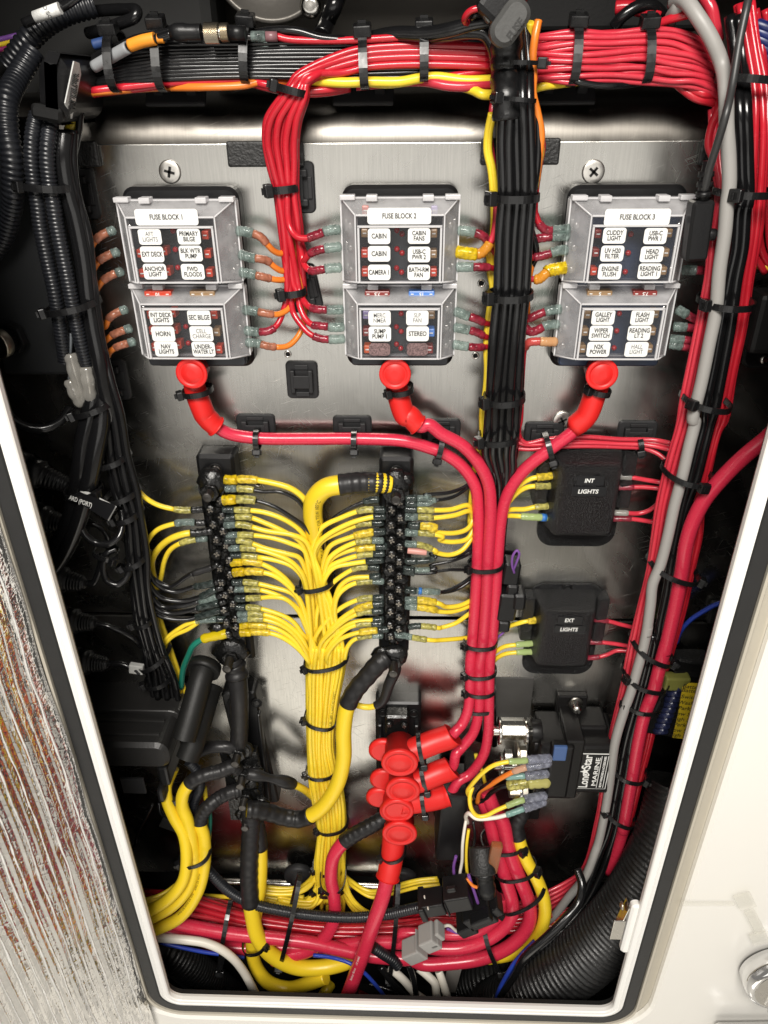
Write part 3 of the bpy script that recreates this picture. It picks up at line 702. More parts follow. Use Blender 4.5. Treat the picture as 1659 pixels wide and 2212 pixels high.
# ================================================================ cable ties and tie mounts
def tie(label, c, p1, p2, h, bulge, wd=4.6, head=0, group='black cable ties', th=1.3, headsize=1.0, low=None, rot=0.0, flat=2.4):
    """a strap looped round a bundle: p1, p2 its two sides (crop px) at height h, standing bulge mm proud; head at end 0 or 1 or a fraction"""
    A, B = at(c, p1[0], p1[1], h), at(c, p2[0], p2[1], h)
    mid = (A + B) / 2; ax = (B - A) / 2; out = Vector((0, -1, 0)); lo = (bulge if low is None else low) * .001; bl = bulge * .001
    side = ax.cross(out).normalized(); ring = []
    N = 40
    for k in range(N):
        a = 2 * math.pi * k / N; cs, sn = math.cos(a), math.sin(a)
        e = 2.0 / flat
        x = math.copysign(abs(cs) ** e, cs); y = math.copysign(abs(sn) ** e, sn)
        ring.append(mid + ax * x + out * (y * (bl if sn > 0 else lo)))
    t = thing('cable_tie', label, 'cable tie', mid, group)
    MB().band(ring, side, wd * .001, th * .001, closed=True).build('strap', TIE, t)
    # head on the loop at an angle
    ang = math.pi * (1 - head) if isinstance(head, float) else (math.radians(152) if head == 0 else math.radians(28))
    e = 2.0 / flat
    def P(a):
        cs, sn = math.cos(a), math.sin(a)
        return mid + ax * math.copysign(abs(cs) ** e, cs) + out * (math.copysign(abs(sn) ** e, sn) * (bl if sn > 0 else lo))
    p = P(ang); tg = (P(ang + .06) - P(ang - .06)).normalized()
    s = (side - tg * side.dot(tg)).normalized(); nn = tg.cross(s)
    if nn.dot(p - mid) < 0: nn = -nn
    R = Matrix((tg, s, nn)).transposed()
    k = headsize
    hd = MB().box(p + nn * .0022 * k, (.0078 * k, (wd * .001 + .0030) * k, .0052 * k), R).build('head', TIE, t, bevel=.0009)
    MB().box(p + nn * (.0049 * k), (.0034 * k, wd * .00075 * k, .0006), R).build('pawl_slot', DULL, hd)
    MB().box(p + nn * .0056 * k + tg * 0, (.0012, wd * .0009, .0022), R).build('tail', TIE, t)
    return t
def tie_mount(label, c, x, y, rot=0, wmm=28, hmm=23, h0=.3, group='adhesive cable tie mounts', y_axis=False):
    p = at(c, x, y, h0); t = thing('tie_mount', label, 'tie mount', p, group)
    R = rotY(rot)
    b = MB(); b.rrect((p.x, p.z), wmm * .001, hmm * .001, .004, h0 * .001, h0 * .001 + .0022, .0010, R=R)
    b.build('base_pad', MOUNT, t)
    for s in (-1, 1):
        q = p + R @ Vector((s * wmm * .00028, -.0045, 0))
        MB().box(q, (wmm * .00014, .0052, hmm * .00060), R).build('clip_wall', MOUNT, t, bevel=.0008)
    MB().box(p + R @ Vector((0, -.0068, 0)), (wmm * .00050, .0014, hmm * .00034), R).build('bridge', MOUNT, t, bevel=.0005)
    for s in (-1, 1):
        MB().box(p + R @ Vector((0, -.0030, s * hmm * .00036)), (wmm * .00042, .0018, hmm * .00012), R).build('rib', MOUNT, t, bevel=.0004)
    return t
def bundle(stations, n, rows=1, dh=3.0, jit=.06, seed=1):
    """stations: (crop, xa, ya, xb, yb, h): the two sides of a flat bundle; returns n point lists running along it"""
    rnd = random.Random(seed); out = []
    for i in range(n):
        row = i % rows; t = (i + .5) / n
        w_ = []
        for (c, xa, ya, xb, yb, h) in stations:
            tt = min(.985, max(.015, t + rnd.uniform(-jit, jit) / max(1, n / 5)))
            A, B = at(c, xa, ya, h + row * dh), at(c, xb, yb, h + row * dh)
            w_.append(A.lerp(B, tt) + Vector((0, rnd.uniform(-.5, .5) * .001, 0)))
        out.append(w_)
    return out
def bootcap(cab, P, L, r, cap_at=None, cap_r=.013, cap_h=.02, lobe=None, m=None, toward=Vector((0, -1, 0))):
    """soft rubber terminal boot pushed over the end of cable P: barrel L metres long, capped turret facing the viewer"""
    m = m or BOOT
    _, T = cut_tail(P, L)
    k = len(T); rr = []
    for i in range(k):
        t = i / (k - 1)
        rr.append(r * (1.0 if t > .12 else .97) * (1 - .10 * max(0, t - .7) / .3))
    b = MB().sweep(T, rr, 20).build('boot_barrel', m, parent=cab)
    rim = MB().sweep([T[0], T[0].lerp(T[1], min(1, .0025 / max(1e-5, (T[1] - T[0]).length)))], [r * 1.06, r * 1.06], 20).build('barrel_rim', m, parent=b)
    if cap_at is not None:
        tw = toward.normalized()
        base = cap_at - tw * cap_h
        MB().lathe(base, tw, [(0, cap_r * .88), (cap_h * .8, cap_r * .92), (cap_h * .86, cap_r * 1.08), (cap_h * .97, cap_r * 1.08), (cap_h, cap_r * 1.02),
                              (cap_h * 1.0, cap_r * .80), (cap_h * .95, cap_r * .76), (cap_h * .98, cap_r * .70), (cap_h * 1.03, cap_r * .3)], 36).build('boot_cap', m, parent=cab)
        if lobe is not None:
            MB().lathe(lobe + Vector((0, .003, 0)), tw, [(0, cap_r * .9), (.004, cap_r * .9), (.006, cap_r * .7)], 28).build('boot_lobe', m, parent=cab)
# ================================================================ red and orange wires of the fuse blocks
G1 = 'orange wires on the left side of fuse block one'
SB = (SLV_BRN, 12, 6.2); TC = (TIP_CLR, 13, 7.4); SR = (SLV_RED, 12.5, 6.4); TS = (TIP_CLR, 6, 7.0)
W3 = ['upper cover, top', 'upper cover, middle', 'upper cover, bottom', 'lower cover, top', 'lower cover, middle', 'lower cover, bottom']
def fw(spec, m, lab, sl, tp, mm=4.7, group=None, h=None):
    nm = {RED: 'red_wire', ORA: 'orange_wire', PINK: 'pink_wire', BLK: 'black_wire', YEL: 'yellow_wire'}[m]
    return wire(nm, lab, nm.split('_')[0] + ' wire' if m is not PINK else 'pink wire', spec, mm, m, h=h, sleeve=sl, tip=tp, group=group)
# fuse block one, left: loops out of the black trunk
for i, sp in enumerate([
    ['D', (490, 190, 22), (528, 330, 24), (558, 470, 30), (575, 560, 24), (556, 500, 34), (565, 435, 33), (600, 365, 31), (655, 318, 29), (735, 288, 27)],
    ['D', (500, 260, 20), (545, 430, 22), (598, 600, 24), (606, 650, 28), (580, 610, 33), (588, 555, 33), (625, 492, 31), (685, 452, 29), (760, 425, 27)],
    ['D', (520, 330, 18), (560, 500, 20), (600, 640, 24), (598, 705, 30), (615, 665, 32), (650, 617, 31), (700, 582, 29), (785, 548, 27)],
    ['D', (575, 640, 14), (605, 760, 18), (630, 850, 24), (655, 905, 28), (672, 900, 31), (695, 850, 31), (745, 815, 29), (812, 790, 27)],
    ['D', (590, 700, 12), (618, 820, 16), (640, 930, 22), (655, 1000, 28), (680, 985, 31), (720, 955, 30), (770, 933, 29), (840, 910, 27)],
    ['D', (600, 760, 12), (630, 900, 16), (655, 1020, 22), (676, 1100, 28), (700, 1062, 31), (740, 1035, 30), (790, 1016, 29), (862, 995, 27)]]):
    fw(sp, ORA, f'orange wire looping from the black trunk to fuse block one, {W3[i]} left', SB, TS, group=None)
# fuse block one, right
b1 = [['D', (1750, 430), (1715, 405)],]
R1 = [
    (['E', (285, 40, 12), (282, 200, 12), (262, 400, 13), (225, 438, 17), (180, 425, 22), (140, 385, 26), (95, 335, 28), (10, 302, 28), (-62, 295, 27)], ORA, SB),
    (['E', (292, 60, 10), (290, 300, 10), (268, 520, 12), (235, 550, 17), (190, 530, 22), (135, 485, 26), (100, 475, 28), (20, 463, 28), (-45, 440, 27)], ORA, SB),
    (['E', (298, 80, 9), (298, 380, 9), (275, 590, 12), (240, 606, 17), (190, 606, 22), (130, 592, 26), (100, 585, 28), (25, 568, 28), (-42, 555, 27)], ORA, SB),
    (['E', (300, 90, 8), (308, 350, 8), (318, 580, 10), (300, 730, 14), (265, 795, 20), (205, 825, 25), (145, 822, 28), (60, 806, 28), (-25, 795, 27)], ORA, SB),
    (['E', (215, 60, 16), (235, 300, 16), (258, 560, 17), (262, 680, 18), (240, 800, 20), (205, 885, 24), (155, 928, 28), (70, 938, 28), (-15, 925, 27)], RED, SR),
    (['E', (322, 120, 8), (330, 400, 8), (352, 640, 9), (372, 820, 10), (350, 935, 14), (270, 1025, 22), (155, 1030, 28), (75, 1010, 28), (-5, 1003, 27)], ORA, SB)]
for i, (sp, m, sl) in enumerate(R1):
    fw(sp, m, f'{"red" if m is RED else "orange"} wire from the red bundle to fuse block one, {W3[i]} right', sl, TC)
# the red bundle: along the top, round the corner, down between fuse blocks one and two
top = lambda y0, h: ['B', (1548, y0, h), (1330, y0 - 8, h), (1120, y0 - 12, h), (940, y0 - 8, h), (770, y0 + 6, h), (620, y0 + 40, h + 2)]
dn = [  # x at: corner(y540), 620, 760, 900, 1050, 1190(tie)  then E 60, 300
    (285, 225, 135, 125, 150, 188, 195, 225), (305, 250, 160, 140, 170, 205, 210, 242), (325, 275, 185, 165, 195, 225, 228, 258), (345, 300, 215, 195, 215, 240, 246, 272),
    (355, 322, 250, 225, 240, 256, 262, 290), (366, 340, 280, 255, 262, 272, 278, 305), (376, 358, 305, 282, 285, 288, 292, 318), (384, 372, 325, 308, 308, 304, 306, 336), (390, 384, 340, 322, 322, 320, 322, 350)]
def down(k, h0=16):
    x = dn[k]; hh = [34, 30, 24, 20, 17, 15, 15, 15]; hh = [a + (k % 2) * 4 for a in hh]
    return ['B', (x[0] + 40, 480 + k % 3 * 10, hh[0] + 4), (x[0], 540, hh[0]), (x[1], 620, hh[1]), (x[2], 760, hh[2]), (x[3], 900, hh[3]), (x[4], 1050, hh[4]), (x[5], 1190, hh[5]), 'E', (x[6], 60, hh[6]), (x[7], 300, hh[7])]
tails = {
    0: (318, ['E', (258, 620, 16), (262, 700, 16)], None),
    1: (345, ['E', (272, 620, 16), (285, 710, 18), (300, 810, 20), (350, 890, 24), (405, 948, 27), (470, 978, 28), (560, 985, 28), (632, 980, 27)], 'lower cover, bottom'),
    2: (388, ['E', (300, 620, 15), (330, 700, 17), (345, 780, 20), (380, 855, 24), (425, 893, 27), (470, 898, 28), (560, 908, 28), (628, 905, 27)], 'lower cover, middle'),
    3: (420, ['E', (330, 620, 14), (345, 690, 16), (365, 735, 20), (400, 775, 25), (445, 793, 28), (550, 797, 28), (622, 795, 27)], 'lower cover, top'),
    5: (470, ['E', (352, 420, 16), (362, 480, 18), (385, 530, 24), (425, 550, 27), (462, 545, 28), (540, 532, 28), (612, 528, 27)], 'upper cover, bottom'),
    6: (505, ['E', (372, 440, 14), (368, 500, 17), (375, 480, 22), (405, 445, 26), (440, 425, 28), (520, 405, 28), (610, 395, 27)], 'upper cover, middle'),
    4: (455, ['E', (268, 210, 22), (285, 285, 24), (330, 335, 27), (385, 343, 28), (440, 325, 28), (530, 292, 28), (604, 287, 27)], 'upper cover, top')}
for k, (y0, tl, lab) in tails.items():
    d = down(k)
    if k == 4: d = d[:9] + ['E', (262, 60, 20)]
    if k in (5, 6): d = d[:9] + ['E', (dn[k][6], 60, 15), (dn[k][7] + 10, 300, 15)]
    if k == 0: tl = ['E', (258, 560, 16), (268, 680, 16), (262, 740, 15), (248, 800, 16)]
    ty = top([300, 335, 372, 420, 318, 355, 392][k], 34 - (k > 3) * 6)
    fw(ty + d + tl, RED, f'red wire from the top harness to fuse block two, {lab} left' if lab else 'red wire from the top harness ending behind the lower tie of the bundle',
       SR if lab else None, TC if lab else None, mm=5.0)
for k in (7, 8):
    fw(top(400 + 14 * (k - 7), 24) + down(k) + ['E', (dn[k][7] + 8, 480, 10), (372, 700, 8)], RED, f'red wire at the right edge of the bundle beside fuse block two, {"outer" if k == 8 else "inner"}', None, None, mm=5.0)
for k, x in enumerate((262, 292)):
    fw(['B', (60, 505 + 20 * k, 22), (180, 515 + 12 * k, 22), (290, 560, 22), (250, 660, 18), (215, 800, 13), (205, 950, 10), (230, 1180, 9), 'E', (x, 100, 9), (x + 20, 350, 9), (x + 50, 600, 8)], ORA,
       f'orange wire inside the red bundle between fuse blocks one and two, {"left" if k == 0 else "right"}', None, None)
# fuse block two, right: into the black trunk
SRs = (SLV_RED, 12.5, 6.4)
for i, (sp, m, sl, tp) in enumerate([
    (['E', (1640, 480, 14), (1590, 440, 18), (1552, 385, 24), (1510, 330, 28), (1425, 300, 28), (1345, 290, 27)], PINK, SRs, TC),
    (['B', (1572, 600, 22), (1562, 740, 20), (1550, 850, 17), (1565, 1000, 17), (1585, 1180, 22), 'E', (1590, 60, 24), (1588, 230, 26), (1565, 345, 28), (1530, 405, 29), (1488, 440, 28), (1410, 438, 28), (1332, 425, 27)], PINK, (clear_mat('clear_orange_sleeve', (.9, .5, .1), .66, (.70, .30, .03)), 13, 7.6), (TIP_YEL, 16, 9.4)),
    (['E', (1650, 548, 14), (1580, 535, 22), (1540, 528, 26), (1490, 525, 28), (1400, 525, 28), (1335, 525, 27)], RED, SRs, TC),
    (['E', (1640, 910, 14), (1550, 888, 22), (1515, 880, 26), (1478, 860, 28), (1385, 828, 28), (1322, 800, 27)], RED, SRs, TC),
    (['E', (1630, 1000, 14), (1545, 975, 22), (1510, 962, 26), (1468, 940, 28), (1378, 918, 28), (1318, 905, 27)], RED, SRs, TC),
    (['E', (1630, 1025, 14), (1545, 1030, 22), (1500, 1035, 26), (1458, 1036, 28), (1370, 1025, 28), (1312, 1015, 27)], RED, SRs, TC)]):
    fw(sp, m, f'{"pink" if m is PINK else "red"} wire from fuse block two, {W3[i]} right, into the black trunk', sl, tp)
# fuse block three, left
for i, (sp, m, sl, tp) in enumerate([
    (['C', (160, 670, 30), (190, 790, 28), (225, 920, 26), (205, 1060, 26), (185, 1200, 27), (178, 1350, 28), 'F', (186, 200, 28), (205, 250, 28), (248, 290, 28), (345, 290, 28), (402, 280, 27)], RED, SRs, TC),
    (['F', (60, 380, 16), (120, 362, 22), (170, 350, 26), (222, 340, 28), (335, 328, 28), (398, 325, 27)], RED, SRs, TC),
    (['F', (50, 470, 16), (110, 472, 22), (160, 465, 26), (240, 450, 28), (325, 422, 28), (390, 415, 27)], RED, SRs, TC),
    (['F', (30, 560, 18), (90, 575, 22), (150, 600, 26), (205, 600, 28), (240, 572, 29), (268, 548, 28), (320, 537, 28), (378, 528, 27)], PINK, (MATS['clear_orange_sleeve'], 11, 7.6), (TIP_YEL, 15, 9.4)),
    (['F', (50, 840, 16), (95, 868, 22), (125, 862, 26), (160, 845, 28), (190, 830, 28), (280, 800, 28), (348, 792, 27)], RED, SRs, TC),
    (['F', (60, 780, 16), (105, 840, 20), (118, 905, 24), (145, 935, 27), (180, 932, 28), (255, 895, 28), (335, 890, 27)], RED, (SLV_RED, 16, 6.8), TC),
    (['I', (568, 150, 14), (556, 110, 14), 'F', (85, 1500, 14), (92, 1300, 15), (100, 1150, 17), (112, 1045, 22), (140, 1005, 27), (200, 998, 28), (250, 1000, 28), (322, 1000, 27)], RED, (clear_mat('pale_red_sleeve', (.8, .3, .3), .75, (.52, .07, .06)), 16, 6.6), (clear_mat('pale_amber_tip', (.9, .7, .5), .6, (.62, .34, .16)), 14, 7.4))]):
    fw(sp, m, f'{"pink" if m is PINK else "red"} wire from the black trunk to fuse block three, ' + ['upper cover, top', 'second from top', 'upper cover, middle', 'upper cover, bottom', 'lower cover, top', 'lower cover, middle', 'lower cover, bottom'][i] + ' left', sl, tp)
# fuse block three, right
for i, sp in enumerate([['F', (1340, 560, 24), (1290, 548, 26), (1240, 546, 28), (1165, 545, 28), (1110, 545, 27)], ['F', (1260, 900, 18), (1225, 880, 24), (1195, 858, 28), (1115, 812, 28), (1078, 790, 27)],
    ['F', (1270, 925, 18), (1225, 918, 24), (1190, 914, 28), (1095, 905, 28), (1055, 905, 27)], ['F', (1240, 1010, 18), (1190, 1000, 24), (1155, 992, 28), (1065, 985, 28), (1035, 985, 27)],
    ['F', (1240, 1050, 18), (1190, 1045, 24), (1155, 1038, 28), (1060, 1018, 28), (1030, 1015, 27)]]):
    fw(sp, RED, 'red wire from the right of fuse block three, ' + ['highest', 'second from top', 'third from top', 'second from bottom', 'lowest'][i] + ', into the right bundle', SRs, (TIP_CLR, 10, 7.4))
# ---------------------------------------------------------------- three thick feeds with red rubber boots
feeds = [
    ('thick red feed cable sweeping from the boot under fuse block one', ['T', (520, 745, 58), (680, 690, 52), (880, 610, 46), (1060, 545, 41), 'L', (165, 545, 39), (200, 505, 34), (238, 420, 28), (252, 300, 22), (255, 100, 18), 'I', (262, 1500, 16), (285, 1200, 16), (302, 900, 16), (306, 600, 16), (285, 450, 16), (200, 325, 15), (85, 245, 14), (0, 212, 13),
      'H', (1400, 168, 13), (1100, 153, 13), (800, 153, 13), (450, 148, 14), (280, 118, 17), (190, 65, 20), (130, 0, 22), 'D', (1290, 1440, 23), (1240, 1300, 24), (1225, 1220, 24)], ('D', (1215, 1205), 33)),
    ('thick red feed cable curving from the boot under fuse block two', ['T', (560, 1080, 60), (740, 1020, 54), (930, 940, 48), (1068, 885, 43), 'L', (165, 690, 39), (200, 650, 34), (272, 560, 29), (308, 420, 25), (313, 300, 22), (316, 100, 19), 'I', (326, 1520, 19), (355, 1200, 20), (368, 900, 21), (384, 600, 22), (370, 440, 23), (310, 310, 24), (205, 195, 24), (70, 120, 24), (-10, 62, 24),
      'H', (1500, 75, 24), (1425, 5, 24), 'E', (1015, 1470, 24), (960, 1300, 24), (950, 1220, 24)], ('E', (948, 1210), 33)),
    ('thick red feed cable curving from the boot under fuse block three', ['T', (500, 1275, 62), (700, 1250, 56), (900, 1215, 50), (1045, 1165, 45), 'L', (180, 865, 41), (250, 822, 36), (338, 700, 32), (370, 550, 28), (374, 420, 25), (375, 300, 22), (380, 100, 19), 'I', (388, 1500, 18), (412, 1200, 18), (430, 900, 18), (455, 640, 18), (500, 490, 20), (600, 350, 22), (750, 228, 22), (900, 115, 22), (1000, 15, 22),
      'F', (440, 1530, 23), (505, 1470, 24), (570, 1300, 24), (605, 1220, 24)], ('F', (606, 1212), 33))]
FEED = []
capspec = [('T', (500, 855, 70), .0175, (325, 705, 44)), ('T', (535, 1150, 70), .0170, (330, 1020, 46)), ('T', (465, 1375, 68), .0168, (285, 1215, 46))]
for i, (lab, sp, (cc, xy, hc)) in enumerate(feeds):
    o, P = wire('red_feed_cable', lab, 'cable', sp, 11.0, CABLE, n=16, per=9, group='thick red feed cables')
    bootcap(o, P, .050, .0092, at(cc, xy[0], xy[1], hc + 9), .0116, .020)
    # second end at the power post
    c2, cp, cr, lb = capspec[i]
    bootcap(o, P[::-1], (.058, .054, .054)[i], .0128, at(c2, *cp), cr, .030, at(c2, *lb))
    FEED.append((o, P))
    # dark end ring where the boot meets the cable
for i, (c, a, b) in enumerate((('D', (1165, 1320), (1345, 1300)), ('E', (915, 1310), (1062, 1290)), ('F', (515, 1290), (650, 1315)))):
    tie(f'black cable tie round the red boot under fuse block {["one", "two", "three"][i]}', c, a, b, 24, 13, head=0, wd=4.4)
for i, (a, b) in enumerate((((700, 545), (765, 815)), ((730, 860), (800, 1100)), ((735, 1130), (775, 1350)))):
    tie(f'black cable tie on the {["top", "middle", "lowest"][i]} of the three red boots at the power post', 'T', a, b, 50 + 2 * i, 14, head=1, wd=4.4)
# lower two capped posts and the cable that leaves downward
o, P = wire('red_battery_cable', 'thick red battery cable running down from the lowest boot to the sill', 'cable', ['N', (1010, 1260, 120), (1070, 1100, 112), (1125, 950, 106), (1190, 760, 98), (1260, 560, 88), (1300, 400, 76), (1320, 300, 66), (1330, 180, 58), (1335, 110, 54)], 17.0, CABLE, n=18, per=9, group=None)
bootcap(o, P, .062, .0130, at('N', 1368, 165, 76), .0176, .028)
BATT = (o, P)
print_along(o, P, 'Battery Marine     1/0 AWG', .0085, .0036, .075, TEXT_WHITE, ang=.35, flip=False)
p = at('T', 520, 1560, 60)
MB().lathe(at('K', 1355, 1050, 70) + Vector((0, .032, 0)), (0, -1, 0), [(0, .0145), (.026, .0155), (.028, .0176), (.033, .0176), (.034, .0165), (.034, .0130), (.032, .0122), (.033, .0115)], 36).build('boot_cap', BOOT, parent=o)
tie('black cable tie round the red battery cable boot at bottom centre', 'N', (1250, 270), (1405, 245), 62, 17, head=0)
# ties on the triple feed
for i, (c, a, b, hd) in enumerate((('I', (240, 955), (462, 945), 0), ('I', (215, 1440), (425, 1440), 0), ('L', (215, 165), (420, 155), 0), ('L', (220, 275), (412, 275), 0), ('L', (220, 385), (412, 380), 0))):
    tie('black cable tie round the three red feeds, ' + ['topmost, beside the bus bar', 'second from the top', 'third from the top', 'fourth, at the rubber patch', 'lowest, just above the boots'][i], c, a, b, 18, 13, head=hd, wd=4.2)
# ties with mounts along the long horizontal feed
for i, (c, x, y, a, b) in enumerate((('H', 458, 75, (458, 100), (468, 215)), ('H', 1068, 85, (1078, 108), (1080, 215)), ('H', 1630, 105, (1640, 120), (1605, 265)), ('I', 720, 125, (730, 120), (770, 280)), ('I', 1310, 118, (1325, 140), (1328, 220)))):
    tie_mount('tie mount on the ' + ['long red feed, nearest fuse block one', 'long red feed, below fuse block two', 'long red feed where two feeds meet', 'panel where the right red feed crosses', 'panel holding thin red wires under fuse block three'][i], c, x, y, 0, 34, 24)
    tie('black cable tie on the ' + ['long red feed below fuse block one', 'long red feed below fuse block two', 'two red feeds where they join', 'red feed above the INT LIGHTS box', 'thin red wires right of the INT LIGHTS box'][i], c, a, b, 15 if i != 4 else 10, 9 if i not in (2, 3) else 14, head=1, low=12, wd=4.6)
tie_mount('empty tie mount on the panel between fuse blocks one and two', 'E', 360, 1240, 0, 27, 33)
for (c, x, y, r, lab) in (('E', 370, 660, 80, 'round tie mount behind the lower tie of the red bundle'), ('B', 335, 1190, 90, 'tie mount behind the upper tie of the red bundle'), ('D', 515, 60, 90, 'tie mount beside the left loom tie'), ('D', 725, 1240, 90, 'tie mount right of the black trunk below fuse block one')):
    tie_mount(lab, c, x, y, r, 36, 25)
tie('black cable tie round the red bundle under the top harness', 'B', (195, 545), (390, 600), 30, 14, head=0, wd=4.6)
tie('black cable tie round the red bundle level with the fuse block tops', 'B', (165, 1205), (330, 1190), 15, 11, head=0, wd=5.2, headsize=1.15)
tie('black cable tie round the red bundle level with the lower covers', 'E', (240, 690), (378, 675), 15, 10, head=0, wd=5.2, headsize=1.15)
# ================================================================ bus bars with their wires
def screw_blob(par, p, r=.0040, name='terminal_screw'):
    s = MB().lathe(p, (0, -1, 0), [(0, r * 1.15), (.0016, r * 1.12), (.0030, r * .85), (.0036, r * .3)], 12).build(name, SEAL, par)
    k = MB()
    a0 = random.uniform(0, 90)
    for a in (0, 90): k.box(p + Vector((0, -.0036, 0)), (r * 1.3, .0006, r * .32), rotY(a0 + a))
    k.build('cross_slot', mat('worn_screw', (.34, .31, .27), .3, metal=.9, vary=.3), s)
    return s
def blob(par, p, r, name='sealant_blob', sq=(1, .6, 1)):
    """lump of black liquid tape"""
    b = MB(); n, m_ = 10, 7; rings = []
    sd = Vector((random.uniform(0, 50), random.uniform(0, 50), 0))
    for i in range(m_):
        th = math.pi * (i + .25) / (m_ - .5); ring = []
        for k in range(n):
            ph = 2 * math.pi * k / n
            d = Vector((math.sin(th) * math.cos(ph) * sq[0], -math.cos(th) * sq[1], math.sin(th) * math.sin(ph) * sq[2]))
            ring.append(p + d * r * (1 + .35 * noise.noise(d * 1.7 + sd)))
        rings.append(ring)
    b.loft(rings, smooth=True); return b.build(name, SEAL, par)
def stud(par, p, r=.0042, l=.022, m=None, axis=Vector((0, -1, 0)), nut=.0085, mm_=None):
    """threaded stud with a nut and washer, parts of par"""
    m = m or STEEL
    nt_ = MB().lathe(p, axis, [(0, nut * 1.35), (.0016, nut * 1.35)], 22).build('washer', mm_ or SEAL, par)
    MB().hexa(p + axis * .0016, axis, nut, .007).build('nut', mm_ or SEAL, par, bevel=.0008)
    prof = [(0, r)]
    k = 0
    while k * .0012 < l: prof += [(k * .0012 + .0003, r), (k * .0012 + .0006, r * .86), (k * .0012 + .0009, r)]; k += 1
    prof.append((l, r * .8)); prof.append((l + .0006, r * .4))
    MB().lathe(p + axis * .003, axis, prof, 14).build('stud', mat('sealed_stud', (.09, .085, .08), .3, metal=.9, vary=.2), par)
def busbar(lab, c, top, bot, wpx, lrows, rrows, split=None):
    """top, bot: crop px of the base's end middles on its face"""
    a, b_ = at(c, *top, 22), at(c, *bot, 22)
    w_ = wpx * pxm(c, *top, 22)
    t = thing('bus_bar', lab, 'bus bar', ((a.x + b_.x) / 2, 0, (a.z + b_.z) / 2), 'bus bars')
    cx_, cz_ = (a.x + b_.x) / 2, (a.z + b_.z) / 2
    R = rotY(math.degrees(math.atan2(b_.x - a.x, a.z - b_.z)) * -1)
    L_ = (a - b_).length
    q = MB(); q.rrect((cx_, cz_), w_, L_, .004, .0005, .021, .003, R=R); q.build('base', PLASTIC, t)
    for e, s in ((a, 1), (b_, -1)):
        p = e + (b_ - a) * (.060 * s) + Vector((0, -.0002, 0)); p.y = -.0212
        k = MB().lathe(p, (0, -1, 0), [(0, .0064), (.0006, .0062), (.0006, .0050), (.0002, .0049)], 20); k.build('screw_well', DULL, t)
        sc = MB().lathe(p + Vector((0, -.0002, 0)), (0, -1, 0), [(0, .0046), (.0010, .0043), (.0018, .0022)], 16).build('mounting_screw', STEEL, t)
        g = MB()
        for an in (20, 110): g.box(p + Vector((0, -.0019, 0)), (.0052, .0008, .0012), rotY(an))
        g.build('cross_slot', DULL, sc)
    q = MB(); bw = w_ * .62
    q.rrect((cx_, cz_ - L_ * .01), bw, L_ * .80, .002, .021, .0265, .0008, R=R); q.build('bar', SEAL, t)
    return t
busL = busbar('left black bus bar with yellow and black wires on both sides', 'H', (186, 262), (345, 1560), 245, 0, 0)
busR = busbar('right black bus bar between the yellow trunk and the red feeds', 'H', (1348, 278), (1330, 1520), 222, 0, 0)
# terminal screws: two staggered columns on each bar
for xs in (((168, 595), (186, 692), (205, 788), (210, 875), (228, 970), (240, 1060), (262, 1140), (255, 1232), (270, 1310), (278, 1390)),
           ((232, 540), (238, 640), (248, 735), (268, 825), (285, 920), (292, 1010), (298, 1105), (310, 1195), (325, 1290), (330, 1340))):
    for x, y in xs:
        screw_blob(busL, at('H', x, y, 31)); blob(busL, at('H', x + random.uniform(-12, 12), y + 28 + random.uniform(-6, 6), 26.5), random.uniform(.0036, .0066), sq=(random.uniform(.8, 1.5), .55, random.uniform(.7, 1.2)))
for xs in (((1318, 598), (1315, 697), (1318, 790), (1318, 882), (1312, 972), (1310, 1060), (1312, 1148), (1310, 1245), (1308, 1333), (1312, 1402)),
           ((1370, 548), (1372, 650), (1370, 740), (1370, 833), (1365, 928), (1368, 1018), (1362, 1103), (1362, 1190), (1365, 1280), (1362, 1355))):
    for x, y in xs:
        screw_blob(busR, at('H', x, y, 31)); blob(busR, at('H', x + random.uniform(-12, 12), y + 28 + random.uniform(-6, 6), 26.5), random.uniform(.0036, .0066), sq=(random.uniform(.8, 1.5), .55, random.uniform(.7, 1.2)))
for bar, x, y, r in ((busL, 175, 430, .014), (busL, 165, 490, .010), (busL, 210, 1360, .008), (busR, 1350, 430, .013), (busR, 1390, 420, .010)):
    blob(bar, at('H', x, y, 27), r)
stud(busL, at('H', 172, 470, 29), .0045, .014); stud(busR, at('H', 1345, 490, 29), .0045, .012)
stud(busL, at('K', 300, 55, 30), .0045, .020); blob(busL, at('K', 300, 50, 29), .018, sq=(1, .35, 1.1))
stud(busR, at('K', 1330, 85, 30), .0045, .020); blob(busR, at('K', 1255, 60, 30), .011); blob(busR, at('K', 1335, 60, 30), .014, sq=(1, .5, 1))
# ------------------------------------------------ yellow trunk between the bars
TRUNK = [('H', 735, 800, 895, 800, 26), ('H', 758, 1000, 935, 1000, 24), ('H', 768, 1200, 990, 1200, 22), ('H', 786, 1480, 1036, 1480, 20), ('K', 775, 160, 1024, 160, 18), ('K', 776, 400, 985, 400, 17),
         ('K', 782, 640, 955, 640, 17), ('K', 790, 860, 1000, 860, 18), ('K', 822, 1040, 1030, 1040, 19), ('K', 842, 1200, 1032, 1200, 20), ('N', 838, 230, 1026, 230, 22), ('N', 822, 390, 1032, 390, 28)]
def trunk_from(t, y_start, row, seed):
    """points down the trunk at side position t (0..1), from picture height y_start (H px) on"""
    r = random.Random(seed); out = []
    for (c, xa, ya, xb, yb, h) in TRUNK:
        yy = ya if c == 'H' else (CROP[c][1] + ya * .34 - 895.9) / .34
        if yy < y_start + 60: continue
        tt = min(.97, max(.03, t + r.uniform(-.03, .03)))
        out.append(at(c, xa + (xb - xa) * tt, ya, h + row * 5 + r.uniform(-.7, .7)))
    return out
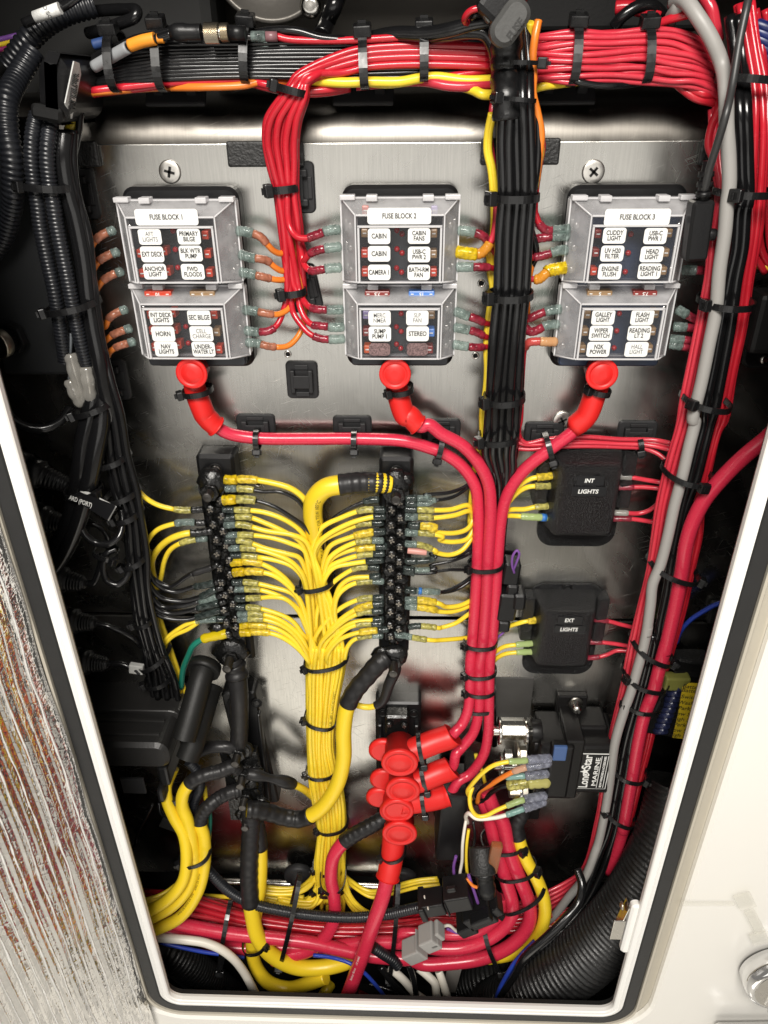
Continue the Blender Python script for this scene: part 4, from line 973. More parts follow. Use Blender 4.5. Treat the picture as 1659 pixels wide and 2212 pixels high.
LTAIL = [['N', (830, 500, 36), (760, 572, 42), (640, 580, 46), (500, 560, 46), (420, 545, 44)], ['N', (845, 530, 40), (790, 602, 46), (660, 615, 50), (520, 590, 50)], ['N', (800, 470, 34), (720, 520, 40), (600, 530, 42), (500, 520, 42)],
         ['N', (870, 560, 42), (830, 620, 48), (740, 625, 50), (600, 600, 50)]]
RTAIL = [['N', (1040, 520, 38), (1110, 610, 44), (1190, 650, 46), (1300, 640, 46)], ['N', (1010, 500, 38), (1080, 620, 44), (1160, 680, 48), (1280, 690, 48)], ['N', (1060, 490, 34), (1180, 560, 40), (1300, 540, 42), (1480, 495, 42), 'O', (250, 480, 40)]]
SO, SY = (SLV_OLV, 15, 6.4), (SLV_YEL, 18, 7.6)
TCb = (TIP_CLR, 11, 6.6); TK = (TIP_DRK, 11, 7.0); TYb = (TIP_YEL, 12, 8.6)
L_R = [ # wires on the right of the left bar: points from the bar outward; colour; sleeve, tip; trunk position
    ([(250, 410), (285, 414), (390, 410), (520, 425), (680, 470), (765, 540), (792, 620), (800, 720)], YEL, SY, TYb, .30, 5.6),
    ([(255, 470), (290, 470), (395, 472), (500, 488), (610, 490), (715, 540), (772, 620), (780, 720)], BLK, SO, TCb, None, 3.6),
    ([(240, 545), (270, 542), (420, 540), (560, 580), (680, 650), (775, 720), (822, 790), (835, 860)], BLK, (SLV_OLV, 17, 8.0), (TIP_YEL, 13, 9.2), None, 4.0),
    ([(240, 600), (275, 603), (360, 605), (500, 618), (640, 668), (735, 735), (778, 810)], YEL, SO, TK, .34, 4.8),
    ([(250, 660), (285, 655), (405, 650), (520, 690), (630, 740), (720, 790), (760, 850)], YEL, SO, TK, .22, 4.8),
    ([(250, 705), (290, 700), (375, 700), (520, 738), (680, 762), (760, 795), (800, 860)], YEL, SO, TCb, .42, 4.8),
    ([(265, 770), (305, 765), (428, 765), (560, 782), (680, 820), (755, 855), (792, 930)], YEL, SO, TCb, .38, 4.8),
    ([(255, 800), (300, 800), (372, 800), (520, 850), (650, 882), (725, 905), (762, 970)], YEL, SO, TK, .16, 4.8),
    ([(280, 850), (325, 848), (428, 850), (560, 882), (680, 935), (745, 1005), (770, 1070)], YEL, SO, TCb, .10, 4.8),
    ([(290, 895), (335, 895), (378, 895), (560, 920), (680, 960), (745, 1025), (768, 1090)], YEL, SO, TK, .07, 4.8),
    ([(290, 940), (332, 935), (448, 936), (560, 980), (650, 1050), (725, 1160), (772, 1320)], YEL, SY, TYb, .05, 5.0),
    ([(305, 1005), (345, 1000), (455, 996), (560, 1018), (655, 1080), (735, 1180), (785, 1340)], YEL, SY, TYb, .12, 5.0),
    ([(300, 1065), (345, 1065), (413, 1065), (560, 1095), (690, 1140), (755, 1240), (795, 1380)], YEL, SO, TK, .18, 4.8),
    ([(310, 1110), (355, 1110), (475, 1112), (600, 1150), (700, 1212), (765, 1330)], YEL, SO, TCb, .10, 4.8),
    ([(320, 1170), (370, 1168), (483, 1163), (560, 1158), (640, 1170), (715, 1235), (770, 1340)], YEL, SO, TK, .20, 4.6),
    ([(320, 1220), (362, 1225), (440, 1225), (560, 1252), (680, 1305), (750, 1390)], YEL, SO, TK, .06, 4.6),
    ([(335, 1270), (375, 1265), (475, 1265), (600, 1300), (700, 1368), (765, 1450)], YEL, SO, TCb, .09, 4.6),
    ([(335, 1305), (375, 1300), (480, 1298), (580, 1322), (680, 1380), (760, 1485)], YEL, SO, TCb, .12, 4.6),
    ([(335, 1340), (375, 1335), (502, 1338), (600, 1365), (700, 1432), (775, 1530)], YEL, SY, TYb, .05, 5.0),
    ([(350, 1385), (392, 1383), (485, 1380), (590, 1400), (700, 1465), (785, 1560)], YEL, SY, TYb, .08, 5.0)]
R_L = [
    ([(1240, 540), (1190, 542), (1090, 575), (960, 650), (905, 710), (880, 800)], BLK, None, (TIP_DRK, 14, 6.6), None, 3.8),
    ([(1280, 600), (1235, 604), (1138, 605), (1000, 652), (880, 712), (832, 785), (818, 870)], YEL, SO, TK, .50, 4.8),
    ([(1280, 645), (1240, 648), (1195, 650), (1050, 690), (900, 770), (842, 830), (826, 905)], YEL, None, TK, .58, 4.8),
    ([(1270, 685), (1215, 688), (1128, 692), (1000, 740), (880, 800), (835, 870), (822, 960)], YEL, SO, TK, .46, 4.8),
    ([(1280, 740), (1240, 745), (1182, 748), (1050, 780), (930, 832), (892, 910), (880, 1000)], YEL, SY, TK, .70, 4.8),
    ([(1270, 800), (1222, 800), (1138, 800), (1020, 840), (930, 902), (900, 970), (890, 1060)], YEL, SO, TCb, .74, 4.8),
    ([(1290, 835), (1245, 838), (1190, 840), (1050, 862), (940, 912), (895, 985), (880, 1080)], YEL, SY, TK, .66, 4.8),
    ([(1275, 880), (1222, 884), (1140, 888), (1020, 920), (930, 962), (882, 1035), (868, 1120)], YEL, SO, TK, .60, 4.8),
    ([(1270, 925), (1200, 928), (1060, 946), (950, 972), (895, 1040), (885, 1130)], YEL, None, (TIP_DRK, 17, 6.6), .68, 4.6),
    ([(1240, 975), (1205, 970), (1105, 970), (1020, 1010), (930, 1082), (862, 1190), (838, 1320)], YEL, SO, TK, .32, 4.6),
    ([(1250, 1025), (1190, 1030), (1060, 1040), (990, 1090), (960, 1165), (945, 1270)], YEL, None, TK, .80, 4.8),
    ([(1270, 1060), (1220, 1058), (1130, 1060), (1040, 1090), (975, 1150), (955, 1260)], YEL, SO, TCb, .86, 4.8),
    ([(1270, 1160), (1222, 1163), (1132, 1168), (1020, 1212), (920, 1292), (835, 1410)], YEL, SO, TK, .26, 4.8),
    ([(1270, 1200), (1225, 1203), (1190, 1207), (1080, 1242), (980, 1312), (905, 1400)], YEL, SY, TK, .48, 4.8),
    ([(1265, 1245), (1212, 1248), (1135, 1254), (1030, 1300), (930, 1382), (865, 1460)], YEL, SO, TK, .40, 4.8),
    ([(1270, 1300), (1225, 1303), (1060, 1322), (970, 1372), (885, 1480)], YEL, None, TK, .55, 4.8),
    ([(1260, 1330), (1215, 1328), (1140, 1328), (1050, 1350), (980, 1402), (905, 1510)], YEL, SO, TK, .62, 4.8),
    ([(1300, 1362), (1265, 1365), (1190, 1372), (1060, 1396), (970, 1442), (905, 1545)], YEL, SY, TK, .68, 4.8),
    ([(1265, 1405), (1220, 1403), (1148, 1407), (1080, 1428), (1040, 1470), (1018, 1550)], YEL, SO, TCb, .93, 4.8)]
for side, lst, bar in (('left', L_R, 'left'), ('right', R_L, 'right')):
    for i, (pp, m, sl, tp, t, mm) in enumerate(lst):
        hs = [31, 31, 31, 32, 33, 32, 30, 28, 27]; row = i % 3
        sp = [at('H', x, y, hs[min(k, len(hs) - 1)] + (row - 1) * 1.5) for k, (x, y) in enumerate(pp)]
        if t is not None:
            sp += trunk_from(t, pp[-1][1], row, i + (100 if side == 'right' else 0))
            tl = (LTAIL[i % 4] if t < .42 else RTAIL[i % 3]) if i % 2 == 0 or t < .2 or t > .8 else ['N', (900 + (i % 5) * 22, 520, 34), (890 + (i % 5) * 26, 640, 30)]
            tp_ = pts(tl); off = Vector(((i % 5 - 2) * .0016, (row - 1) * .004, (i % 4 - 1.5) * .0042)); sp += [q + off for q in tp_]
        else: sp += [at('H', pp[-1][0] + 5, pp[-1][1] + 130, 14)]
        nm = 'yellow_wire' if m is YEL else 'black_wire'
        lab = f'{"thin black" if m is BLK else "yellow"} wire fanning from {bar} bus bar into the yellow trunk, {ORD[i]} from top'
        wire(nm, lab, 'yellow wire' if m is YEL else 'black wire', sp[::-1], mm, m, sleeve=sl, tip=tp, group=None, per=6)
# extra wires of the trunk that are only seen inside it
ORDT = ORD
for i in range(9):
    t = .12 + .095 * i
    sp = trunk_from(t, 1150 + (i % 3) * 60, 2 + i % 2 * .5, 500 + i)
    sp += pts(['N', (850 + i * 18, 500, 38), (850 + i * 20, 600, 36)])
    o_, P_ = wire('yellow_wire', f'plain yellow wire in the front of the yellow trunk, {ORD[i]} from the left', 'yellow wire', sp, 4.8, YEL, per=6, group='plain yellow wires of the yellow trunk')
    if i == 7: print_along(o_, P_, 'LL32035 CSA AWM I A 600V 105°C', .0024, .0034, .085, TEXT_BLACK, ang=.1)
def hside(lst, lab, cat='yellow wire', rev=True):
    for i, (sp, m, mm, sl, tp, l) in enumerate(lst):
        nm = {YEL: 'yellow_wire', BLK: 'black_wire', PINK: 'pink_wire', RED: 'red_wire', GREEN: 'green_wire'}[m]
        wire(nm, l, nm.replace('_', ' '), sp, mm, m, sleeve=sl, tip=tp)
# ------------------------------------------------ wires to the right of the right bar
hside([
    (['I', (330, 330, 8), (252, 435, 14), (130, 492, 24), (-40, 512, 30), 'H', (1560, 526, 30), (1470, 530, 30), (1400, 535, 30)], BLK, 3.4, (TIP_CLR, 17, 6.0), TK, 'upper thin black wire leaving the right bus bar at its top stud'),
    (['I', (330, 350, 8), (262, 440, 12), (150, 520, 22), (0, 552, 30), 'H', (1550, 560, 30), (1480, 565, 30), (1400, 560, 30)], BLK, 3.4, (TIP_CLR, 17, 6.0), TK, 'lower thin black wire leaving the right bus bar at its top stud'),
    (['I', (275, 680, 12), (262, 610, 12), (240, 575, 16), (130, 602, 24), (0, 606, 29), 'H', (1512, 602, 30), (1430, 600, 30), (1400, 598, 30)], YEL, 4.6, SO, TK, 'yellow wire right of the right bus bar, first from top'),
    (['I', (272, 760, 10), (268, 650, 12), (250, 612, 16), (150, 640, 24), (0, 656, 29), 'H', (1558, 652, 30), (1430, 648, 30), (1400, 646, 30)], YEL, 4.6, SO, (TIP_CLR, 12, 7.6), 'yellow wire right of the right bus bar, second from top'),
    (['I', (285, 560, 8), (272, 660, 12), (240, 722, 18), (150, 752, 24), (0, 735, 29), 'H', (1590, 715, 30), (1482, 706, 30), (1420, 700, 30)], YEL, 4.6, SY, TK, 'yellow wire with black print right of the right bus bar, third from top'),
    (['I', (290, 620, 6), (275, 710, 10), (240, 785, 16), (150, 808, 22), (60, 795, 26), 'H', (1640, 775, 29), (1552, 755, 30), (1430, 748, 30), (1400, 745, 30)], YEL, 4.6, SO, (TIP_CLR, 12, 7.6), 'yellow wire right of the right bus bar, fourth from top'),
    (['I', (290, 700, 6), (258, 790, 14), (200, 862, 20), (120, 890, 24), (30, 872, 28), 'H', (1600, 868, 29), (1500, 828, 30), (1430, 822, 30), (1400, 818, 30)], YEL, 4.6, SO, TCb, 'yellow wire right of the right bus bar, fifth from top'),
    (['I', (300, 780, 6), (250, 855, 14), (150, 902, 22), (0, 885, 26), 'H', (1600, 900, 29), (1548, 925, 30), (1470, 930, 30), (1400, 932, 30)], BLK, 3.2, TIP_CLR and (TIP_DRK, 17, 6.4), TK, 'thin black wire right of the right bus bar, just under the pink stub'),
    (['I', (300, 820, 6), (250, 880, 14), (150, 925, 22), (0, 960, 26), 'H', (1600, 975, 29), (1500, 990, 30), (1430, 985, 30), (1390, 980, 30)], BLK, 3.2, (TIP_CLR, 14, 6.0), TK, 'thin black wire right of the right bus bar, upper of the middle pair'),
    (['I', (300, 880, 6), (255, 975, 14), (120, 985, 20), (0, 1000, 24), 'H', (1600, 1000, 28), (1500, 1010, 30), (1430, 1000, 30), (1390, 990, 30)], BLK, 3.2, None, TK, 'thin black wire right of the right bus bar, lower of the middle pair'),
    (['I', (300, 990, 6), (248, 1042, 12), (170, 1090, 18), (80, 1125, 24), 'H', (1590, 1125, 29), (1470, 1120, 30), (1400, 1112, 30)], BLK, 3.6, (TIP_CLR, 22, 6.6), TK, 'thin black wire in a blue banded shrink right of the right bus bar'),
    (['I', (310, 1010, 6), (250, 1060, 12), (170, 1110, 17), (90, 1130, 22), (20, 1130, 25)], BLK, 3.2, None, None, 'thin black wire running behind the red feeds, lowest of the blacks'),
    (['I', (300, 1150, 6), (245, 1188, 12), (180, 1214, 18), (100, 1220, 24), 'H', (1620, 1200, 29), (1525, 1180, 30), (1440, 1178, 30), (1400, 1180, 30)], YEL, 4.8, SY, (TIP_CLR, 12, 7.6), 'upper of two yellow wires in yellow sleeves at the lower right bus bar'),
    (['I', (300, 1180, 6), (240, 1218, 12), (130, 1252, 20), (0, 1242, 26), 'H', (1590, 1240, 29), (1525, 1226, 30), (1440, 1218, 30), (1400, 1210, 30)], YEL, 4.8, SY, (TIP_CLR, 12, 7.6), 'lower of two yellow wires in yellow sleeves at the lower right bus bar'),
    (['I', (310, 1220, 6), (240, 1270, 12), (160, 1325, 20), (60, 1355, 25), 'H', (1620, 1355, 29), (1540, 1345, 30), (1480, 1342, 30), (1420, 1350, 30)], YEL, 4.6, SO, (TIP_DRK, 13, 6.6), 'yellow wire right of the right bus bar, second from the bottom'),
    (['I', (300, 1410, 6), (165, 1424, 18), (60, 1432, 25), 'H', (1580, 1433, 29), (1478, 1420, 30), (1400, 1405, 30), (1330, 1395, 30)], YEL, 4.6, SO, (TIP_CLR, 18, 6.8), 'yellow wire right of the right bus bar, lowest'),
    ], '')
p0, p1 = at('H', 1418, 862, 30), at('H', 1540, 875, 31)
tag(MB().cyl(p0, p1, .0030, n=12).build('wire_stub', mat('pink_stub', (.55, .26, .22), .4), bevel=.0004), 'short pink capped wire stub on the right of the right bus bar', 'wire stub')
o = MB().cyl(at('H', 1488, 1119, 30), at('H', 1508, 1121, 30), .0036, n=12).build('marker_band', mat('blue_band', (.03, .15, .45), .4)); tag(o, 'blue band round the shrink of a thin black wire', 'marker band')
# ------------------------------------------------ wires left of the left bar
KB = dict()
hside([
    (['G', (770, 250, 22), (810, 280, 24), (835, 360, 26), (865, 450, 30), (905, 510, 34), (1000, 572, 34), (1145, 605, 32), (1232, 605, 31), (1300, 600, 30)], YEL, 4.6, SO, (SEAL, 12, 6.4), 'yellow wire from the black trunk to the left bus bar, first from top'),
    (['G', (970, 1020, 14), (945, 930, 16), (930, 850, 22), (945, 790, 28), (1020, 720, 34), (1160, 684, 32), (1260, 686, 31), (1310, 688, 30)], YEL, 4.6, (TIP_CLR, 18, 6.8), (SEAL, 10, 6.4), 'yellow wire to the left bus bar, second from top, in a clear sleeve'),
    (['G', (1000, 1100, 10), (975, 1020, 14), (965, 940, 18), (1000, 860, 26), (1090, 785, 34), (1180, 755, 33), (1245, 750, 31), (1360, 735, 30)], YEL, 6.2, None, (SEAL, 22, 8.0), 'thicker yellow wire to the left bus bar with a black sealed lug'),
    (['G', (1010, 1080, 14), (1025, 1030, 18), (1045, 930, 22), (1090, 850, 28), (1180, 805, 33), (1250, 792, 31), (1320, 785, 30)], YEL, 4.8, SO, TCb, 'yellow wire to the left bus bar, lowest of the upper group'),
    (['G', (880, 830, 36), (930, 960, 36), (975, 1040, 34), (1080, 1090, 34), (1200, 1020, 34), (1330, 975, 32), (1395, 945, 31)], BLK, 4.6, (SHRINK, 20, 6.4), (SEAL, 8, 6.4), 'black wire to the left bus bar, first from top'),
    (['G', (900, 880, 34), (945, 1000, 36), (1000, 1080, 35), (1100, 1125, 35), (1230, 1095, 33), (1340, 1075, 32), (1410, 1050, 31)], BLK, 4.6, (TIP_DRK, 20, 7.0), (SEAL, 8, 6.4), 'black wire to the left bus bar, second from top'),
    (['G', (905, 930, 34), (945, 1070, 36), (1020, 1160, 36), (1150, 1185, 35), (1290, 1150, 33), (1370, 1110, 32), (1425, 1095, 31)], BLK, 4.6, (TIP_DRK, 18, 7.0), (SEAL, 8, 6.4), 'black wire to the left bus bar, third from top'),
    (['G', (910, 980, 34), (950, 1120, 36), (1020, 1215, 36), (1150, 1215, 36), (1250, 1190, 34), (1350, 1165, 32), (1425, 1140, 31)], BLK, 4.6, (TIP_CLR, 18, 6.6), (SEAL, 8, 6.4), 'black wire to the left bus bar, fourth from top, in a clear sleeve'),
    (['G', (912, 1050, 34), (955, 1190, 36), (1050, 1258, 36), (1190, 1248, 35), (1310, 1215, 33), (1400, 1195, 32), (1440, 1180, 31)], BLK, 4.6, (TIP_DRK, 22, 7.0), (SEAL, 8, 6.4), 'black wire to the left bus bar, fifth from top'),
    (['G', (905, 1100, 34), (950, 1230, 36), (1050, 1290, 36), (1180, 1302, 35), (1260, 1285, 33), (1380, 1250, 32), (1440, 1240, 31)], BLK, 4.6, (TIP_DRK, 26, 7.0), (SEAL, 6, 6.4), 'black wire to the left bus bar, lowest'),
    (['J', (1060, 60, 20), (1035, 0, 24), 'G', (1040, 1440, 28), (1100, 1385, 32), (1190, 1330, 33), (1270, 1308, 32), (1390, 1300, 31), (1440, 1305, 30)], YEL, 4.4, (TIP_CLR, 20, 7.2), (TIP_DRK, 10, 7.2), 'upper of two yellow wires joined in one clear sleeve at the lower left bus bar'),
    (['J', (1075, 80, 20), (1050, 10, 24), 'G', (1055, 1450, 28), (1110, 1400, 32), (1190, 1365, 33), (1262, 1318, 32)], YEL, 4.4, None, None, 'lower of two yellow wires joined in one clear sleeve at the lower left bus bar'),
    (['J', (1150, 270, 20), (1165, 150, 26), (1200, 60, 32), 'G', (1230, 1465, 34), (1290, 1425, 33), (1420, 1395, 31), (1445, 1385, 30)], GREEN, 6.2, (clear_mat('bright_yellow_sleeve', (.9, .8, .1), .75, (.66, .50, .01)), 26, 9.6), None, 'green earth wire in a bright yellow sleeve at the left bus bar')], '')
for k, x in enumerate((985, 1000, 1022, 1040)):
    wire('yellow_wire', f'yellow wire running down beside the black trunk at lower left, {ORD[k]} from the left', 'yellow wire', ['G', (950 + k * 6, 1000, 12), (962 + k * 8, 1180, 14), (x - 10, 1330, 16), 'J', (x + 40, 10, 18), (x + 80 + k * 6, 180, 18), (x + 110 + k * 12, 330, 14), (x + 150 + k * 20, 560, 12)], 4.6, YEL, group='yellow wires beside the black trunk at lower left')
# ------------------------------------------------ trunk ties
for i, (c, a, b, hd) in enumerate((('H', (735, 1075), (960, 1030), 0), ('K', (765, 115), (1040, 65), 0), ('K', (765, 440), (965, 480), 0), ('K', (775, 785), (970, 775), 0), ('K', (845, 1140), (1040, 1110), 0), ('N', (820, 350), (1030, 350), 0))):
    tie('black cable tie round the yellow trunk, ' + ORD[i] + ' from the top', c, a, b, 24, 17, head=hd, low=14, wd=4.4)
tie('black cable tie round the yellow trunk at its foot, head at left', 'N', (815, 485), (1035, 470), 30, 18, head=0, wd=4.6)
# ------------------------------------------------ thick yellow cables
o, P = wire('yellow_cable', 'thick printed yellow cable arching from the right bus bar top into the trunk', 'cable', ['H', (850, 1000, 14), (845, 860, 20), (828, 720, 27), (815, 620, 31), (830, 535, 34), (900, 465, 36), (1030, 440, 35), (1130, 430, 33), (1230, 432, 32), (1310, 440, 30)], 17.5, YBIG, n=20, per=10)
_, T = cut_tail(P, .045); k = len(T)
MB().sweep(T, [.0096 * (1 - .10 * (i / (k - 1))) * (1 + .03 * math.sin(i * 1.3)) for i in range(k)], 18).build('heat_shrink', SHRINK, parent=o)
print_along(o, P, 'UL BC-5W2   FT1 FT2 OR TEW 105°C', .00875, .0050, .060, TEXT_BLACK, ang=-.55)
o, P = wire('yellow_cable', 'thickest yellow cable swinging down in front of the trunk to the left power post', 'cable', ['K', (395, 1045, 58), (450, 1045, 56), (540, 1065, 52), (640, 1095, 50), (735, 1105, 50), (860, 1045, 52), (965, 900, 52), (1012, 720, 51), (1012, 540, 49), (1035, 390, 47), (1085, 290, 44), (1165, 195, 40), (1240, 110, 36), (1290, 70, 32)], 16.5, YBIG, n=22, per=10)
for Pn, L_ in ((P, .068), (P[::-1], .080)):
    _, T = cut_tail(Pn, L_); k = len(T)
    MB().sweep(T, [.0094 * (1 + (.15 * max(0, (i / k - .45)))) * (1 + .03 * math.sin(i * 1.1)) for i in range(k)], 18).build('heat_shrink', SHRINK, parent=o)
o, P = wire('yellow_cable', 'short printed yellow cable from the right bus bar foot going behind the thickest cable', 'cable', ['K', (1060, 360, 28), (1110, 385, 32), (1190, 392, 34), (1260, 355, 35), (1300, 250, 36), (1340, 150, 34), (1335, 110, 31)], 6.6, YEL, n=12)
_, T = cut_tail(P, .062); MB().sweep(T, [.0046 + .0022 * (i / len(T)) for i in range(len(T))], 14).build('heat_shrink', SHRINK, parent=o)
o, P = wire('yellow_cable', 'printed yellow cable from the left power post running behind the trunk', 'cable', ['K', (860, 1010, 10), (790, 940, 22), (720, 895, 34), (640, 868, 42), (560, 850, 46), (480, 830, 48), (400, 815, 48)], 8.4, YEL, n=14)
_, T = cut_tail(P, .058); MB().sweep(T, [.0058 + .0014 * math.sin(i * .35) for i in range(len(T))], 14).build('heat_shrink', SHRINK, parent=o)
# ------------------------------------------------ left power post with its lugs, and the right power post
def power_post(lab, c, tl, br, tilt, holes):
    """moulded base between crop px corners at h = 16"""
    a, b_ = at(c, *tl, 18), at(c, *br, 18)
    t = thing('power_post', lab, 'power post', ((a.x + b_.x) / 2, 0, (a.z + b_.z) / 2), 'power posts')
    R = rotY(tilt); cx_, cz_ = (a.x + b_.x) / 2, (a.z + b_.z) / 2
    w_, l_ = b_.x - a.x, a.z - b_.z
    q = MB(); q.rrect((cx_, cz_), w_, l_, .004, .0005, .018, .002, R=R); q.build('base', PLASTIC, t)
    for sx in (-1, 1):
        q = MB(); q.rrect((cx_ + sx * w_ * .40, cz_ - l_ * .04), w_ * .10, l_ * .80, .0015, .018, .026, .0012, R=Matrix.Identity(3)); q.build('side_rail', PLASTIC, t)
        for e in ((.42,) if holes else ()):
            p = Vector((cx_ + sx * w_ * .34, -.0181, cz_ + l_ * e))
            MB().lathe(p, (0, -1, 0), [(0, .0062), (.0012, .0060), (.0012, .0044), (.0001, .0042)], 18).build('screw_well', DULL, t)
            MB().lathe(p, (0, -1, 0), [(0, .0034), (.001, .003)], 12).build('mounting_screw', mat('black_screw', (.03, .03, .03), .3, metal=.7), t)
    return t, (cx_, cz_, w_, l_)
ppL, gl = power_post('left black power post with four sealed studs', 'K', (265, 300), (572, 1010), -4, True)
ppR, gr = power_post('right black power post under the red boots', 'K', (1212, 365), (1490, 1090), 0, True)
q = MB(); a, b_ = at('K', 1275, 470, 34), at('K', 1425, 560, 34)
q.rrect(((a.x + b_.x) / 2, (a.z + b_.z) / 2), b_.x - a.x, (a.z - b_.z) * 1.35, .003, .018, .034, .002); q.build('terminal_block', SEAL, ppR)
for x, y in ((1302, 497), (1397, 503)): screw_blob(ppR, at('K', x, y, 35), .0034)
MB().lathe(at('K', 1350, 660, 30), (0, -1, 0), [(0, .016), (.02, .016)], 20).build('stud_barrel', SEAL, ppR)
q = MB(); q.band([at('K', 345, 660, 34), at('K', 375, 800, 34), at('K', 392, 940, 34), at('K', 410, 1090, 34)], (1, 0, 0), .040, .010); q.build('link_bar', SEAL, ppL)
for x, y in ((345, 670), (375, 812), (390, 945), (405, 1075)):
    stud(ppL, at('K', x, y, 42), .0046, .016, nut=.0088); blob(ppL, at('K', x + 8, y - 10, 38), .017, sq=(1, .4, .9))
for x, y, r in ((460, 800, .008), (490, 1000, .009), (330, 760, .008), (470, 1040, .009), (420, 880, .009)): blob(ppL, at('K', x, y, 40), r)
o, P = wire('link_cable', 'thick link cable in black heat shrink from the left bus bar to the power post', 'cable', ['K', (305, 95, 34), (330, 170, 38), (345, 280, 42), (350, 420, 42), (350, 540, 40), (345, 640, 38)], 19, SHRINK, n=20, per=10)
MB().sweep(P[4:14], [.0112 + .0010 * math.sin(i) for i in range(10)], 18).build('shrink_collar', SHRINK, parent=o)
for j, (sp, lab) in enumerate(((['K', (90, 680, 44), (160, 650, 46), (250, 645, 46), (340, 665, 42)], 'black shrink covered cable leaving the left power post at its top stud'),
                    )):
    wire('shrink_cable', lab, 'cable', sp, 13, SHRINK, n=16, per=8)
# yellow battery cables at the left
def ycab(lab, sp, mm, shr=None, dia=None, txt=None):
    o, P = wire('yellow_cable', lab, 'cable', sp, mm, YBIG, n=18, per=9)
    if shr:
        _, T = cut_tail(P, shr); k = len(T)
        MB().sweep(T, [(dia or mm * 1.14) * .0005 * (1 + .04 * math.sin(i * 1.7)) for i in range(k)], 16).build('heat_shrink', SHRINK, parent=o)
    return o, P
CM = [ycab('upper left yellow cable with shrink end at second stud of left power post', ['M', (880, 720, 112), (960, 690, 108), (1100, 612, 100), (1200, 490, 90), (1235, 340, 80), (1218, 190, 74), 'J', (1190, 1110, 70), (1160, 1030, 66), (1165, 940, 62), (1220, 866, 58), (1310, 822, 54), (1400, 800, 50), (1480, 770, 46), (1510, 790, 44)], 13.8, .060, 15.5),
      ycab('left yellow cable with a shrink end at the third stud, printed in black', ['M', (900, 800, 112), (975, 772, 108), (1140, 690, 98), (1255, 530, 88), (1300, 340, 78), (1295, 170, 71), 'J', (1272, 1130, 67), (1290, 1065, 62), (1340, 1010, 57), (1400, 965, 50), (1480, 930, 47), (1530, 920, 44)], 13.8, .062, 15.5),
      ycab('left yellow cable coming down from under the black control box', ['M', (860, 680, 118), (930, 655, 114), (1060, 580, 106), (1160, 460, 96), (1185, 310, 86), (1165, 160, 76), 'J', (1105, 1090, 70), (1062, 985, 62), (1055, 900, 54), (1100, 780, 44)], 13.0)]
print_along(CM[1][0], CM[1][1], 'AWG OR MTW OR TEW     AWG OR MTW', .0069, .0036, .085, TEXT_BLACK, ang=.55)
for i in range(3):
    wire('yellow_wire', ['upper', 'middle', 'lower'][i] + ' thin yellow wire leaving at the left edge under the control box', 'yellow wire', ['M', (870, 580 + i * 14, 100), (940, 572 + i * 12, 96), (1040, 535 + i * 12, 88), (1150, 450 + i * 12, 76), (1240, 340 + i * 10, 60), (1300, 240, 44)], 4.4, YEL)
wire('green_wire', 'green earth wire between the yellow cables at lower left', 'green wire', ['M', (940, 650, 100), (1010, 610, 96), (1110, 520, 86), (1200, 380, 70), (1320, 190, 56), 'J', (1335, 1140, 48), (1330, 1000, 40)], 4.6, GREEN)
wire('yellow_wire', 'yellow wire running down behind the two shrink ends at lower left', 'yellow wire', ['J', (1300, 900, 26), (1305, 960, 30), (1325, 1060, 36), (1330, 1200, 44), 'M', (1325, 200, 52), (1280, 420, 62)], 5.4, YEL)
tie('black cable tie round the three yellow cables at lower left', 'M', (1145, 310), (1335, 270), 78, 16, head=0, wd=4.6)
tie('black cable tie round the upper yellow cable under the hose pair', 'J', (1135, 955), (1215, 945), 56, 12, head=0, wd=4.6)
o, P = ycab('thick yellow cable running down from the left power post and curling right', ['N', (1120, 935, 82), (1050, 965, 84), (900, 1005, 88), (720, 1005, 92), (560, 930, 92), (470, 820, 88), (430, 660, 80), (412, 480, 72), (412, 350, 66), (420, 200, 58), (425, 80, 50), (415, -20, 44)], 18.5, .135, 21)
o, P = ycab('second thick yellow cable from the left power post, dipping lower behind', ['N', (900, 1070, 96), (800, 1105, 96), (660, 1140, 94), (540, 1105, 92), (455, 1000, 88), (432, 860, 82), (450, 680, 74), (478, 480, 64), (484, 300, 56), (470, 150, 50), (450, 60, 44)], 16.5, .04, 18)
tie('black cable tie round the two thick yellow cables at bottom left', 'N', (375, 850), (525, 830), 86, 17, head=1, wd=5.0)
o, P = wire('red_cable', 'thick red cable with a black shrink end leaving the right power post', 'cable', ['N', (560, 960, 84), (640, 935, 84), (790, 900, 82), (905, 800, 78), (955, 680, 72), (952, 560, 66), (932, 430, 60), (950, 300, 54), (1010, 215, 50), (1080, 165, 47), (1180, 110, 44), (1270, 60, 40), (1330, 30, 36)], 15.5, CABLE, n=18, per=9)
_, T = cut_tail(P, .068); MB().sweep(T, [.0088 * (1 + .05 * math.sin(i * 1.9)) for i in range(len(T))], 16).build('heat_shrink', SHRINK, parent=o)
tie('black cable tie joining the thick red cable to the yellow trunk', 'N', (865, 420), (1025, 430), 46, 24, head=.28, wd=5.0, low=20)
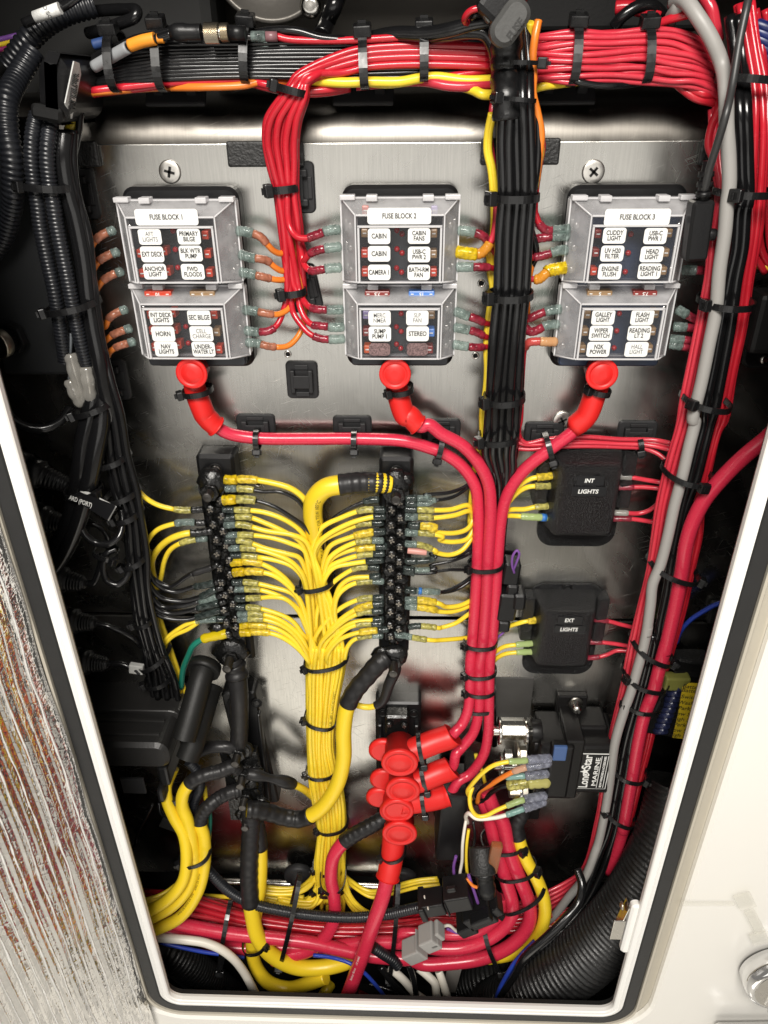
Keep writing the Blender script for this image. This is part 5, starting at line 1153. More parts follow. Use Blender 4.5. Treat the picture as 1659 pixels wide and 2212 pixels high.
# ================================================================ top harness
def many(nm, labels, cat, stations, n, mm, m, rows=1, dh=3, seed=1, group=None, jit=.06, pre=None, post=None, per=6, ns=9):
    outs = []
    for i, P in enumerate(bundle(stations, n, rows, dh, jit, seed)):
        if pre: P = pre(i) + P
        if post: P = P + post(i)
        lab = labels(i) if callable(labels) else labels
        outs.append(wire(nm, lab, cat, P, mm if not callable(mm) else mm(i), m, group=None if callable(labels) else group, per=per, n=ns))
    return outs
many('black_wire', lambda i: f'black wire of the upper left harness, {ORD[i]} visible from the top', 'black wire',
     [('A', 470, 440, 490, 610, 10), ('A', 570, 385, 570, 575, 20), ('A', 760, 325, 770, 545, 30), ('A', 1000, 285, 1000, 515, 34), ('A', 1560, 268, 1560, 500, 34), ('B', 300, 256, 300, 500, 33),
      ('B', 750, 250, 750, 505, 28), ('B', 1130, 232, 1130, 500, 26), ('B', 1540, 240, 1540, 480, 24), ('B', 1640, 240, 1640, 480, 18)], 10, 3.5, BLK, rows=1, seed=3, jit=.03)
many('black_wire', lambda i: f'black wire in the back row of the upper left harness, {ORD[i]} from the top', 'black wire',
     [('A', 470, 430, 490, 600, 4), ('A', 570, 370, 570, 570, 12), ('A', 1000, 290, 1000, 510, 22), ('B', 100, 270, 100, 490, 22), ('B', 750, 262, 750, 490, 20), ('B', 1600, 250, 1600, 470, 14)], 8, 4.2, BLK, seed=4, group='black wires in the back row of the upper left harness')
for k, (a, hh) in enumerate(((0, 30), (18, 26), (-10, 22))):
    wire('red_wire', 'red wire along the lower edge of the upper left harness, ' + ['front', 'lowest', 'rear'][k], 'red wire', ['A', (500, 600 + a, 22), (590, 578 + a, hh), (740, 560 + a, hh), (900, 542 + a, hh), (1070, 525 + a * .8, hh), (1300, 520 + a, hh), (1590, 512 + a, hh), 'B', (120, 535 + a, hh), (330, 575 + a, hh - 4), (520, 570 + a, hh - 6), (660, 545 + a, hh - 10)], 5.0, RED)
for k in range(2):
    wire('orange_wire', 'orange wire under the upper left harness, ' + ['upper', 'lower'][k], 'orange wire', ['A', (470, 690, 14), (530, 615, 20), (570, 585 + 8 * k, 28), (750, 568 + 8 * k, 28), (1000, 548 + 10 * k, 22), (1250, 552 + k * 4, 30), (1550, 538 + k * 6, 31), 'B', (80, 510 + 14 * k, 30), (300, 520, 26), (480, 500, 24), (800, 470 + k * 30, 24), (1110, 445 + k * 40, 23), (1300, 432, 22), (1560, 410, 16)], 4.6, ORA)
for k, pp in enumerate((['B', (330, 500, 26), (470, 515, 30), (620, 525, 31), (780, 520, 31), (980, 520, 31), (1110, 497, 31), (1220, 490, 31), (1400, 512, 31), (1550, 508, 30), (1640, 505, 22)],
                        ['B', (480, 500, 22), (640, 505, 24), (900, 530, 22), (1120, 505, 24), (1300, 530, 24), (1440, 570, 28), (1500, 598, 30), (1550, 602, 28), (1630, 600, 18)])):
    wire('yellow_wire', 'yellow wire along the lower edge of the top harness, ' + ['upper and nearer', 'lower, dipping by the black trunk'][k], 'yellow wire', pp, 6.4, YEL)
wire('pink_wire', 'pink wire under the top harness beside the black trunk', 'pink wire', ['B', (700, 545, 20), (1000, 520, 20), (1150, 520, 28), (1280, 545, 30), (1400, 550, 30), (1560, 535, 28), (1640, 530, 20)], 6.4, PINK)
wire('red_wire', 'red wire of the top harness bending up beside the black trunk', 'red wire', ['B', (1150, 520, 24), (1290, 490, 29), (1400, 470, 30), (1570, 440, 28), (1640, 430, 20)], 5.4, RED)
wire('red_wire', 'red wire along the upper edge of the top harness', 'red wire', ['B', (200, 232, 38), (270, 250, 38), (520, 258, 36), (760, 250, 36), (1000, 235, 36), (1180, 226, 36), (1300, 232, 30), (1600, 240, 20)], 4.4, RED, start=None)
o, P = wire('black_wire', 'black wire humping over the upper edge of the harness', 'black wire', ['B', (40, 215, 30), (180, 195, 34), (330, 200, 36), (470, 240, 36), (700, 260, 34)], 5.6, BLK)
# wire with a butt splice at the top left, a plug and coloured sleeves
o, P = wire('splice_lead', 'black lead with a clear splice and red tail on top of the harness', 'black wire', ['A', (1270, 210, 46), (1450, 205, 44), (1560, 235, 42), (1640, 235, 40), 'B', (20, 232, 40), (60, 232, 40)], 5, BLK)
MB().cyl(at('B', 35, 232, 41), at('B', 125, 232, 41), .0032, n=14).build('heat_shrink', TIP_CLR, parent=o)
MB().cyl(at('B', 125, 232, 41), at('B', 200, 232, 40), .0030, n=14).build('crimp_sleeve', mat('grey_pink_sleeve', (.20, .10, .11), .35), parent=o)
pl = thing('round_plug', 'black round plug with two knurled metal rings on the upper left harness', 'plug', at('A', 1280, 205, 52))
pa = lambda x, y: at('A', x, y, 50)
MB().lathe(pa(1080, 205), pa(1290, 205) - pa(1080, 205), [(0, .0036), (.004, .0052), (.010, .0053), (.011, .0048), (.0195, .0048), (.0205, .0050)], 26).build('boot', PLASTIC, pl)
def knurl(a, b_, r, nm):
    t = (b_ - a).normalized(); L_ = (b_ - a).length; x = t.orthogonal().normalized(); y = t.cross(x); n, m_ = 56, 14; rings = []
    for i in range(m_ + 1):
        rings.append([a + t * (L_ * i / m_) + (x * math.cos(2 * math.pi * k / n) + y * math.sin(2 * math.pi * k / n)) * (r * (1 + (.035 if (k + i) % 2 else -.03))) for k in range(n)])
    return MB().loft(rings).build(nm, BRASS, pl)
knurl(pa(1303, 210), pa(1390, 210), .0058, 'knurled_ring'); knurl(pa(1405, 208), pa(1452, 207), .0053, 'knurled_ring')
MB().cyl(pa(1388, 210), pa(1407, 209), .0040).build('neck', STEEL, pl)
MB().cyl(pa(1452, 207), pa(1560, 212), .0044).build('cable_end', PLASTIC, pl)
for k, (lab, m, sp, mm) in enumerate((('orange sleeve on a cable at the upper left harness', mat('orange_sleeve', (.72, .26, .02), .5, vary=.1), ['A', (825, 290, 46), (905, 262, 48), (985, 245, 49)], 7.6), ('small orange sleeve between plug and cable tie', MATS['orange_sleeve'], ['A', (1000, 245, 49), (1020, 245, 49), (1042, 246, 49)], 5.4),
        ('grey sleeve on a cable at the upper left harness', mat('grey_sleeve', (.26, .27, .28), .55, vary=.1), ['A', (598, 425, 36), (700, 365, 40), (815, 300, 45)], 7.6), ('blue sleeve on a cable at the upper left harness', mat('dark_blue_sleeve', (.02, .05, .16), .5), ['A', (595, 285, 26), (650, 270, 26), (700, 262, 26)], 6.5))):
    o, _ = wire('cable_sleeve', lab, 'cable sleeve', sp, mm, m, n=16)
wire('black_cable', 'black cable carrying the orange and grey sleeves', 'black cable', ['A', (430, 600, 14), (520, 480, 26), (600, 425, 36), (700, 365, 40), (825, 292, 46), (905, 262, 48), (1000, 245, 49), (1090, 215, 50)], 5.2, BLK, n=14)
wire('black_cable', 'black cable arching above the upper left harness into the dark corner', 'black cable', ['A', (470, 520, 14), (560, 400, 22), (640, 340, 26), (760, 290, 34), (860, 245, 40), (980, 220, 44), (1090, 195, 46)], 4.5, BLK, n=12)
wire('black_cable', 'dark cable loop in the upper left corner', 'black cable', ['A', (560, 210, 10), (640, 190, 16), (760, 150, 22), (860, 105, 26), (870, 70, 24), (780, 60, 14), (600, 70, 4)], 7.5, BLK, n=12)
for i, (c, a, b, hd) in enumerate((('A', (735, 200), (770, 585), 0), ('A', (1030, 160), (1060, 580), 0), ('A', (1585, 150), (1580, 535), 0), ('B', (748, 215), (762, 565), 0), ('B', (1130, 185), (1130, 520), 0), ('C', (428, 150), (395, 545), 0), ('C', (870, 160), (850, 540), 0))):
    tie('black cable tie standing across the top harness, ' + ORD[i] + ' from the left', c, a, b, 22, 22, head=0, wd=5.8, headsize=1.35, low=16, flat=2.8)
for i, (c, x, y) in enumerate((('A', 1110, 585), ('B', 745, 580), ('C', 370, 575))):
    p = at(c, x, y, 0); t = thing('tie_mount', 'tie mount on the rolled ledge under the top harness, ' + ['left', 'middle', 'right'][i], 'tie mount', p, 'tie mounts on the rolled ledge')
    p = p + Vector((0, .004, 0))
    q = MB(); Rm = Matrix.Rotation(math.radians(-38), 3, 'X')
    MB().box(p, (.044, .0036, .022), Rm).build('base_pad', MOUNT, t, bevel=.0015)
    for s in (-1, 1): MB().box(p + Rm @ Vector((s * .012, -.005, .002)), (.007, .008, .012), Rm).build('clip_wall', MOUNT, t, bevel=.0008)
# ---------------------------------------------------------------- red harness at the upper right and the right bundle
many('red_wire', lambda i: f'red wire of the upper right red harness, {ORD[i]} from the top', 'red wire',
     [('B', 1640, 250, 1640, 500, 10), ('C', 60, 232, 60, 520, 18), ('C', 200, 222, 190, 525, 28), ('C', 430, 196, 410, 530, 34), ('C', 660, 196, 640, 530, 34), ('C', 880, 184, 850, 530, 34), ('C', 1060, 190, 1040, 545, 34), ('C', 1200, 222, 1190, 570, 34), ('C', 1300, 300, 1310, 600, 30), ('C', 1370, 420, 1350, 640, 22), ('C', 1400, 560, 1370, 720, 14)],
     13, 3.7, PINK, rows=2, dh=2.4, seed=11, jit=.13)
many('red_wire', lambda i: f'red wire in the back row of the upper right red harness, {ORD[i]} from the top', 'red wire',
     [('B', 1640, 270, 1640, 480, 6), ('C', 200, 230, 190, 510, 18), ('C', 650, 205, 640, 520, 24), ('C', 1040, 200, 1030, 540, 24), ('C', 1290, 310, 1300, 600, 20), ('C', 1400, 560, 1370, 700, 8)], 9, 4.4, RED, seed=12, group='red wires in the back row of the upper right harness')
for k, sp in enumerate((['C', (1040, 500, 30), (1120, 570, 28), (1200, 625, 26), (1300, 650, 24), (1360, 660, 18)], ['C', (1100, 520, 28), (1180, 570, 30), (1270, 600, 30), (1330, 605, 24)], ['C', (1330, 560, 24), (1345, 680, 26), (1300, 800, 26), (1280, 920, 26), (1310, 1010, 28), (1340, 1100, 30), (1355, 1300, 32)],
    ['C', (900, 190, 24), (1000, 135, 30), (1150, 92, 36), (1230, 90, 30)])):
    wire('red_wire', ['red wire sagging under the right end of the harness', 'red wire folded at the right end of the harness', 'red wire dropping from the harness left of the grey cable', 'single red wire rising above the red harness'][k], 'red wire', sp, 5.4, RED)
wire('black_wire', 'thin black printed wire under the red harness', 'black wire', ['C', (380, 480, 34), (430, 512, 38), (560, 540, 36), (700, 545, 34), (900, 520, 26)], 4.2, BLK)
wire('yellow_wire', 'yellow wire peeping out under the red harness', 'yellow wire', ['C', (150, 575, 22), (220, 552, 28), (330, 535, 26), (450, 520, 18)], 5.2, YEL)
# right bundle
RBL = [('C', 1290, 700, 1380, 620, 20), ('C', 1300, 1000, 1370, 1000, 26), ('F', 1335, 60, 1390, 60, 34), ('F', 1285, 300, 1375, 300, 38), ('F', 1262, 580, 1345, 580, 40), ('F', 1225, 800, 1320, 800, 40), ('F', 1165, 1050, 1275, 1050, 40), ('F', 1090, 1400, 1215, 1400, 40),
       ('Q', 840, 90, 950, 90, 40), ('Q', 745, 400, 870, 400, 40), ('Q', 650, 800, 770, 800, 40), ('Q', 612, 1150, 700, 1150, 40), ('Q', 570, 1400, 650, 1400, 40), ('Q', 480, 1750, 570, 1750, 40), ('R', 405, 300, 500, 300, 40), ('R', 340, 650, 430, 650, 40), ('R', 245, 1050, 290, 1050, 40), ('R', 180, 1400, 235, 1400, 38), ('R', 110, 1850, 170, 1850, 38)]
def rtail(i):
    return pts(['O', (1150 + i * 12, 400, 40), (1050 + i * 14, 470 + i * 18, 44), (930 + i * 6, 530 + i * 26, 50), (800, 585 + i * 24, 54), (650, 620 + i * 20, 54)])
many('red_wire', lambda i: f'red wire at the left side of the right bundle, {ORD[i]} from the left', 'red wire', RBL, 5, 4.2, PINK, rows=2, dh=3, seed=21, post=rtail, jit=.05)
RBR = [('C', 1440, 40, 1560, 0, 30), ('C', 1500, 300, 1600, 260, 40), ('C', 1530, 600, 1655, 560, 40), ('C', 1545, 850, 1660, 850, 40), ('C', 1530, 1200, 1640, 1200, 40), ('F', 1530, 300, 1620, 280, 40), ('F', 1490, 600, 1560, 600, 36), ('F', 1455, 900, 1520, 900, 34), ('F', 1395, 1200, 1450, 1200, 32), ('F', 1330, 1500, 1400, 1500, 30),
       ('Q', 1165, 150, 1235, 150, 30), ('Q', 1080, 500, 1140, 500, 30), ('Q', 1000, 800, 1080, 800, 28), ('Q', 975, 1100, 1060, 1100, 30), ('Q', 930, 1400, 990, 1400, 34), ('Q', 850, 1750, 910, 1750, 34), ('R', 700, 480, 775, 440, 34), ('R', 620, 800, 700, 780, 34), ('R', 540, 1200, 600, 1200, 36), ('R', 470, 1500, 520, 1500, 38), ('R', 390, 1850, 430, 1850, 38), ('O', 1340, 330, 1400, 300, 40)]
many('red_wire', lambda i: f'red wire at the right side of the right bundle, {ORD[i]} from the left', 'red wire', RBR, 5, 4.6, RED, rows=2, dh=4, seed=22, jit=.06)
for k, x in enumerate((1520, 1580, 1640, 1700)):
    wire('red_wire', f'red wire hanging at the far right edge, {ORD[k]} from the left', 'red wire', ['C', (x, 60, 20), (x + 40, 300, 24), (x + 60, 700, 26), (x + 20, 1100, 26), 'F', (x + 20, 200, 24), (x + 40, 420, 22), (x + 120, 560, 20)], 5.2, RED)
gr = ['Z', (1470, 55, 20), (1476, 0, 26), (1495, 5, 40)]
wire('grey_cable', 'grey sheathed cable running the whole length of the right bundle', 'cable', ['C', (1060, 20, 26), (1130, 5, 40), (1215, 110, 50), (1305, 260, 54), (1368, 420, 56), (1392, 600, 58), (1396, 800, 58), (1410, 1000, 58), (1412, 1200, 58), 'F', (1398, 130, 58), (1385, 300, 58), (1350, 550, 57), (1328, 800, 56), (1288, 1000, 56), (1238, 1250, 56), (1182, 1500, 55),
      'Q', (1000, 50, 54), (945, 300, 54), (885, 560, 54), (815, 820, 54), (755, 1100, 54), (690, 1350, 54), (622, 1520, 54), (602, 1700, 54), (565, 1980, 54), 'R', (578, 100, 54), (537, 300, 54), (487, 480, 54), (430, 680, 54), (360, 880, 54), (285, 1140, 54), (248, 1400, 52), (222, 1600, 50), (172, 1880, 50), (130, 2060, 50), 'O', (1245, 270, 52), (1180, 430, 54), (1080, 555, 58), (980, 680, 60), (880, 760, 60)], 9.4, GREY, n=16, per=7)
wire('grey_cable', 'second grey cable end folded back at the top right', 'cable', ['C', (1030, 150, 18), (1050, 100, 26), (1090, 40, 34), (1120, -40, 30)], 8.6, GREY, n=14)
BKR = [(1478, 1514, 40), (1480, 1522, 40)]
for k in range(2):
    d = 46 * k; e = 62 * k
    wire('black_cable', f'black cable of the right bundle, {["beside the grey cable", "next to the red wires"][k]}', 'black cable', ['C', (1420 + d, 100, 36), (1455 + d, 400, 44), (1478 + d * .9, 700, 48), (1490 + d * .9, 1000, 48), (1490 + d * .9, 1300, 48), 'F', (1475 + d, 150, 48), (1455 + d, 400, 48), (1412 + d * 1.1, 600, 48), (1360 + e, 900, 47), (1315 + e, 1150, 46), (1255 + e, 1450, 45),
          'Q', (1085 + e, 60, 44), (1025 + e, 300, 44), (960 + e, 560, 43), (890 + e * .6, 820, 42), (840 + e * .6, 1060, 42), (785 + e * .5, 1350, 42), (745 + e * .5, 1600, 42), (690 + e * .5, 1850, 42), (650 + e * .5, 2060, 42), 'R', (625 + e * .6, 200, 42), (570 + e * .6, 420, 42), (515 + e * .6, 640, 42), (455 + e * .7, 860, 42), (385 + e * .8, 1120, 42), (335 + e, 1380, 42), (285 + e, 1640, 42), (225 + e, 1950, 42), 'O', (1275 + e * .9, 280, 44), (1220 + e * .9, 430, 48), (1150 + e * .6, 600, 60), (1040 + e * .5, 740, 74), (930 + e * .4, 840, 84), (820, 950, 92), (760, 1050, 92)], 7.8, BSHEATH, n=14, per=6)
o, P = wire('red_cable', 'thick red cable entering from the right edge and joining the right bundle', 'cable', ['Z', (1760, 860, 60), (1700, 905, 60), 'Q', (1640, 215, 60), (1450, 370, 60), (1270, 545, 60), (1090, 760, 58), (985, 960, 56), (925, 1150, 54), (888, 1380, 52), (845, 1620, 52), (785, 1900, 52), (728, 2140, 52), 'R', (750, 250, 52), (688, 460, 52), (625, 700, 52), (548, 900, 52), (492, 1150, 52), (455, 1370, 52), (408, 1640, 52), (355, 1930, 50), 'O', (1420, 140, 48), (1385, 260, 46), (1330, 400, 44)], 12.6, CABLE, n=18, per=8)
wire('usb_lead', 'thin dark lead hanging in front of the grey cable to the charger', 'cable', ['C', (1545, -60, 60), (1520, 60, 66), (1480, 250, 70), (1432, 540, 72), (1390, 730, 72), (1335, 920, 68), (1285, 1080, 62), (1260, 1190, 58), 'F', (1254, 30, 57)], 5.0, mat('dark_grey_lead', (.030, .030, .030), .4), n=12)
us = thing('usb_module', 'flat black charger module hanging beside fuse block three', 'charger', at('F', 1210, 300, 55))
Ru = rotY(math.degrees(math.atan2(at('F', 1170, 490, 55).x - at('F', 1265, 105, 55).x, -(at('F', 1170, 490, 55).z - at('F', 1265, 105, 55).z))))
pc = at('F', 1217, 295, 55); lu = (at('F', 1265, 105, 55) - at('F', 1170, 490, 55)).length
q = MB(); q.rrect((pc.x, pc.z), .0150, lu, .003, .047, .060, .0020, R=Ru); q.build('body', PLASTIC, us)
up = Ru @ Vector((0, 0, 1))
for k in range(3):
    b_ = pc + up * (lu / 2 + .002 + k * .0062); MB().lathe(b_, up, [(0, .0052), (.0032, .0050)], 18).build('strain_relief', PLASTIC, us)
MB().cyl(pc + up * (lu / 2), pc + up * (lu / 2 + .024), .0045, .0032, n=14).build('stem', PLASTIC, us)
MB().cyl(at('F', 1265, 315, 52), at('F', 1325, 322, 52), .0042, n=14).build('pin', PLASTIC, us, bevel=.001)
for i, (c, a, b, hd, h) in enumerate((('C', (1325, 490), (1660, 520), 0, 40), ('C', (1325, 1215), (1665, 1215), .3, 40), ('F', (1222, 735), (1540, 735), 0, 40), ('F', (1112, 1340), (1395, 1380), .22, 40),
       ('Q', (712, 480), (1140, 540), .55, 38), ('Q', (582, 1290), (1010, 1420), 1, 38), ('Q', (425, 2000), (775, 2150), 1, 38), ('R', (350, 490), (740, 570), 0, 38), ('R', (330, 720), (690, 730), 0, 38), ('R', (225, 1310), (545, 1370), .75, 36), ('R', (150, 1660), (440, 1790), .2, 34))):
    tie('black cable tie round the right bundle, ' + ORD[i] + ' from the top', c, a, b, h, 27, head=hd, wd=4.6, headsize=1.1, low=18)
# thin red wires crossing under fuse block three to the right bundle
for k, sp in enumerate((['I', (560, 100, 12), (575, 150, 13), (610, 180, 13), (720, 160, 13), (850, 142, 13), (1000, 140, 13), (1200, 155, 13), (1420, 160, 15), (1530, 180, 22)], ['I', (545, 175, 12), (620, 190, 13), (800, 185, 13), (1000, 178, 13), (1200, 185, 13), (1400, 195, 16), (1530, 225, 24)], ['I', (545, 215, 10), (640, 220, 12), (800, 205, 13), (1000, 200, 13), (1200, 205, 13), (1360, 215, 14), (1450, 250, 18), (1510, 300, 24)],
        ['I', (548, 200, 8), (640, 206, 10), (850, 168, 11), (1100, 170, 11), (1400, 178, 13), (1530, 200, 20)])):
    wire('red_wire', 'thin red wire crossing the panel under fuse block three, ' + ['topmost', 'second', 'third, bending down', 'rear one'][k], 'red wire', sp, 4.0, PINK)
wire('red_wire', 'red wire running down the right edge of the black trunk to the bus bars', 'red wire', ['F', (85, 1350, 12), (78, 1540, 12), 'I', (545, 250, 10), (530, 330, 10), (560, 360, 8)], 4.2, RED)
# ---------------------------------------------------------------- central black trunk
TR = [('B', 1600, -60, 1740, -60, 40), ('C', -40, 160, 130, 160, 46), ('C', -45, 400, 150, 400, 50), ('C', -40, 640, 165, 640, 46), ('C', -50, 900, 175, 900, 42), ('F', -50, 60, 175, 60, 40), ('F', -70, 330, 165, 330, 40), ('F', -78, 690, 140, 690, 40), ('F', -105, 1000, 110, 1000, 38), ('F', -135, 1330, 95, 1330, 34), ('I', 345, 130, 560, 100, 30), ('I', 335, 240, 545, 240, 26), ('I', 370, 340, 545, 340, 20), ('I', 405, 440, 520, 440, 14), ('I', 420, 620, 480, 620, 9), ('I', 400, 1100, 440, 1100, 6), ('I', 330, 1500, 400, 1500, 6), ('L', 300, 600, 420, 640, 8)]
many('black_cable', lambda i: f'black cable of the central black trunk, {ORD[i]} from the left', 'black cable', TR, 5, 7.4, BSHEATH, rows=2, dh=3, seed=31, jit=.03, ns=14)
many('black_cable', lambda i: f'black cable in the back row of the central black trunk, {ORD[i]} from the left', 'black cable', [(c, a, b, d, e, h - 12 if h > 20 else h) for c, a, b, d, e, h in TR[:14]], 4, 7.5, BSHEATH, seed=32, group='black cables in the back row of the central trunk', ns=10)
TP = catmull(pts(['B', (1610, -60, 44), (1640, 60, 50), (1655, 200, 52), (1655, 350, 52), (1650, 480, 51), (1652, 620, 48), (1655, 760, 45)]), 6)
o = MB().sweep(TP, [.0118 - .0030 * min(1, i / (len(TP) - 1)) + .0006 * math.sin(i * 1.3) for i in range(len(TP))], 22).build('tape_wrap', mat('black_tape', (.007, .007, .0075), .34, vary=.2, bump=.6, bscale=90, rvar=.1), loc=TP[0])
tag(o, 'black taped section at the top of the central trunk', 'tape wrap')
for k, pp in enumerate((['C', (150, 140, 50), (140, 230, 46), (150, 380, 46), (162, 480, 46), (150, 600, 42), (180, 720, 38), (205, 830, 36), (215, 950, 36), (200, 1050, 36), (175, 1200, 34)], ['C', (200, 130, 50), (180, 230, 52), (165, 350, 52), (170, 480, 50), (165, 590, 46), (195, 720, 40), (218, 850, 40), (205, 1000, 38), (190, 1150, 34)])):
    wire(['yellow_wire', 'orange_wire'][k], ['yellow printed wire', 'orange printed wire'][k] + ' twisting down the right side of the black trunk', ['yellow wire', 'orange wire'][k], pp, 5.2, [YEL, ORA][k])
wire('black_wire', 'thin black wire bowing out right of the black trunk', 'black wire', ['C', (140, 620, 40), (190, 760, 40), (200, 880, 40), (195, 1040, 40), (175, 1200, 38), 'F', (150, 250, 32), (185, 400, 28), (180, 470, 22), (140, 560, 18)], 4.6, BLK)
wire('orange_wire', 'orange wire dangling right of the black trunk near fuse block three', 'orange wire', ['F', (160, 380, 22), (165, 470, 20), (140, 620, 22), (130, 740, 26), (132, 820, 22)], 4.2, ORA)
for k, dx in enumerate((0, 16)):
    wire('yellow_wire', f'yellow wire hugging the left edge of the black trunk, {["outer", "inner"][k]}', 'yellow wire', ['B', (1560 + dx, 720, 30), (1535 + dx, 840, 26), (1530 + dx, 960, 24), (1555 + dx, 1080, 24), (1570 + dx, 1250, 24), 'E', (1570 + dx, 300, 18), (1545 + dx, 440, 16), (1550 + dx, 560, 16), (1568 + dx, 680, 18), (1545 + dx, 800, 20), (1525 + dx, 1000, 22), (1530 + dx, 1180, 22), (1520 + dx, 1320, 22), (1500 + dx, 1440, 20), 'I', (325 + dx, 160, 14), (300 + dx, 250, 10), (275 + dx, 380, 8), (262 + dx, 500, 8), (250 + dx, 700, 6)], 4.6, YEL)
for i, (c, a, b, hd, h) in enumerate((('C', (-55, 400), (200, 405), 1, 44), ('C', (-60, 620), (175, 640), 0, 42), ('F', (-105, 78), (200, 75), 0, 36), ('F', (-120, 700), (160, 690), 0, 36), ('F', (-145, 1355), (110, 1335), 0, 32), ('I', (310, 140), (560, 115), 0, 26))):
    tie('black cable tie round the central black trunk, ' + ORD[i] + ' from the top', c, a, b, h, 20, head=hd, wd=5.0 if i > 1 else 2.6, headsize=1.2, low=14)
# inline fuse holder at the top of the trunk
ifh = thing('fuse_holder', 'grey inline fuse holder with a FUSE cap at the top of the trunk', 'fuse holder', at('W', 500, 270, 74))
pc = at('W', 500, 268, 74); Rf = rotY(-38)
q = MB(); q.rrect((pc.x, pc.z), .0165, .0265, .0075, .062, .076, .0025, n=8, R=rotY(38)); q.build('cap', mat('grey_rubber', (.055, .055, .053), .6, vary=.1, bump=.2), ifh)
lettering(ifh, 'FUSE', Vector((pc.x + .0030, -.0762, pc.z - .0034)), .0056, mat('moulded_letters', (.022, .022, .021), .7), R=rotY(-52), bold=.0002)
q = MB(); q.box(pc + Vector((-.002, .012, .014)), (.024, .02, .030), rotY(38)); q.build('housing', PLASTIC, ifh, bevel=.004)
wire('red_wire', 'red wire looping out of the inline fuse holder', 'red wire', ['W', (420, 180, 50), (330, 120, 60), (240, 85, 66), (100, 120, 66), (40, 200, 62), (60, 245, 56), (160, 225, 50), (330, 190, 46)], 4.0, RED)
wire('black_wire', 'black wire inside the red loop by the fuse holder', 'black wire', ['W', (330, 150, 52), (240, 150, 58), (150, 165, 60), (120, 205, 56), (180, 215, 50), (330, 200, 44)], 3.6, BLK)
wire('black_cable', 'black cable curving over the harness into the trunk top', 'black cable', ['B', (790, 245, 26), (950, 215, 34), (1150, 215, 42), (1300, 190, 48), (1450, 150, 52), (1560, 140, 52), (1640, 170, 48)], 9, BSHEATH, n=12)
wire('black_cable', 'second black cable curving over the harness into the trunk top', 'black cable', ['B', (1180, 235, 36), (1300, 215, 44), (1420, 200, 48), (1520, 215, 50), (1570, 290, 50), (1600, 420, 46)], 9, BSHEATH, n=12)
tag(MB().box(at('W', 290, 125, 66), (.008, .008, .012), rotY(-38)).build('wire_clip', mat('grey_clip', (.06, .06, .055), .5), bevel=.002), 'grey clip block on the wires of the fuse holder', 'clip')
# ================================================================ moulded light boxes
def light_box(lab, c, fl, bd, words, hole, hfront=.035):
    """fl: flange crop px (x0, y0, x1, y1 at h=3); bd: body front (x0, y0, x1, y1) at hfront"""
    def rect(r, h): a, b_ = at(c, r[0], r[1], h), at(c, r[2], r[3], h); return a.x, b_.x, b_.z, a.z
    x0, x1, z0, z1 = rect(fl, 3); t = thing('light_junction_box', lab, 'junction box', ((x0 + x1) / 2, 0, (z0 + z1) / 2), 'textured junction boxes')
    q = MB(); q.rrect(((x0 + x1) / 2, (z0 + z1) / 2), x1 - x0, z1 - z0, .016, .0004, .0036, .0008, n=7); q.build('flange', TEXTURED, t)
    a0, a1, c0, c1 = rect(bd, hfront * 1000)
    q = MB(); g = .009
    rr = lambda e, h: [(a0 - e, -h, c0 - e * .6), (a1 + e, -h, c0 - e * .6), (a1 + e, -h, c1 + e), (a0 - e, -h, c1 + e)]
    q.loft([[Vector(p) for p in rr(g, .003)], [Vector(p) for p in rr(g * .5, hfront * .62)], [Vector(p) for p in rr(.003, hfront * .82)], [Vector(p) for p in rr(0, hfront)]])
    q.build('raised_body', TEXTURED, t, bevel=.004, segs=3)
    for s, xx in ((-1, a0 - g), (1, a1 + g)):
        MB().box((xx + s * .004, -.009, (c0 + c1) / 2 + .012), (.012, .018, (c1 - c0) * .80)).build('side_step', TEXTURED, t, bevel=.0025)
    if hole:
        p = at(c, *hole, 4); MB().lathe(p + Vector((0, .0006, 0)), (0, -1, 0), [(0, .0042), (.0008, .0040), (.0008, .0030), (0, .0028)], 18).build('screw_hole', PLASTIC, t)
    for (x, y, txt, wpx, sw, sh) in words:
        p = at(c, x, y, hfront * 1000); s = pxm(c, x, y, hfront * 1000)
        q = MB(); q.box((p.x + sw * s * .04, -hfront - .0003, p.z), (sw * s, .0005, sh * s * 1.1))
        o = q.build('label_strip', mat('black_label_tape', (.008, .008, .009), .28, vary=.1), t)
        lettering(o, txt, (p.x, -hfront - .0007, p.z), 41 * s, TEXT_WHITE, width=wpx * s, bold=.00014, shear=.12)
    return t
INTB = light_box('upper black textured junction box marked INT LIGHTS', 'I', (740, 210, 1160, 838), (850, 338, 1140, 775), ((1010, 418, 'INT', 62, 175, 62), (1002, 487, 'LIGHTS', 130, 215, 62)), None)
EXTB = light_box('lower black textured junction box marked EXT LIGHTS', 'I', (640, 1072, 1020, 1650), (735, 1262, 985, 1605), ((883, 1305, 'EXT', 60, 160, 54), (880, 1363, 'LIGHTS', 112, 200, 54)), (873, 1105), .034)
SYb = (SLV_YEL, 16, 7.4)
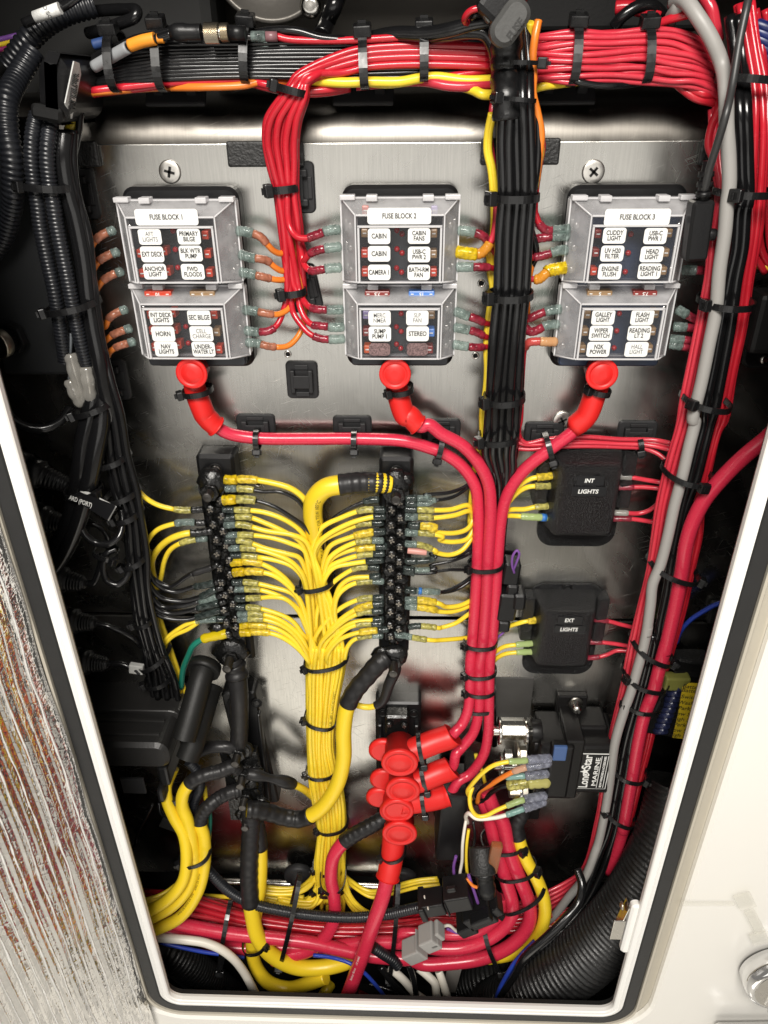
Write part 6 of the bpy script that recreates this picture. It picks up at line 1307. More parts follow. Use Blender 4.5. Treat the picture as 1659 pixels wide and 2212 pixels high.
for i, (sp, lab, m, sl) in enumerate((
    (['I', (470, 560, 8), (560, 455, 14), (635, 408, 18), (700, 395, 18), (790, 385, 16)], 'yellow wire into the INT LIGHTS box, first from top', YEL, SYb), (['I', (460, 610, 8), (550, 500, 13), (620, 460, 17), (690, 453, 18), (790, 452, 15)], 'yellow wire into the INT LIGHTS box, second from top', YEL, (SLV_OLV, 18, 6.6)),
    (['I', (440, 620, 8), (520, 602, 13), (600, 600, 17), (670, 586, 18), (780, 578, 15)], 'yellow wire into the INT LIGHTS box, third from top', YEL, (SLV_OLV, 17, 6.6)), (['I', (440, 645, 8), (510, 642, 13), (560, 644, 17), (610, 648, 18), (700, 652, 18), (780, 655, 15)], 'yellow wire in a blue banded sleeve into the INT LIGHTS box, fourth from top', YEL, (clear_mat('pale_green_sleeve', (.6, .8, .6), .7, (.40, .50, .20)), 30, 6.8)),
    (['I', (430, 1360, 8), (510, 1340, 13), (560, 1325, 17), (610, 1312, 18), (720, 1300, 15)], 'yellow wire into the EXT LIGHTS box, first from top', YEL, SYb), (['I', (390, 1530, 8), (420, 1502, 13), (475, 1472, 17), (545, 1462, 18), (680, 1450, 15)], 'yellow wire into the EXT LIGHTS box, second from top', YEL, (MATS['pale_green_sleeve'], 22, 6.4)),
    (['I', (390, 1590, 8), (420, 1550, 13), (475, 1520, 17), (545, 1510, 18), (680, 1505, 15)], 'yellow wire into the EXT LIGHTS box, third from top', YEL, (MATS['pale_green_sleeve'], 22, 6.4)),
    (['I', (1500, 440, 24), (1455, 428, 20), (1370, 414, 18), (1290, 400, 17), (1190, 392, 15)], 'thin pink wire out of the INT LIGHTS box, first from top', PINK, (CLEARP, 12, 5.6)), (['I', (1490, 475, 24), (1440, 467, 20), (1360, 460, 18), (1285, 460, 17), (1190, 462, 15)], 'thin pink wire out of the INT LIGHTS box, second from top', PINK, (SLV_RED, 14, 5.6)),
    (['I', (1470, 540, 24), (1430, 580, 20), (1390, 608, 18), (1330, 626, 17), (1250, 625, 17), (1170, 622, 15)], 'thin pink wire out of the INT LIGHTS box, third from top', PINK, (CLEARP, 12, 5.6)), (['I', (1470, 690, 24), (1415, 682, 20), (1330, 668, 18), (1250, 660, 17), (1160, 662, 15)], 'thin pink wire out of the INT LIGHTS box, fourth from top', PINK, (SLV_RED, 16, 5.6)),
    (['I', (1340, 1370, 24), (1290, 1352, 20), (1210, 1332, 18), (1135, 1312, 17), (1040, 1300, 15)], 'thin pink wire out of the EXT LIGHTS box, first from top', PINK, (SLV_RED, 14, 5.6)), (['I', (1320, 1480, 24), (1260, 1470, 20), (1180, 1456, 18), (1100, 1447, 17), (1000, 1442, 15)], 'thin pink wire out of the EXT LIGHTS box, second from top', PINK, (SLV_RED, 14, 5.6)),
    (['I', (1320, 1505, 24), (1250, 1500, 20), (1180, 1500, 18), (1130, 1522, 17), (1075, 1538, 17), (1000, 1545, 15)], 'thin pink wire out of the EXT LIGHTS box, third from top', PINK, (SLV_RED, 12, 5.6)))):
    fw(sp, m, lab, sl, None, mm=4.2 if m is PINK else 4.6)
tag(MB().cyl(at('I', 705, 652, 18), at('I', 735, 654, 17), .0037, n=12).build('marker_band', MATS['blue_band']), 'blue band on a yellow wire at the INT LIGHTS box', 'marker band')
# inline plug with a purple wire between the feeds and the boxes
ip = thing('inline_plug', 'black two part inline plug with a purple wire loop beside the red feeds', 'plug', at('I', 500, 1150, 16))
for nm, x0, y0, x1, y1, h0, h1, rot in (('upper_shell', 470, 950, 565, 1090, 4, 20, -4), ('collar', 488, 1090, 560, 1160, 6, 22, -4), ('latch', 535, 1150, 602, 1250, 8, 26, 0), ('lower_shell', 440, 1150, 545, 1320, 4, 24, -4), ('tail_grip', 432, 1320, 505, 1390, 6, 20, -4)):
    a, b_ = at('I', x0, y0, h1), at('I', x1, y1, h1)
    q = MB(); q.rrect(((a.x + b_.x) / 2, (a.z + b_.z) / 2), b_.x - a.x, a.z - b_.z, .003, h0 * .001, h1 * .001, .002, R=rotY(-rot)); q.build(nm, PLASTIC, ip)
wire('purple_wire', 'thin purple wire looped over the inline plug', 'purple wire', ['I', (535, 1005, 20), (520, 950, 24), (528, 890, 26), (552, 862, 26), (566, 880, 26), (550, 935, 24), (528, 990, 20)], 2.4, PURP)
wire('purple_wire', 'thin purple wire at the foot of the inline plug', 'purple wire', ['I', (470, 1380, 14), (435, 1410, 14), (410, 1450, 10), (400, 1480, 6)], 2.4, PURP)
# ================================================================ winch relay
rl = thing('winch_relay', 'black winch relay with a white printed maker label', 'relay', at('L', 900, 700, 0))
def blockpx(nm, c, x0, y0, x1, y1, h0, h1, m, par, bevel=.0025, dx=0):
    a, b_ = at(c, x0, y0, h1), at(c, x1, y1, h1)
    return MB().box(((a.x + b_.x) / 2, -(h0 + h1) * .0005, (a.z + b_.z) / 2), (abs(b_.x - a.x), (h1 - h0) * .001, abs(a.z - b_.z))).build(nm, m, par, bevel=bevel)
blockpx('coil_housing', 'L', 705, 640, 905, 985, 4, 56, RELAY, rl, .004)
blockpx('mid_flange', 'L', 870, 610, 925, 975, 2, 58, RELAY, rl, .0018)
blockpx('contact_housing', 'L', 915, 640, 1140, 948, 4, 54, RELAY, rl, .004)
blockpx('top_step', 'L', 905, 520, 1115, 640, 4, 36, RELAY, rl, .003)
blockpx('front_cap', 'L', 775, 650, 870, 975, 50, 62, RELAY, rl, .003)
blockpx('blue_seal', 'L', 790, 650, 862, 738, 60, 64, RELAYBLUE, rl, .001)
blockpx('mounting_ear', 'L', 815, 325, 985, 450, .5, 9, RELAY, rl, .0015)
blockpx('mounting_ear', 'L', 610, 960, 690, 1110, .5, 9, RELAY, rl, .0015)
p = at('L', 922, 368, 10)
MB().lathe(p, (0, -1, 0), [(0, .0085), (.003, .0082), (.006, .0060), (.010, .0055), (.013, .0030)], 20).build('mounting_bolt', STEEL, rl)
LABR = mat('relay_label_black', (.010, .010, .010), .35)
a, b_ = at('L', 958, 690, 54.8), at('L', 1112, 915, 54.8)
q = MB(); q.box(((a.x + b_.x) / 2, -.0544, (a.z + b_.z) / 2), (b_.x - a.x, .0006, a.z - b_.z)); lb = q.build('maker_label', TEXT_WHITE, rl)
q = MB(); q.box(((a.x + b_.x) / 2, -.0548, (a.z + b_.z) / 2), (b_.x - a.x - .0016, .0004, a.z - b_.z - .0016)); q.build('label_field', LABR, lb)
lw_, lh_ = b_.x - a.x, a.z - b_.z; lc = Vector(((a.x + b_.x) / 2, -.0552, (a.z + b_.z) / 2)); RU = rotY(-90)
for txt, off, sz, wd in (('Lone', -.24, .40, None), ('MARINE', .09, .20, .80), ('BOW WINCHES & ACCESSORIES', .31, .10, .88)):
    if txt == 'Lone':
        for s_, zz in (('Lone', -.255), ('Star', .275)): lettering(lb, s_, lc + Vector((lw_ * off, 0, lh_ * zz)), lw_ * .40, TEXT_WHITE, R=RU, width=lh_ * .40, bold=.0003)
        c0 = lc + Vector((lw_ * -.27, -.0001, lh_ * .01)); st = []
        for k in range(10):
            r_ = lw_ * (.17 if k % 2 == 0 else .07); an = math.radians(90 + 36 * k + 90); st.append(c0 + Vector((r_ * math.cos(an), 0, r_ * math.sin(an))))
        MB().add([c0] + st, [(0, k + 1, (k + 1) % 10 + 1) for k in range(10)]).build('star', TEXT_WHITE, parent=lb)
    else: lettering(lb, txt, lc + Vector((lw_ * off, 0, 0)), lw_ * sz, TEXT_WHITE, R=RU, width=lh_ * wd, bold=.00012)
for off in (.19, .40): MB().box(lc + Vector((lw_ * off, 0, 0)), (.0006, .0002, lh_ * .90)).build('rule_line', TEXT_WHITE, lb)
for x, y in ((1157, 665), (1122, 845)):
    MB().lathe(at('L', x, y, 30), (1, -.5, .2), [(0, .0045), (.003, .004), (.0045, .002)], 14).build('side_rivet', STEEL, rl)
def hstud(par, c, x0, x1, y, h, r, nm, m, n=6):
    a, b_ = at(c, x0, y, h), at(c, x1, y, h)
    return MB().lathe(a, (1, 0, 0), [(0, r), (b_.x - a.x, r)], n=n, smooth=n > 8).build(nm, m, par, bevel=.0006)
hstud(rl, 'L', 452, 600, 540, 34, .0098, 'standoff', STEEL); hstud(rl, 'L', 432, 450, 545, 34, .0145, 'washer', STEEL, 24); hstud(rl, 'L', 400, 660, 543, 34, .0055, 'stud', STEEL, 14); hstud(rl, 'L', 598, 618, 545, 34, .0135, 'washer', STEEL, 24)
hstud(rl, 'L', 640, 705, 545, 34, .0120, 'terminal_neck', RELAY, 18)
hstud(rl, 'L', 405, 700, 760, 40, .0055, 'stud', STEEL, 14); hstud(rl, 'L', 440, 465, 755, 40, .0125, 'washer', STEEL, 24); hstud(rl, 'L', 470, 520, 715, 38, .0095, 'nut', STEEL); hstud(rl, 'L', 545, 565, 690, 36, .0125, 'washer', BRASS, 24); hstud(rl, 'L', 565, 610, 692, 36, .0090, 'nut', BRASS)
hstud(rl, 'L', 500, 620, 920, 38, .0085, 'nut', BRASS); hstud(rl, 'L', 560, 580, 925, 38, .0140, 'washer', STEEL, 24); hstud(rl, 'L', 655, 700, 620, 36, .0080, 'terminal_neck', RELAY, 14)
SPT = clear_mat('clear_blue_spade', (.78, .80, .86), .25, (.30, .31, .37), .10, .35, 200)
def spade(sp, m, nm, lab, mm, sl, L=26, dia=9.5, tipm=None):
    o, P = wire(nm, lab, nm.replace('_', ' '), sp, mm, m, sleeve=sl, tip=(tipm or SPT, L, dia)); return o
PG = MATS['pale_green_sleeve']; TEAL = clear_mat('teal_sleeve', (.5, .75, .72), .65, (.25, .42, .38))
spade(['L', (260, 980, 60), (238, 930, 64), (262, 890, 68), (330, 815, 72), (400, 765, 74), (480, 743, 74), (580, 735, 72), (680, 725, 70), (772, 718, 66)], YEL, 'yellow_wire', 'yellow wire arching to the top clear spade of the relay', 4.6, (PG, 20, 6.4))
spade(['L', (300, 1000, 44), (315, 930, 50), (380, 890, 58), (450, 845, 64), (550, 795, 68), (640, 770, 68), (772, 745, 66)], ORA, 'orange_wire', 'orange wire to the second clear spade of the relay', 5.4, (clear_mat('peach_sleeve', (.9, .7, .6), .7, (.60, .36, .24)), 15, 7))
spade(['L', (290, 960, 46), (310, 930, 50), (360, 885, 56), (430, 850, 60), (540, 835, 62), (640, 828, 62), (760, 815, 60)], BLK, 'black_wire', 'black wire to the third spade of the relay', 4.2, (TEAL, 20, 6.4))
spade(['L', (280, 1000, 40), (330, 990, 44), (400, 930, 52), (460, 900, 58), (540, 885, 60), (640, 870, 60), (765, 862, 58)], BLK, 'black_wire', 'black wire in the large olive spade of the relay', 5.4, (SLV_OLV, 22, 12), 24, 14, clear_mat('olive_spade', (.85, .85, .5), .66, (.52, .48, .16)))
spade(['L', (270, 900, 64), (252, 960, 70), (262, 1040, 76), (300, 1085, 78), (350, 1085, 78), (420, 1050, 76), (490, 1020, 74), (570, 990, 72), (660, 968, 68), (742, 955, 64)], YEL, 'yellow_wire', 'yellow wire looping under to the lower clear spade of the relay', 4.6, (PG, 20, 6.4))
spade(['L', (238, 1130, 60), (228, 1085, 68), (250, 1070, 74), (290, 1100, 78), (400, 1098, 78), (480, 1080, 76), (560, 1052, 74), (650, 1020, 70), (735, 990, 64)], WHT, 'white_wire', 'white wire looping under to the lowest clear spade of the relay', 4.6, (TEAL, 20, 6.4))
wire('yellow_wire', 'yellow wire hanging beside the relay studs', 'yellow wire', ['L', (290, 690, 20), (300, 740, 24), (330, 800, 30), (345, 860, 30), (360, 920, 24)], 4.4, YEL)
# ================================================================ the right-hand terminal strip with its yellow legend
ts = thing('terminal_strip', 'blue wired terminal strip with a yellow legend at the right jamb', 'terminal strip', at('R', 900, 850, 40))
a, b_ = at('R', 720, 560, 46), at('R', 1150, 1140, 46)
MB().box(((a.x + b_.x) / 2, -.034, (a.z + b_.z) / 2), (b_.x - a.x, .02, a.z - b_.z), rotY(12)).build('base', DULL, ts, bevel=.003)
YL = mat('yellow_label', (.62, .45, .02), .45, vary=.05, speck=.08)
vs = [at('R', *p, 56) for p in ((890, 660), (955, 622), (1110, 628), (1000, 1135), (800, 1110), (850, 900))]
q = MB(); q.loft([[v + Vector((0, .001, 0)) for v in vs], vs]); yl_ = q.build('yellow_legend', YL, ts)
for i, (x, y, t_) in enumerate(((985, 655, 'Battery'), (975, 690, 'Battery'), (960, 747, 'Switch'), (948, 800, 'Washer'), (930, 850, 'Park 1'), (915, 900, 'Low Spd'), (905, 948, 'High Spd'), (890, 997, 'Park 2'), (880, 1048, 'Low Spd'), (870, 1092, 'High Spd'))):
    lettering(yl_, t_, at('R', x, y, 56.4), .0068, TEXT_BLACK, R=rotY(6))
for i in range(9):
    y = 660 + i * 48; x = 830 - i * 17
    MB().cyl(at('R', x - 50, y + 6, 44), at('R', x + 45, y - 4, 50), .0042, n=10).build('blue_ferrule', mat('dark_navy_sleeve', (.02, .025, .07), .3, vary=.3), ts)
MB().box(at('R', 830, 600, 46), (.024, .012, .016)).build('olive_plug', mat('olive_plug', (.18, .18, .04), .5), ts, bevel=.002)
a, b_ = at('R', 860, 430, 30), at('R', 1130, 560, 30)
tag(MB().box(((a.x + b_.x) / 2, -.018, (a.z + b_.z) / 2), (b_.x - a.x, .02, a.z - b_.z)).build('foam_pad', FOAM, bevel=.003), 'black foam block above the terminal strip at the right jamb', 'foam pad')
a, b_ = at('R', 1150, -120, 4), at('R', 1260, 70, 4)
tag(MB().box(((a.x + b_.x) / 2, -.004, (a.z + b_.z) / 2), (b_.x - a.x, .007, a.z - b_.z)).build('foam_pad', FOAM, bevel=.002), 'small black pad on the sheet joint at the right jamb', 'foam pad')
wire('blue_wire', 'blue wire curving in from the right jamb behind the thick red cable', 'blue wire', ['R', (1330, -160, 20), (1280, -120, 20), (1190, -90, 18), (1080, -30, 16), (960, 50, 14), (880, 140, 12), (830, 260, 10)], 4.6, BLUE)
# edge of one more fuse block at the right rim of the view
fb = thing('edge_fuse_block', 'black base of another fuse block cut by the right edge', 'fuse block', at('F', 1700, 1050, 10))
a, b_ = at('F', 1550, 900, 14), at('F', 1860, 1172, 14)
q = MB(); q.rrect(((a.x + b_.x) / 2, (a.z + b_.z) / 2), b_.x - a.x, a.z - b_.z, .009, .0005, .014, .002); q.build('base_plate', PLASTIC, fb)
a, b_ = at('F', 1625, 700, 40), at('F', 1900, 1085, 40)
MB().box(((a.x + b_.x) / 2, -.027, (a.z + b_.z) / 2), (b_.x - a.x, .026, a.z - b_.z)).build('cover', DULL, fb, bevel=.004)
MB().lathe(at('F', 1640, 1110, 14.5), (0, -1, 0), [(0, .0045), (.0015, .004), (.002, .002)], 14).build('corner_screw', STEEL, fb)
for i, (sp, m, sl, l) in enumerate(((['F', (1480, 790, 14), (1520, 800, 22), (1560, 808, 26), (1640, 800, 27), (1700, 795, 26)], RED, SLV_RED, 'red wire to the fuse block at the right edge, upper'), (['F', (1440, 1010, 12), (1480, 975, 18), (1530, 945, 24), (1620, 918, 27), (1700, 905, 26)], ORA, SLV_BRN, 'orange wire to the fuse block at the right edge'),
      (['F', (1400, 1120, 12), (1440, 1050, 16), (1500, 1008, 24), (1580, 1000, 27), (1700, 1005, 26)], RED, MATS['pale_red_sleeve'], 'red wire to the fuse block at the right edge, lower'))):
    fw(sp, m, l, (sl, 18, 6.8), (TIP_CLR, 10, 7.4))
wire('yellow_wire', 'yellow wire at the right edge beside fuse block three', 'yellow wire', ['F', (1590, 500, 14), (1630, 518, 18), (1720, 530, 20)], 7, YEL)
for k in range(6):
    wire('blue_wire', f'dark blue wire at the top right corner, {ORD[k]} from the top', 'blue wire', ['C', (1530, 120 + k * 42, 8), (1580, 150 + k * 44, 20), (1680, 190 + k * 48, 24), (1800, 230 + k * 50, 24)], 8, mat('navy_insulation', (.008, .018, .11), .35, vary=.3), group='dark blue wires at the top right corner')
# ================================================================ corrugated looms and hoses
def corrugated(nm, lab, cat, spec, dia, pitch, m, depth=.16, n=16, parent=None):
    """ribbed tube along spec; ribs are real geometry"""
    P = resample(catmull(pts(spec), 12), pitch / 1000 / 4)
    rr = [dia * .0005 * (1 - depth * (1, .15, 0, .15)[(i + 2) % 4]) for i in range(len(P))]
    o = MB().sweep(P, rr, n).build(nm, m, loc=P[0]); return tag(o, lab, cat)
corrugated('corrugated_loom', 'wide corrugated black loom at the left edge', 'loom', ['A', (210, 330, 30), (120, 480, 40), (45, 640, 48), (45, 820, 54), (75, 1000, 56), (80, 1200, 54), 'D', (75, 120, 50), (20, 330, 40), (-90, 480, 30)], 15.5, 3.6, LOOM, n=18)
corrugated('corrugated_loom', 'narrow corrugated loom, the left of the pair below the black module', 'loom', ['A', (235, 730, 50), (208, 850, 56), (200, 1000, 58), (215, 1160, 58), (240, 1300, 58), 'D', (255, 260, 58), (300, 480, 58), (345, 680, 58), (375, 860, 56), (395, 1000, 54), (412, 1120, 50)], 10.6, 2.7, LOOM, n=16)
corrugated('corrugated_loom', 'narrow corrugated loom, the right of the pair below the black module', 'loom', ['A', (325, 770, 50), (308, 880, 56), (300, 1000, 58), (315, 1160, 58), (340, 1300, 58), 'D', (360, 260, 58), (405, 480, 58), (445, 680, 58), (480, 860, 56), (512, 1000, 54), (548, 1140, 50)], 10.8, 2.7, LOOM, n=16)
md = thing('black_module', 'black moulded module with a white printed side label at upper left', 'module', at('X', 330, 560, 40))
Rm = rotY(11); a, b_ = at('X', 175, 330, 66), at('X', 470, 790, 66)
q = MB(); q.rrect(((a.x + b_.x) / 2, (a.z + b_.z) / 2), (b_.x - a.x) * .98, (a.z - b_.z) * 1.02, .014, .002, .066, .006, n=7, R=Rm); q.build('housing', PLASTIC, md)
q = MB(); c_ = at('X', 285, 720, 68); q.rrect((c_.x, c_.z), .020, .009, .003, .03, .067, .002, R=Rm); q.build('cable_entry', DULL, md)
lv = [at('X', *p) for p in ((472, 388, 66), (505, 400, 58), (516, 470, 52), (458, 755, 54), (416, 655, 66))]
q = MB(); q.loft([[v + Vector((-.0015, .0015, 0)) for v in lv], lv]); lb2 = q.build('side_label', PAPER, md)
LR = Matrix((( .12, 0, 0), (0, 1, 0), (0, 0, 1)))
for i in range(3):
    b = MB(); P0, P1 = at('X', 436 + i * 17, 700 - i * 4, 66.4 - i * 4.2), at('X', 470 + i * 14, 470 - i * 2, 66.4 - i * 4.4); N_ = 22
    for k in range(N_):
        if random.random() < .72: b.band([P0.lerp(P1, k / N_), P0.lerp(P1, (k + .35) / N_), P0.lerp(P1, (k + .7) / N_)], (P1 - P0).cross(Vector((.6, 1, 0))), .0016 if i != 1 else .0030, .0003)
    b.build('printed_code', TEXT_BLACK, lb2)['kind'] = 'stuff'
bb = thing('switch_enclosure', 'flat black enclosure behind the looms at left, with a threaded socket', 'enclosure', at('D', 150, 600, 20))
a, b_ = at('D', -420, -420, 24), at('D', 560, 1215, 24)
MB().box(((a.x + b_.x) / 2, -.012, (a.z + b_.z) / 2), (b_.x - a.x, .024, a.z - b_.z)).build('case', mat('matt_black_case', (.010, .011, .012), .6, vary=.2, bump=.05), bb, bevel=.003)
p = at('D', 105, 965, 26)
MB().hexa(p, (-.3, -1, 0), .0125, .007).build('lock_nut', PLASTIC, bb, bevel=.001)
MB().lathe(p, (-.35, -1, -.05), [(0, .0095), (.012, .0095), (.012, .0105), (.022, .0105)], 22).build('socket_barrel', PLASTIC, bb)
q = MB(); tt = Vector((-.35, -1, -.05)).normalized(); base = p + tt * .014
q.lathe(base, tt, [(0, .0112), (.001, .0116), (.007, .0116), (.008, .0112)], 40); q.build('knurled_ring', BRASS, bb)
# clear bullet connectors under the looms
for k, (x0, y0, x1, y1, x2, y2) in enumerate(((445, 1075, 475, 1190, 535, 1395), (545, 1160, 560, 1250, 580, 1380), (440, 1240, 480, 1330, 520, 1400))):
    o = thing('bullet_connector', ['clear bullet connector under the left loom', 'clear bullet connector under the right loom', 'clear bullet connector behind the other two'][k], 'wire connector', at('D', x1, y1, 52), 'clear bullet connectors under the looms')
    A_, B_, C_ = at('D', x0, y0, 52), at('D', x1, y1, 54), at('D', x2, y2, 50)
    MB().sweep(catmull([A_, B_, C_], 6), [.0040, .0052, .0052, .0046, .0052, .0056, .0056, .0052, .0046, .0052, .0052, .0050, .0036], 12).build('clear_shell', CLEARP, o)
    MB().sweep(catmull([A_, B_, C_], 4), .0022, 8).build('metal_core', STEEL, o)
    wire('grey_wire', 'thin grey wire from the loom to a clear bullet connector, ' + ['left', 'right', 'rear'][k], 'grey wire', [at('D', x0 + 5, y0 - 130, 50), at('D', x0 + 5, y0 - 60, 52), A_], 2.4, mat('dim_grey', (.10, .11, .12), .4))
# ================================================================ left black trunk
LT = [('A', 380, 830, 480, 830, 40), ('A', 385, 1000, 470, 1000, 44), ('A', 395, 1180, 480, 1180, 44), ('D', 430, 100, 500, 90, 44), ('D', 475, 330, 565, 320, 44), ('D', 500, 600, 595, 580, 44), ('D', 520, 800, 622, 790, 44), ('D', 550, 1000, 660, 1000, 44), ('D', 585, 1250, 715, 1250, 44), ('G', 640, 0, 775, 0, 42), ('G', 675, 250, 815, 245, 40), ('G', 720, 480, 872, 470, 40), ('G', 775, 640, 898, 620, 40), ('G', 805, 880, 935, 870, 40), ('G', 840, 1100, 945, 1090, 40), ('G', 860, 1290, 980, 1275, 38), ('G', 910, 1500, 1050, 1500, 34), ('J', 930, 160, 1110, 200, 28), ('J', 960, 330, 1150, 360, 20)]
many('black_wire', lambda i: f'black wire of the left black trunk, {ORD[i]} from the left', 'black wire', LT, 6, 6.6, BSHEATH, rows=2, dh=5, seed=41, jit=.05)
wire('black_cable', 'wide shiny black cable on the right flank of the left trunk', 'cable', ['A', (420, 840, 46), (405, 1000, 50), (440, 1230, 50), 'D', (480, 200, 50), (535, 480, 50), (560, 700, 50), (590, 900, 50), (630, 1100, 50), (665, 1300, 48), (720, 1500, 42)], 14, BSHEATH, n=16)
for k, (sp, mm) in enumerate(((['D', (600, 1250, 44), (580, 1420, 50), 'G', (530, 180, 54), (512, 330, 56), (492, 470, 56), (455, 640, 58), (395, 780, 60), (300, 900, 62), (200, 1000, 64)], 15), (['D', (650, 1300, 44), 'G', (640, 60, 52), (605, 240, 56), (560, 450, 58), (505, 650, 60), (430, 830, 62), (330, 980, 64), (230, 1080, 66)], 15))):
    wire('black_cable', ['thick black cable turning left into the dark, upper', 'thick black cable turning left into the dark, lower'][k], 'cable', sp, mm, BSHEATH, n=16)
for k, (sp, lab) in enumerate(((['G', (20, -80, 60), (70, 20, 60), (180, 80, 58), (290, 85, 54), (390, 40, 46), (450, -40, 36)], 'black cable sagging across the left wall at the frame'), (['G', (505, 670, 60), (540, 760, 62), (610, 812, 62), (690, 820, 62), (755, 775, 58), (780, 690, 50), (770, 600, 44)], 'black cable loop beside the left trunk, upper'),
      (['G', (740, 850, 52), (680, 880, 56), (655, 960, 58), (680, 1050, 58), (740, 1080, 58), (800, 1040, 54), (826, 970, 48), (830, 900, 40)], 'black cable loop beside the left trunk, lower'), (['G', (530, 1070, 44), (590, 1070, 44), (620, 1020, 42), (640, 950, 40), (650, 880, 36)], 'black cable from the third plug at left'),
      (['G', (600, 1325, 42), (690, 1345, 42), (780, 1380, 40), (850, 1420, 36), (900, 1470, 28)], 'shiny black cable from the fourth plug at left'), (['J', (680, 120, 42), (760, 118, 42), (830, 140, 42), (870, 160, 40)], 'shiny black cable from the lowest plug at left'), (['G', (440, 690, 34), (520, 690, 34), (620, 700, 32), (680, 760, 28), (690, 850, 24)], 'black cable from the second plug at left'))):
    wire('black_cable', lab, 'cable', sp, 6.2 if k else 8, BLK, n=12)
for k, (c, x0, y0, x1, y1, h) in enumerate((('G', 170, 350, 440, 450, 46), ('G', 235, 650, 440, 700, 36), ('G', 345, 1040, 545, 1075, 46), ('G', 430, 1310, 610, 1325, 44), ('J', 505, 105, 690, 122, 44))):
    o = thing('cable_plug', 'round ribbed black cable plug at the left jamb, ' + ORD[k] + ' from the top', 'plug', at(c, x0, y0, h), 'round cable plugs at the left jamb')
    A_, B_ = at(c, x0, y0, h), at(c, x1, y1, h); L_ = (B_ - A_).length; prof = [(0, .0125), (L_ * .35, .0125), (L_ * .36, .0105)]
    for j in range(6): prof += [(L_ * (.40 + j * .09), .0098 - j * .0005), (L_ * (.44 + j * .09), .0098 - j * .0005), (L_ * (.45 + j * .09), .0082 - j * .0005), (L_ * (.48 + j * .09), .0082 - j * .0005)]
    prof.append((L_, .0042)); MB().lathe(A_, B_ - A_, prof, 22).build('ribbed_boot', PLASTIC, o)
    MB().lathe(A_ - (B_ - A_).normalized() * .012, B_ - A_, [(0, .014), (.012, .014)], 22).build('plug_nut', DULL, o)
q = MB().box(at('J', 868, 148, 43), (.014, .006, .011), rotY(10)).build('cable_tag', mat('pale_tag', (.45, .45, .43), .5), bevel=.001); tag(q, 'small pale tag on the lowest plug cable at left', 'cable tag')
# flag label with white print
fl = [at('G', *p, 72) for p in ((438, 520), (505, 492), (735, 578), (682, 672))]
t = thing('flag_label', 'black folded flag label with white print reading ARD (PORT)', 'cable label', fl[0].lerp(fl[2], .5))
MB().loft([[v + Vector((0, .0006, 0)) for v in fl], fl]).build('front_leaf', mat('black_label_tape', (.008, .008, .009), .28), t)
fb_ = [at('G', *p, 66) for p in ((510, 488), (560, 492), (740, 585), (690, 676))]
MB().loft([[v + Vector((0, .0006, 0)) for v in fb_], fb_]).build('back_leaf', PAPER, t)
ax = (fl[2] - fl[1]).normalized(); upv = Vector((0, -1, 0)).cross(ax) * -1; RL = Matrix((ax, Vector((0, 1, 0)), -ax.cross(Vector((0, 1, 0))) * -1)).transposed()
an = math.degrees(math.atan2(-(fl[2] - fl[1]).z, (fl[2] - fl[1]).x))
lettering(t, 'ARD (PORT)', at('G', 512, 552, 73), .0062, TEXT_WHITE, R=rotY(an), width=.0190, bold=.0001)
for i, (c, a, b, hd, h, bl) in enumerate((('A', (150, 1160), (490, 1190), .30, 46, 22), ('D', (320, 790), (630, 735), 0, 46, 24), ('D', (490, 1440), (725, 1370), 0, 42, 20), ('G', (640, 300), (820, 248), 0, 38, 18), ('G', (675, 525), (882, 472), 0, 38, 18), ('G', (745, 640), (900, 602), 0, 38, 18), ('G', (795, 935), (942, 880), 0, 38, 18), ('G', (862, 1300), (985, 1278), 0, 36, 16), ('G', (430, 470), (640, 470), 1, 54, 18), ('J', (905, 105), (1075, 20), 0, 30, 22), ('J', (930, 215), (1095, 185), 0, 26, 18), ('G', (600, 850), (740, 900), .8, 54, 10))):
    tie('black cable tie at the left, ' + ['across the two looms', 'across looms and trunk beside fuse block one', 'on the trunk below the bullet connectors', 'high on the lower trunk', 'where the first yellow wire leaves the trunk', 'just below the first yellow wire', 'beside the middle yellow wires', 'at the sheet joint', 'round the two thick cables above the flag label', 'at the green wire, loose loop', 'above the control box', 'on the lower cable loop'][i], c, a, b, h, bl, head=hd, wd=4.6, low=14)
wire('blue_wire', 'thin blue wire in the sleeve beside the left trunk', 'blue wire', ['D', (575, 1430, 46), (580, 1520, 48), 'G', (570, 110, 52), (530, 210, 54)], 2.2, BLUE)
wire('pink_wire', 'thin pink wire in the sleeve beside the left trunk', 'pink wire', ['G', (555, 100, 52), (535, 160, 54), (512, 210, 55)], 2.2, mat('pale_pink', (.6, .25, .35), .4))
wire('yellow_wire', 'yellow wire behind the black module at upper left', 'yellow wire', ['A', (500, 690, 30), (470, 780, 34), (440, 860, 36), (428, 960, 36), (440, 1060, 34), (450, 1120, 30)], 9, YEL)
wire('orange_wire', 'orange wire at the right flank of the left trunk', 'orange wire', ['A', (530, 600, 14), (500, 720, 20), (470, 860, 28), (462, 1000, 28), (472, 1250, 24), 'D', (490, 190, 22), (520, 330, 22)], 4.4, ORA)
wire('black_wire', 'thin printed black wire at the right flank of the left trunk', 'black wire', ['A', (540, 560, 24), (512, 700, 34), (500, 820, 38), (475, 950, 40), (450, 1080, 42), (455, 1250, 40), 'D', (480, 250, 38), (540, 480, 34)], 5, BLK)
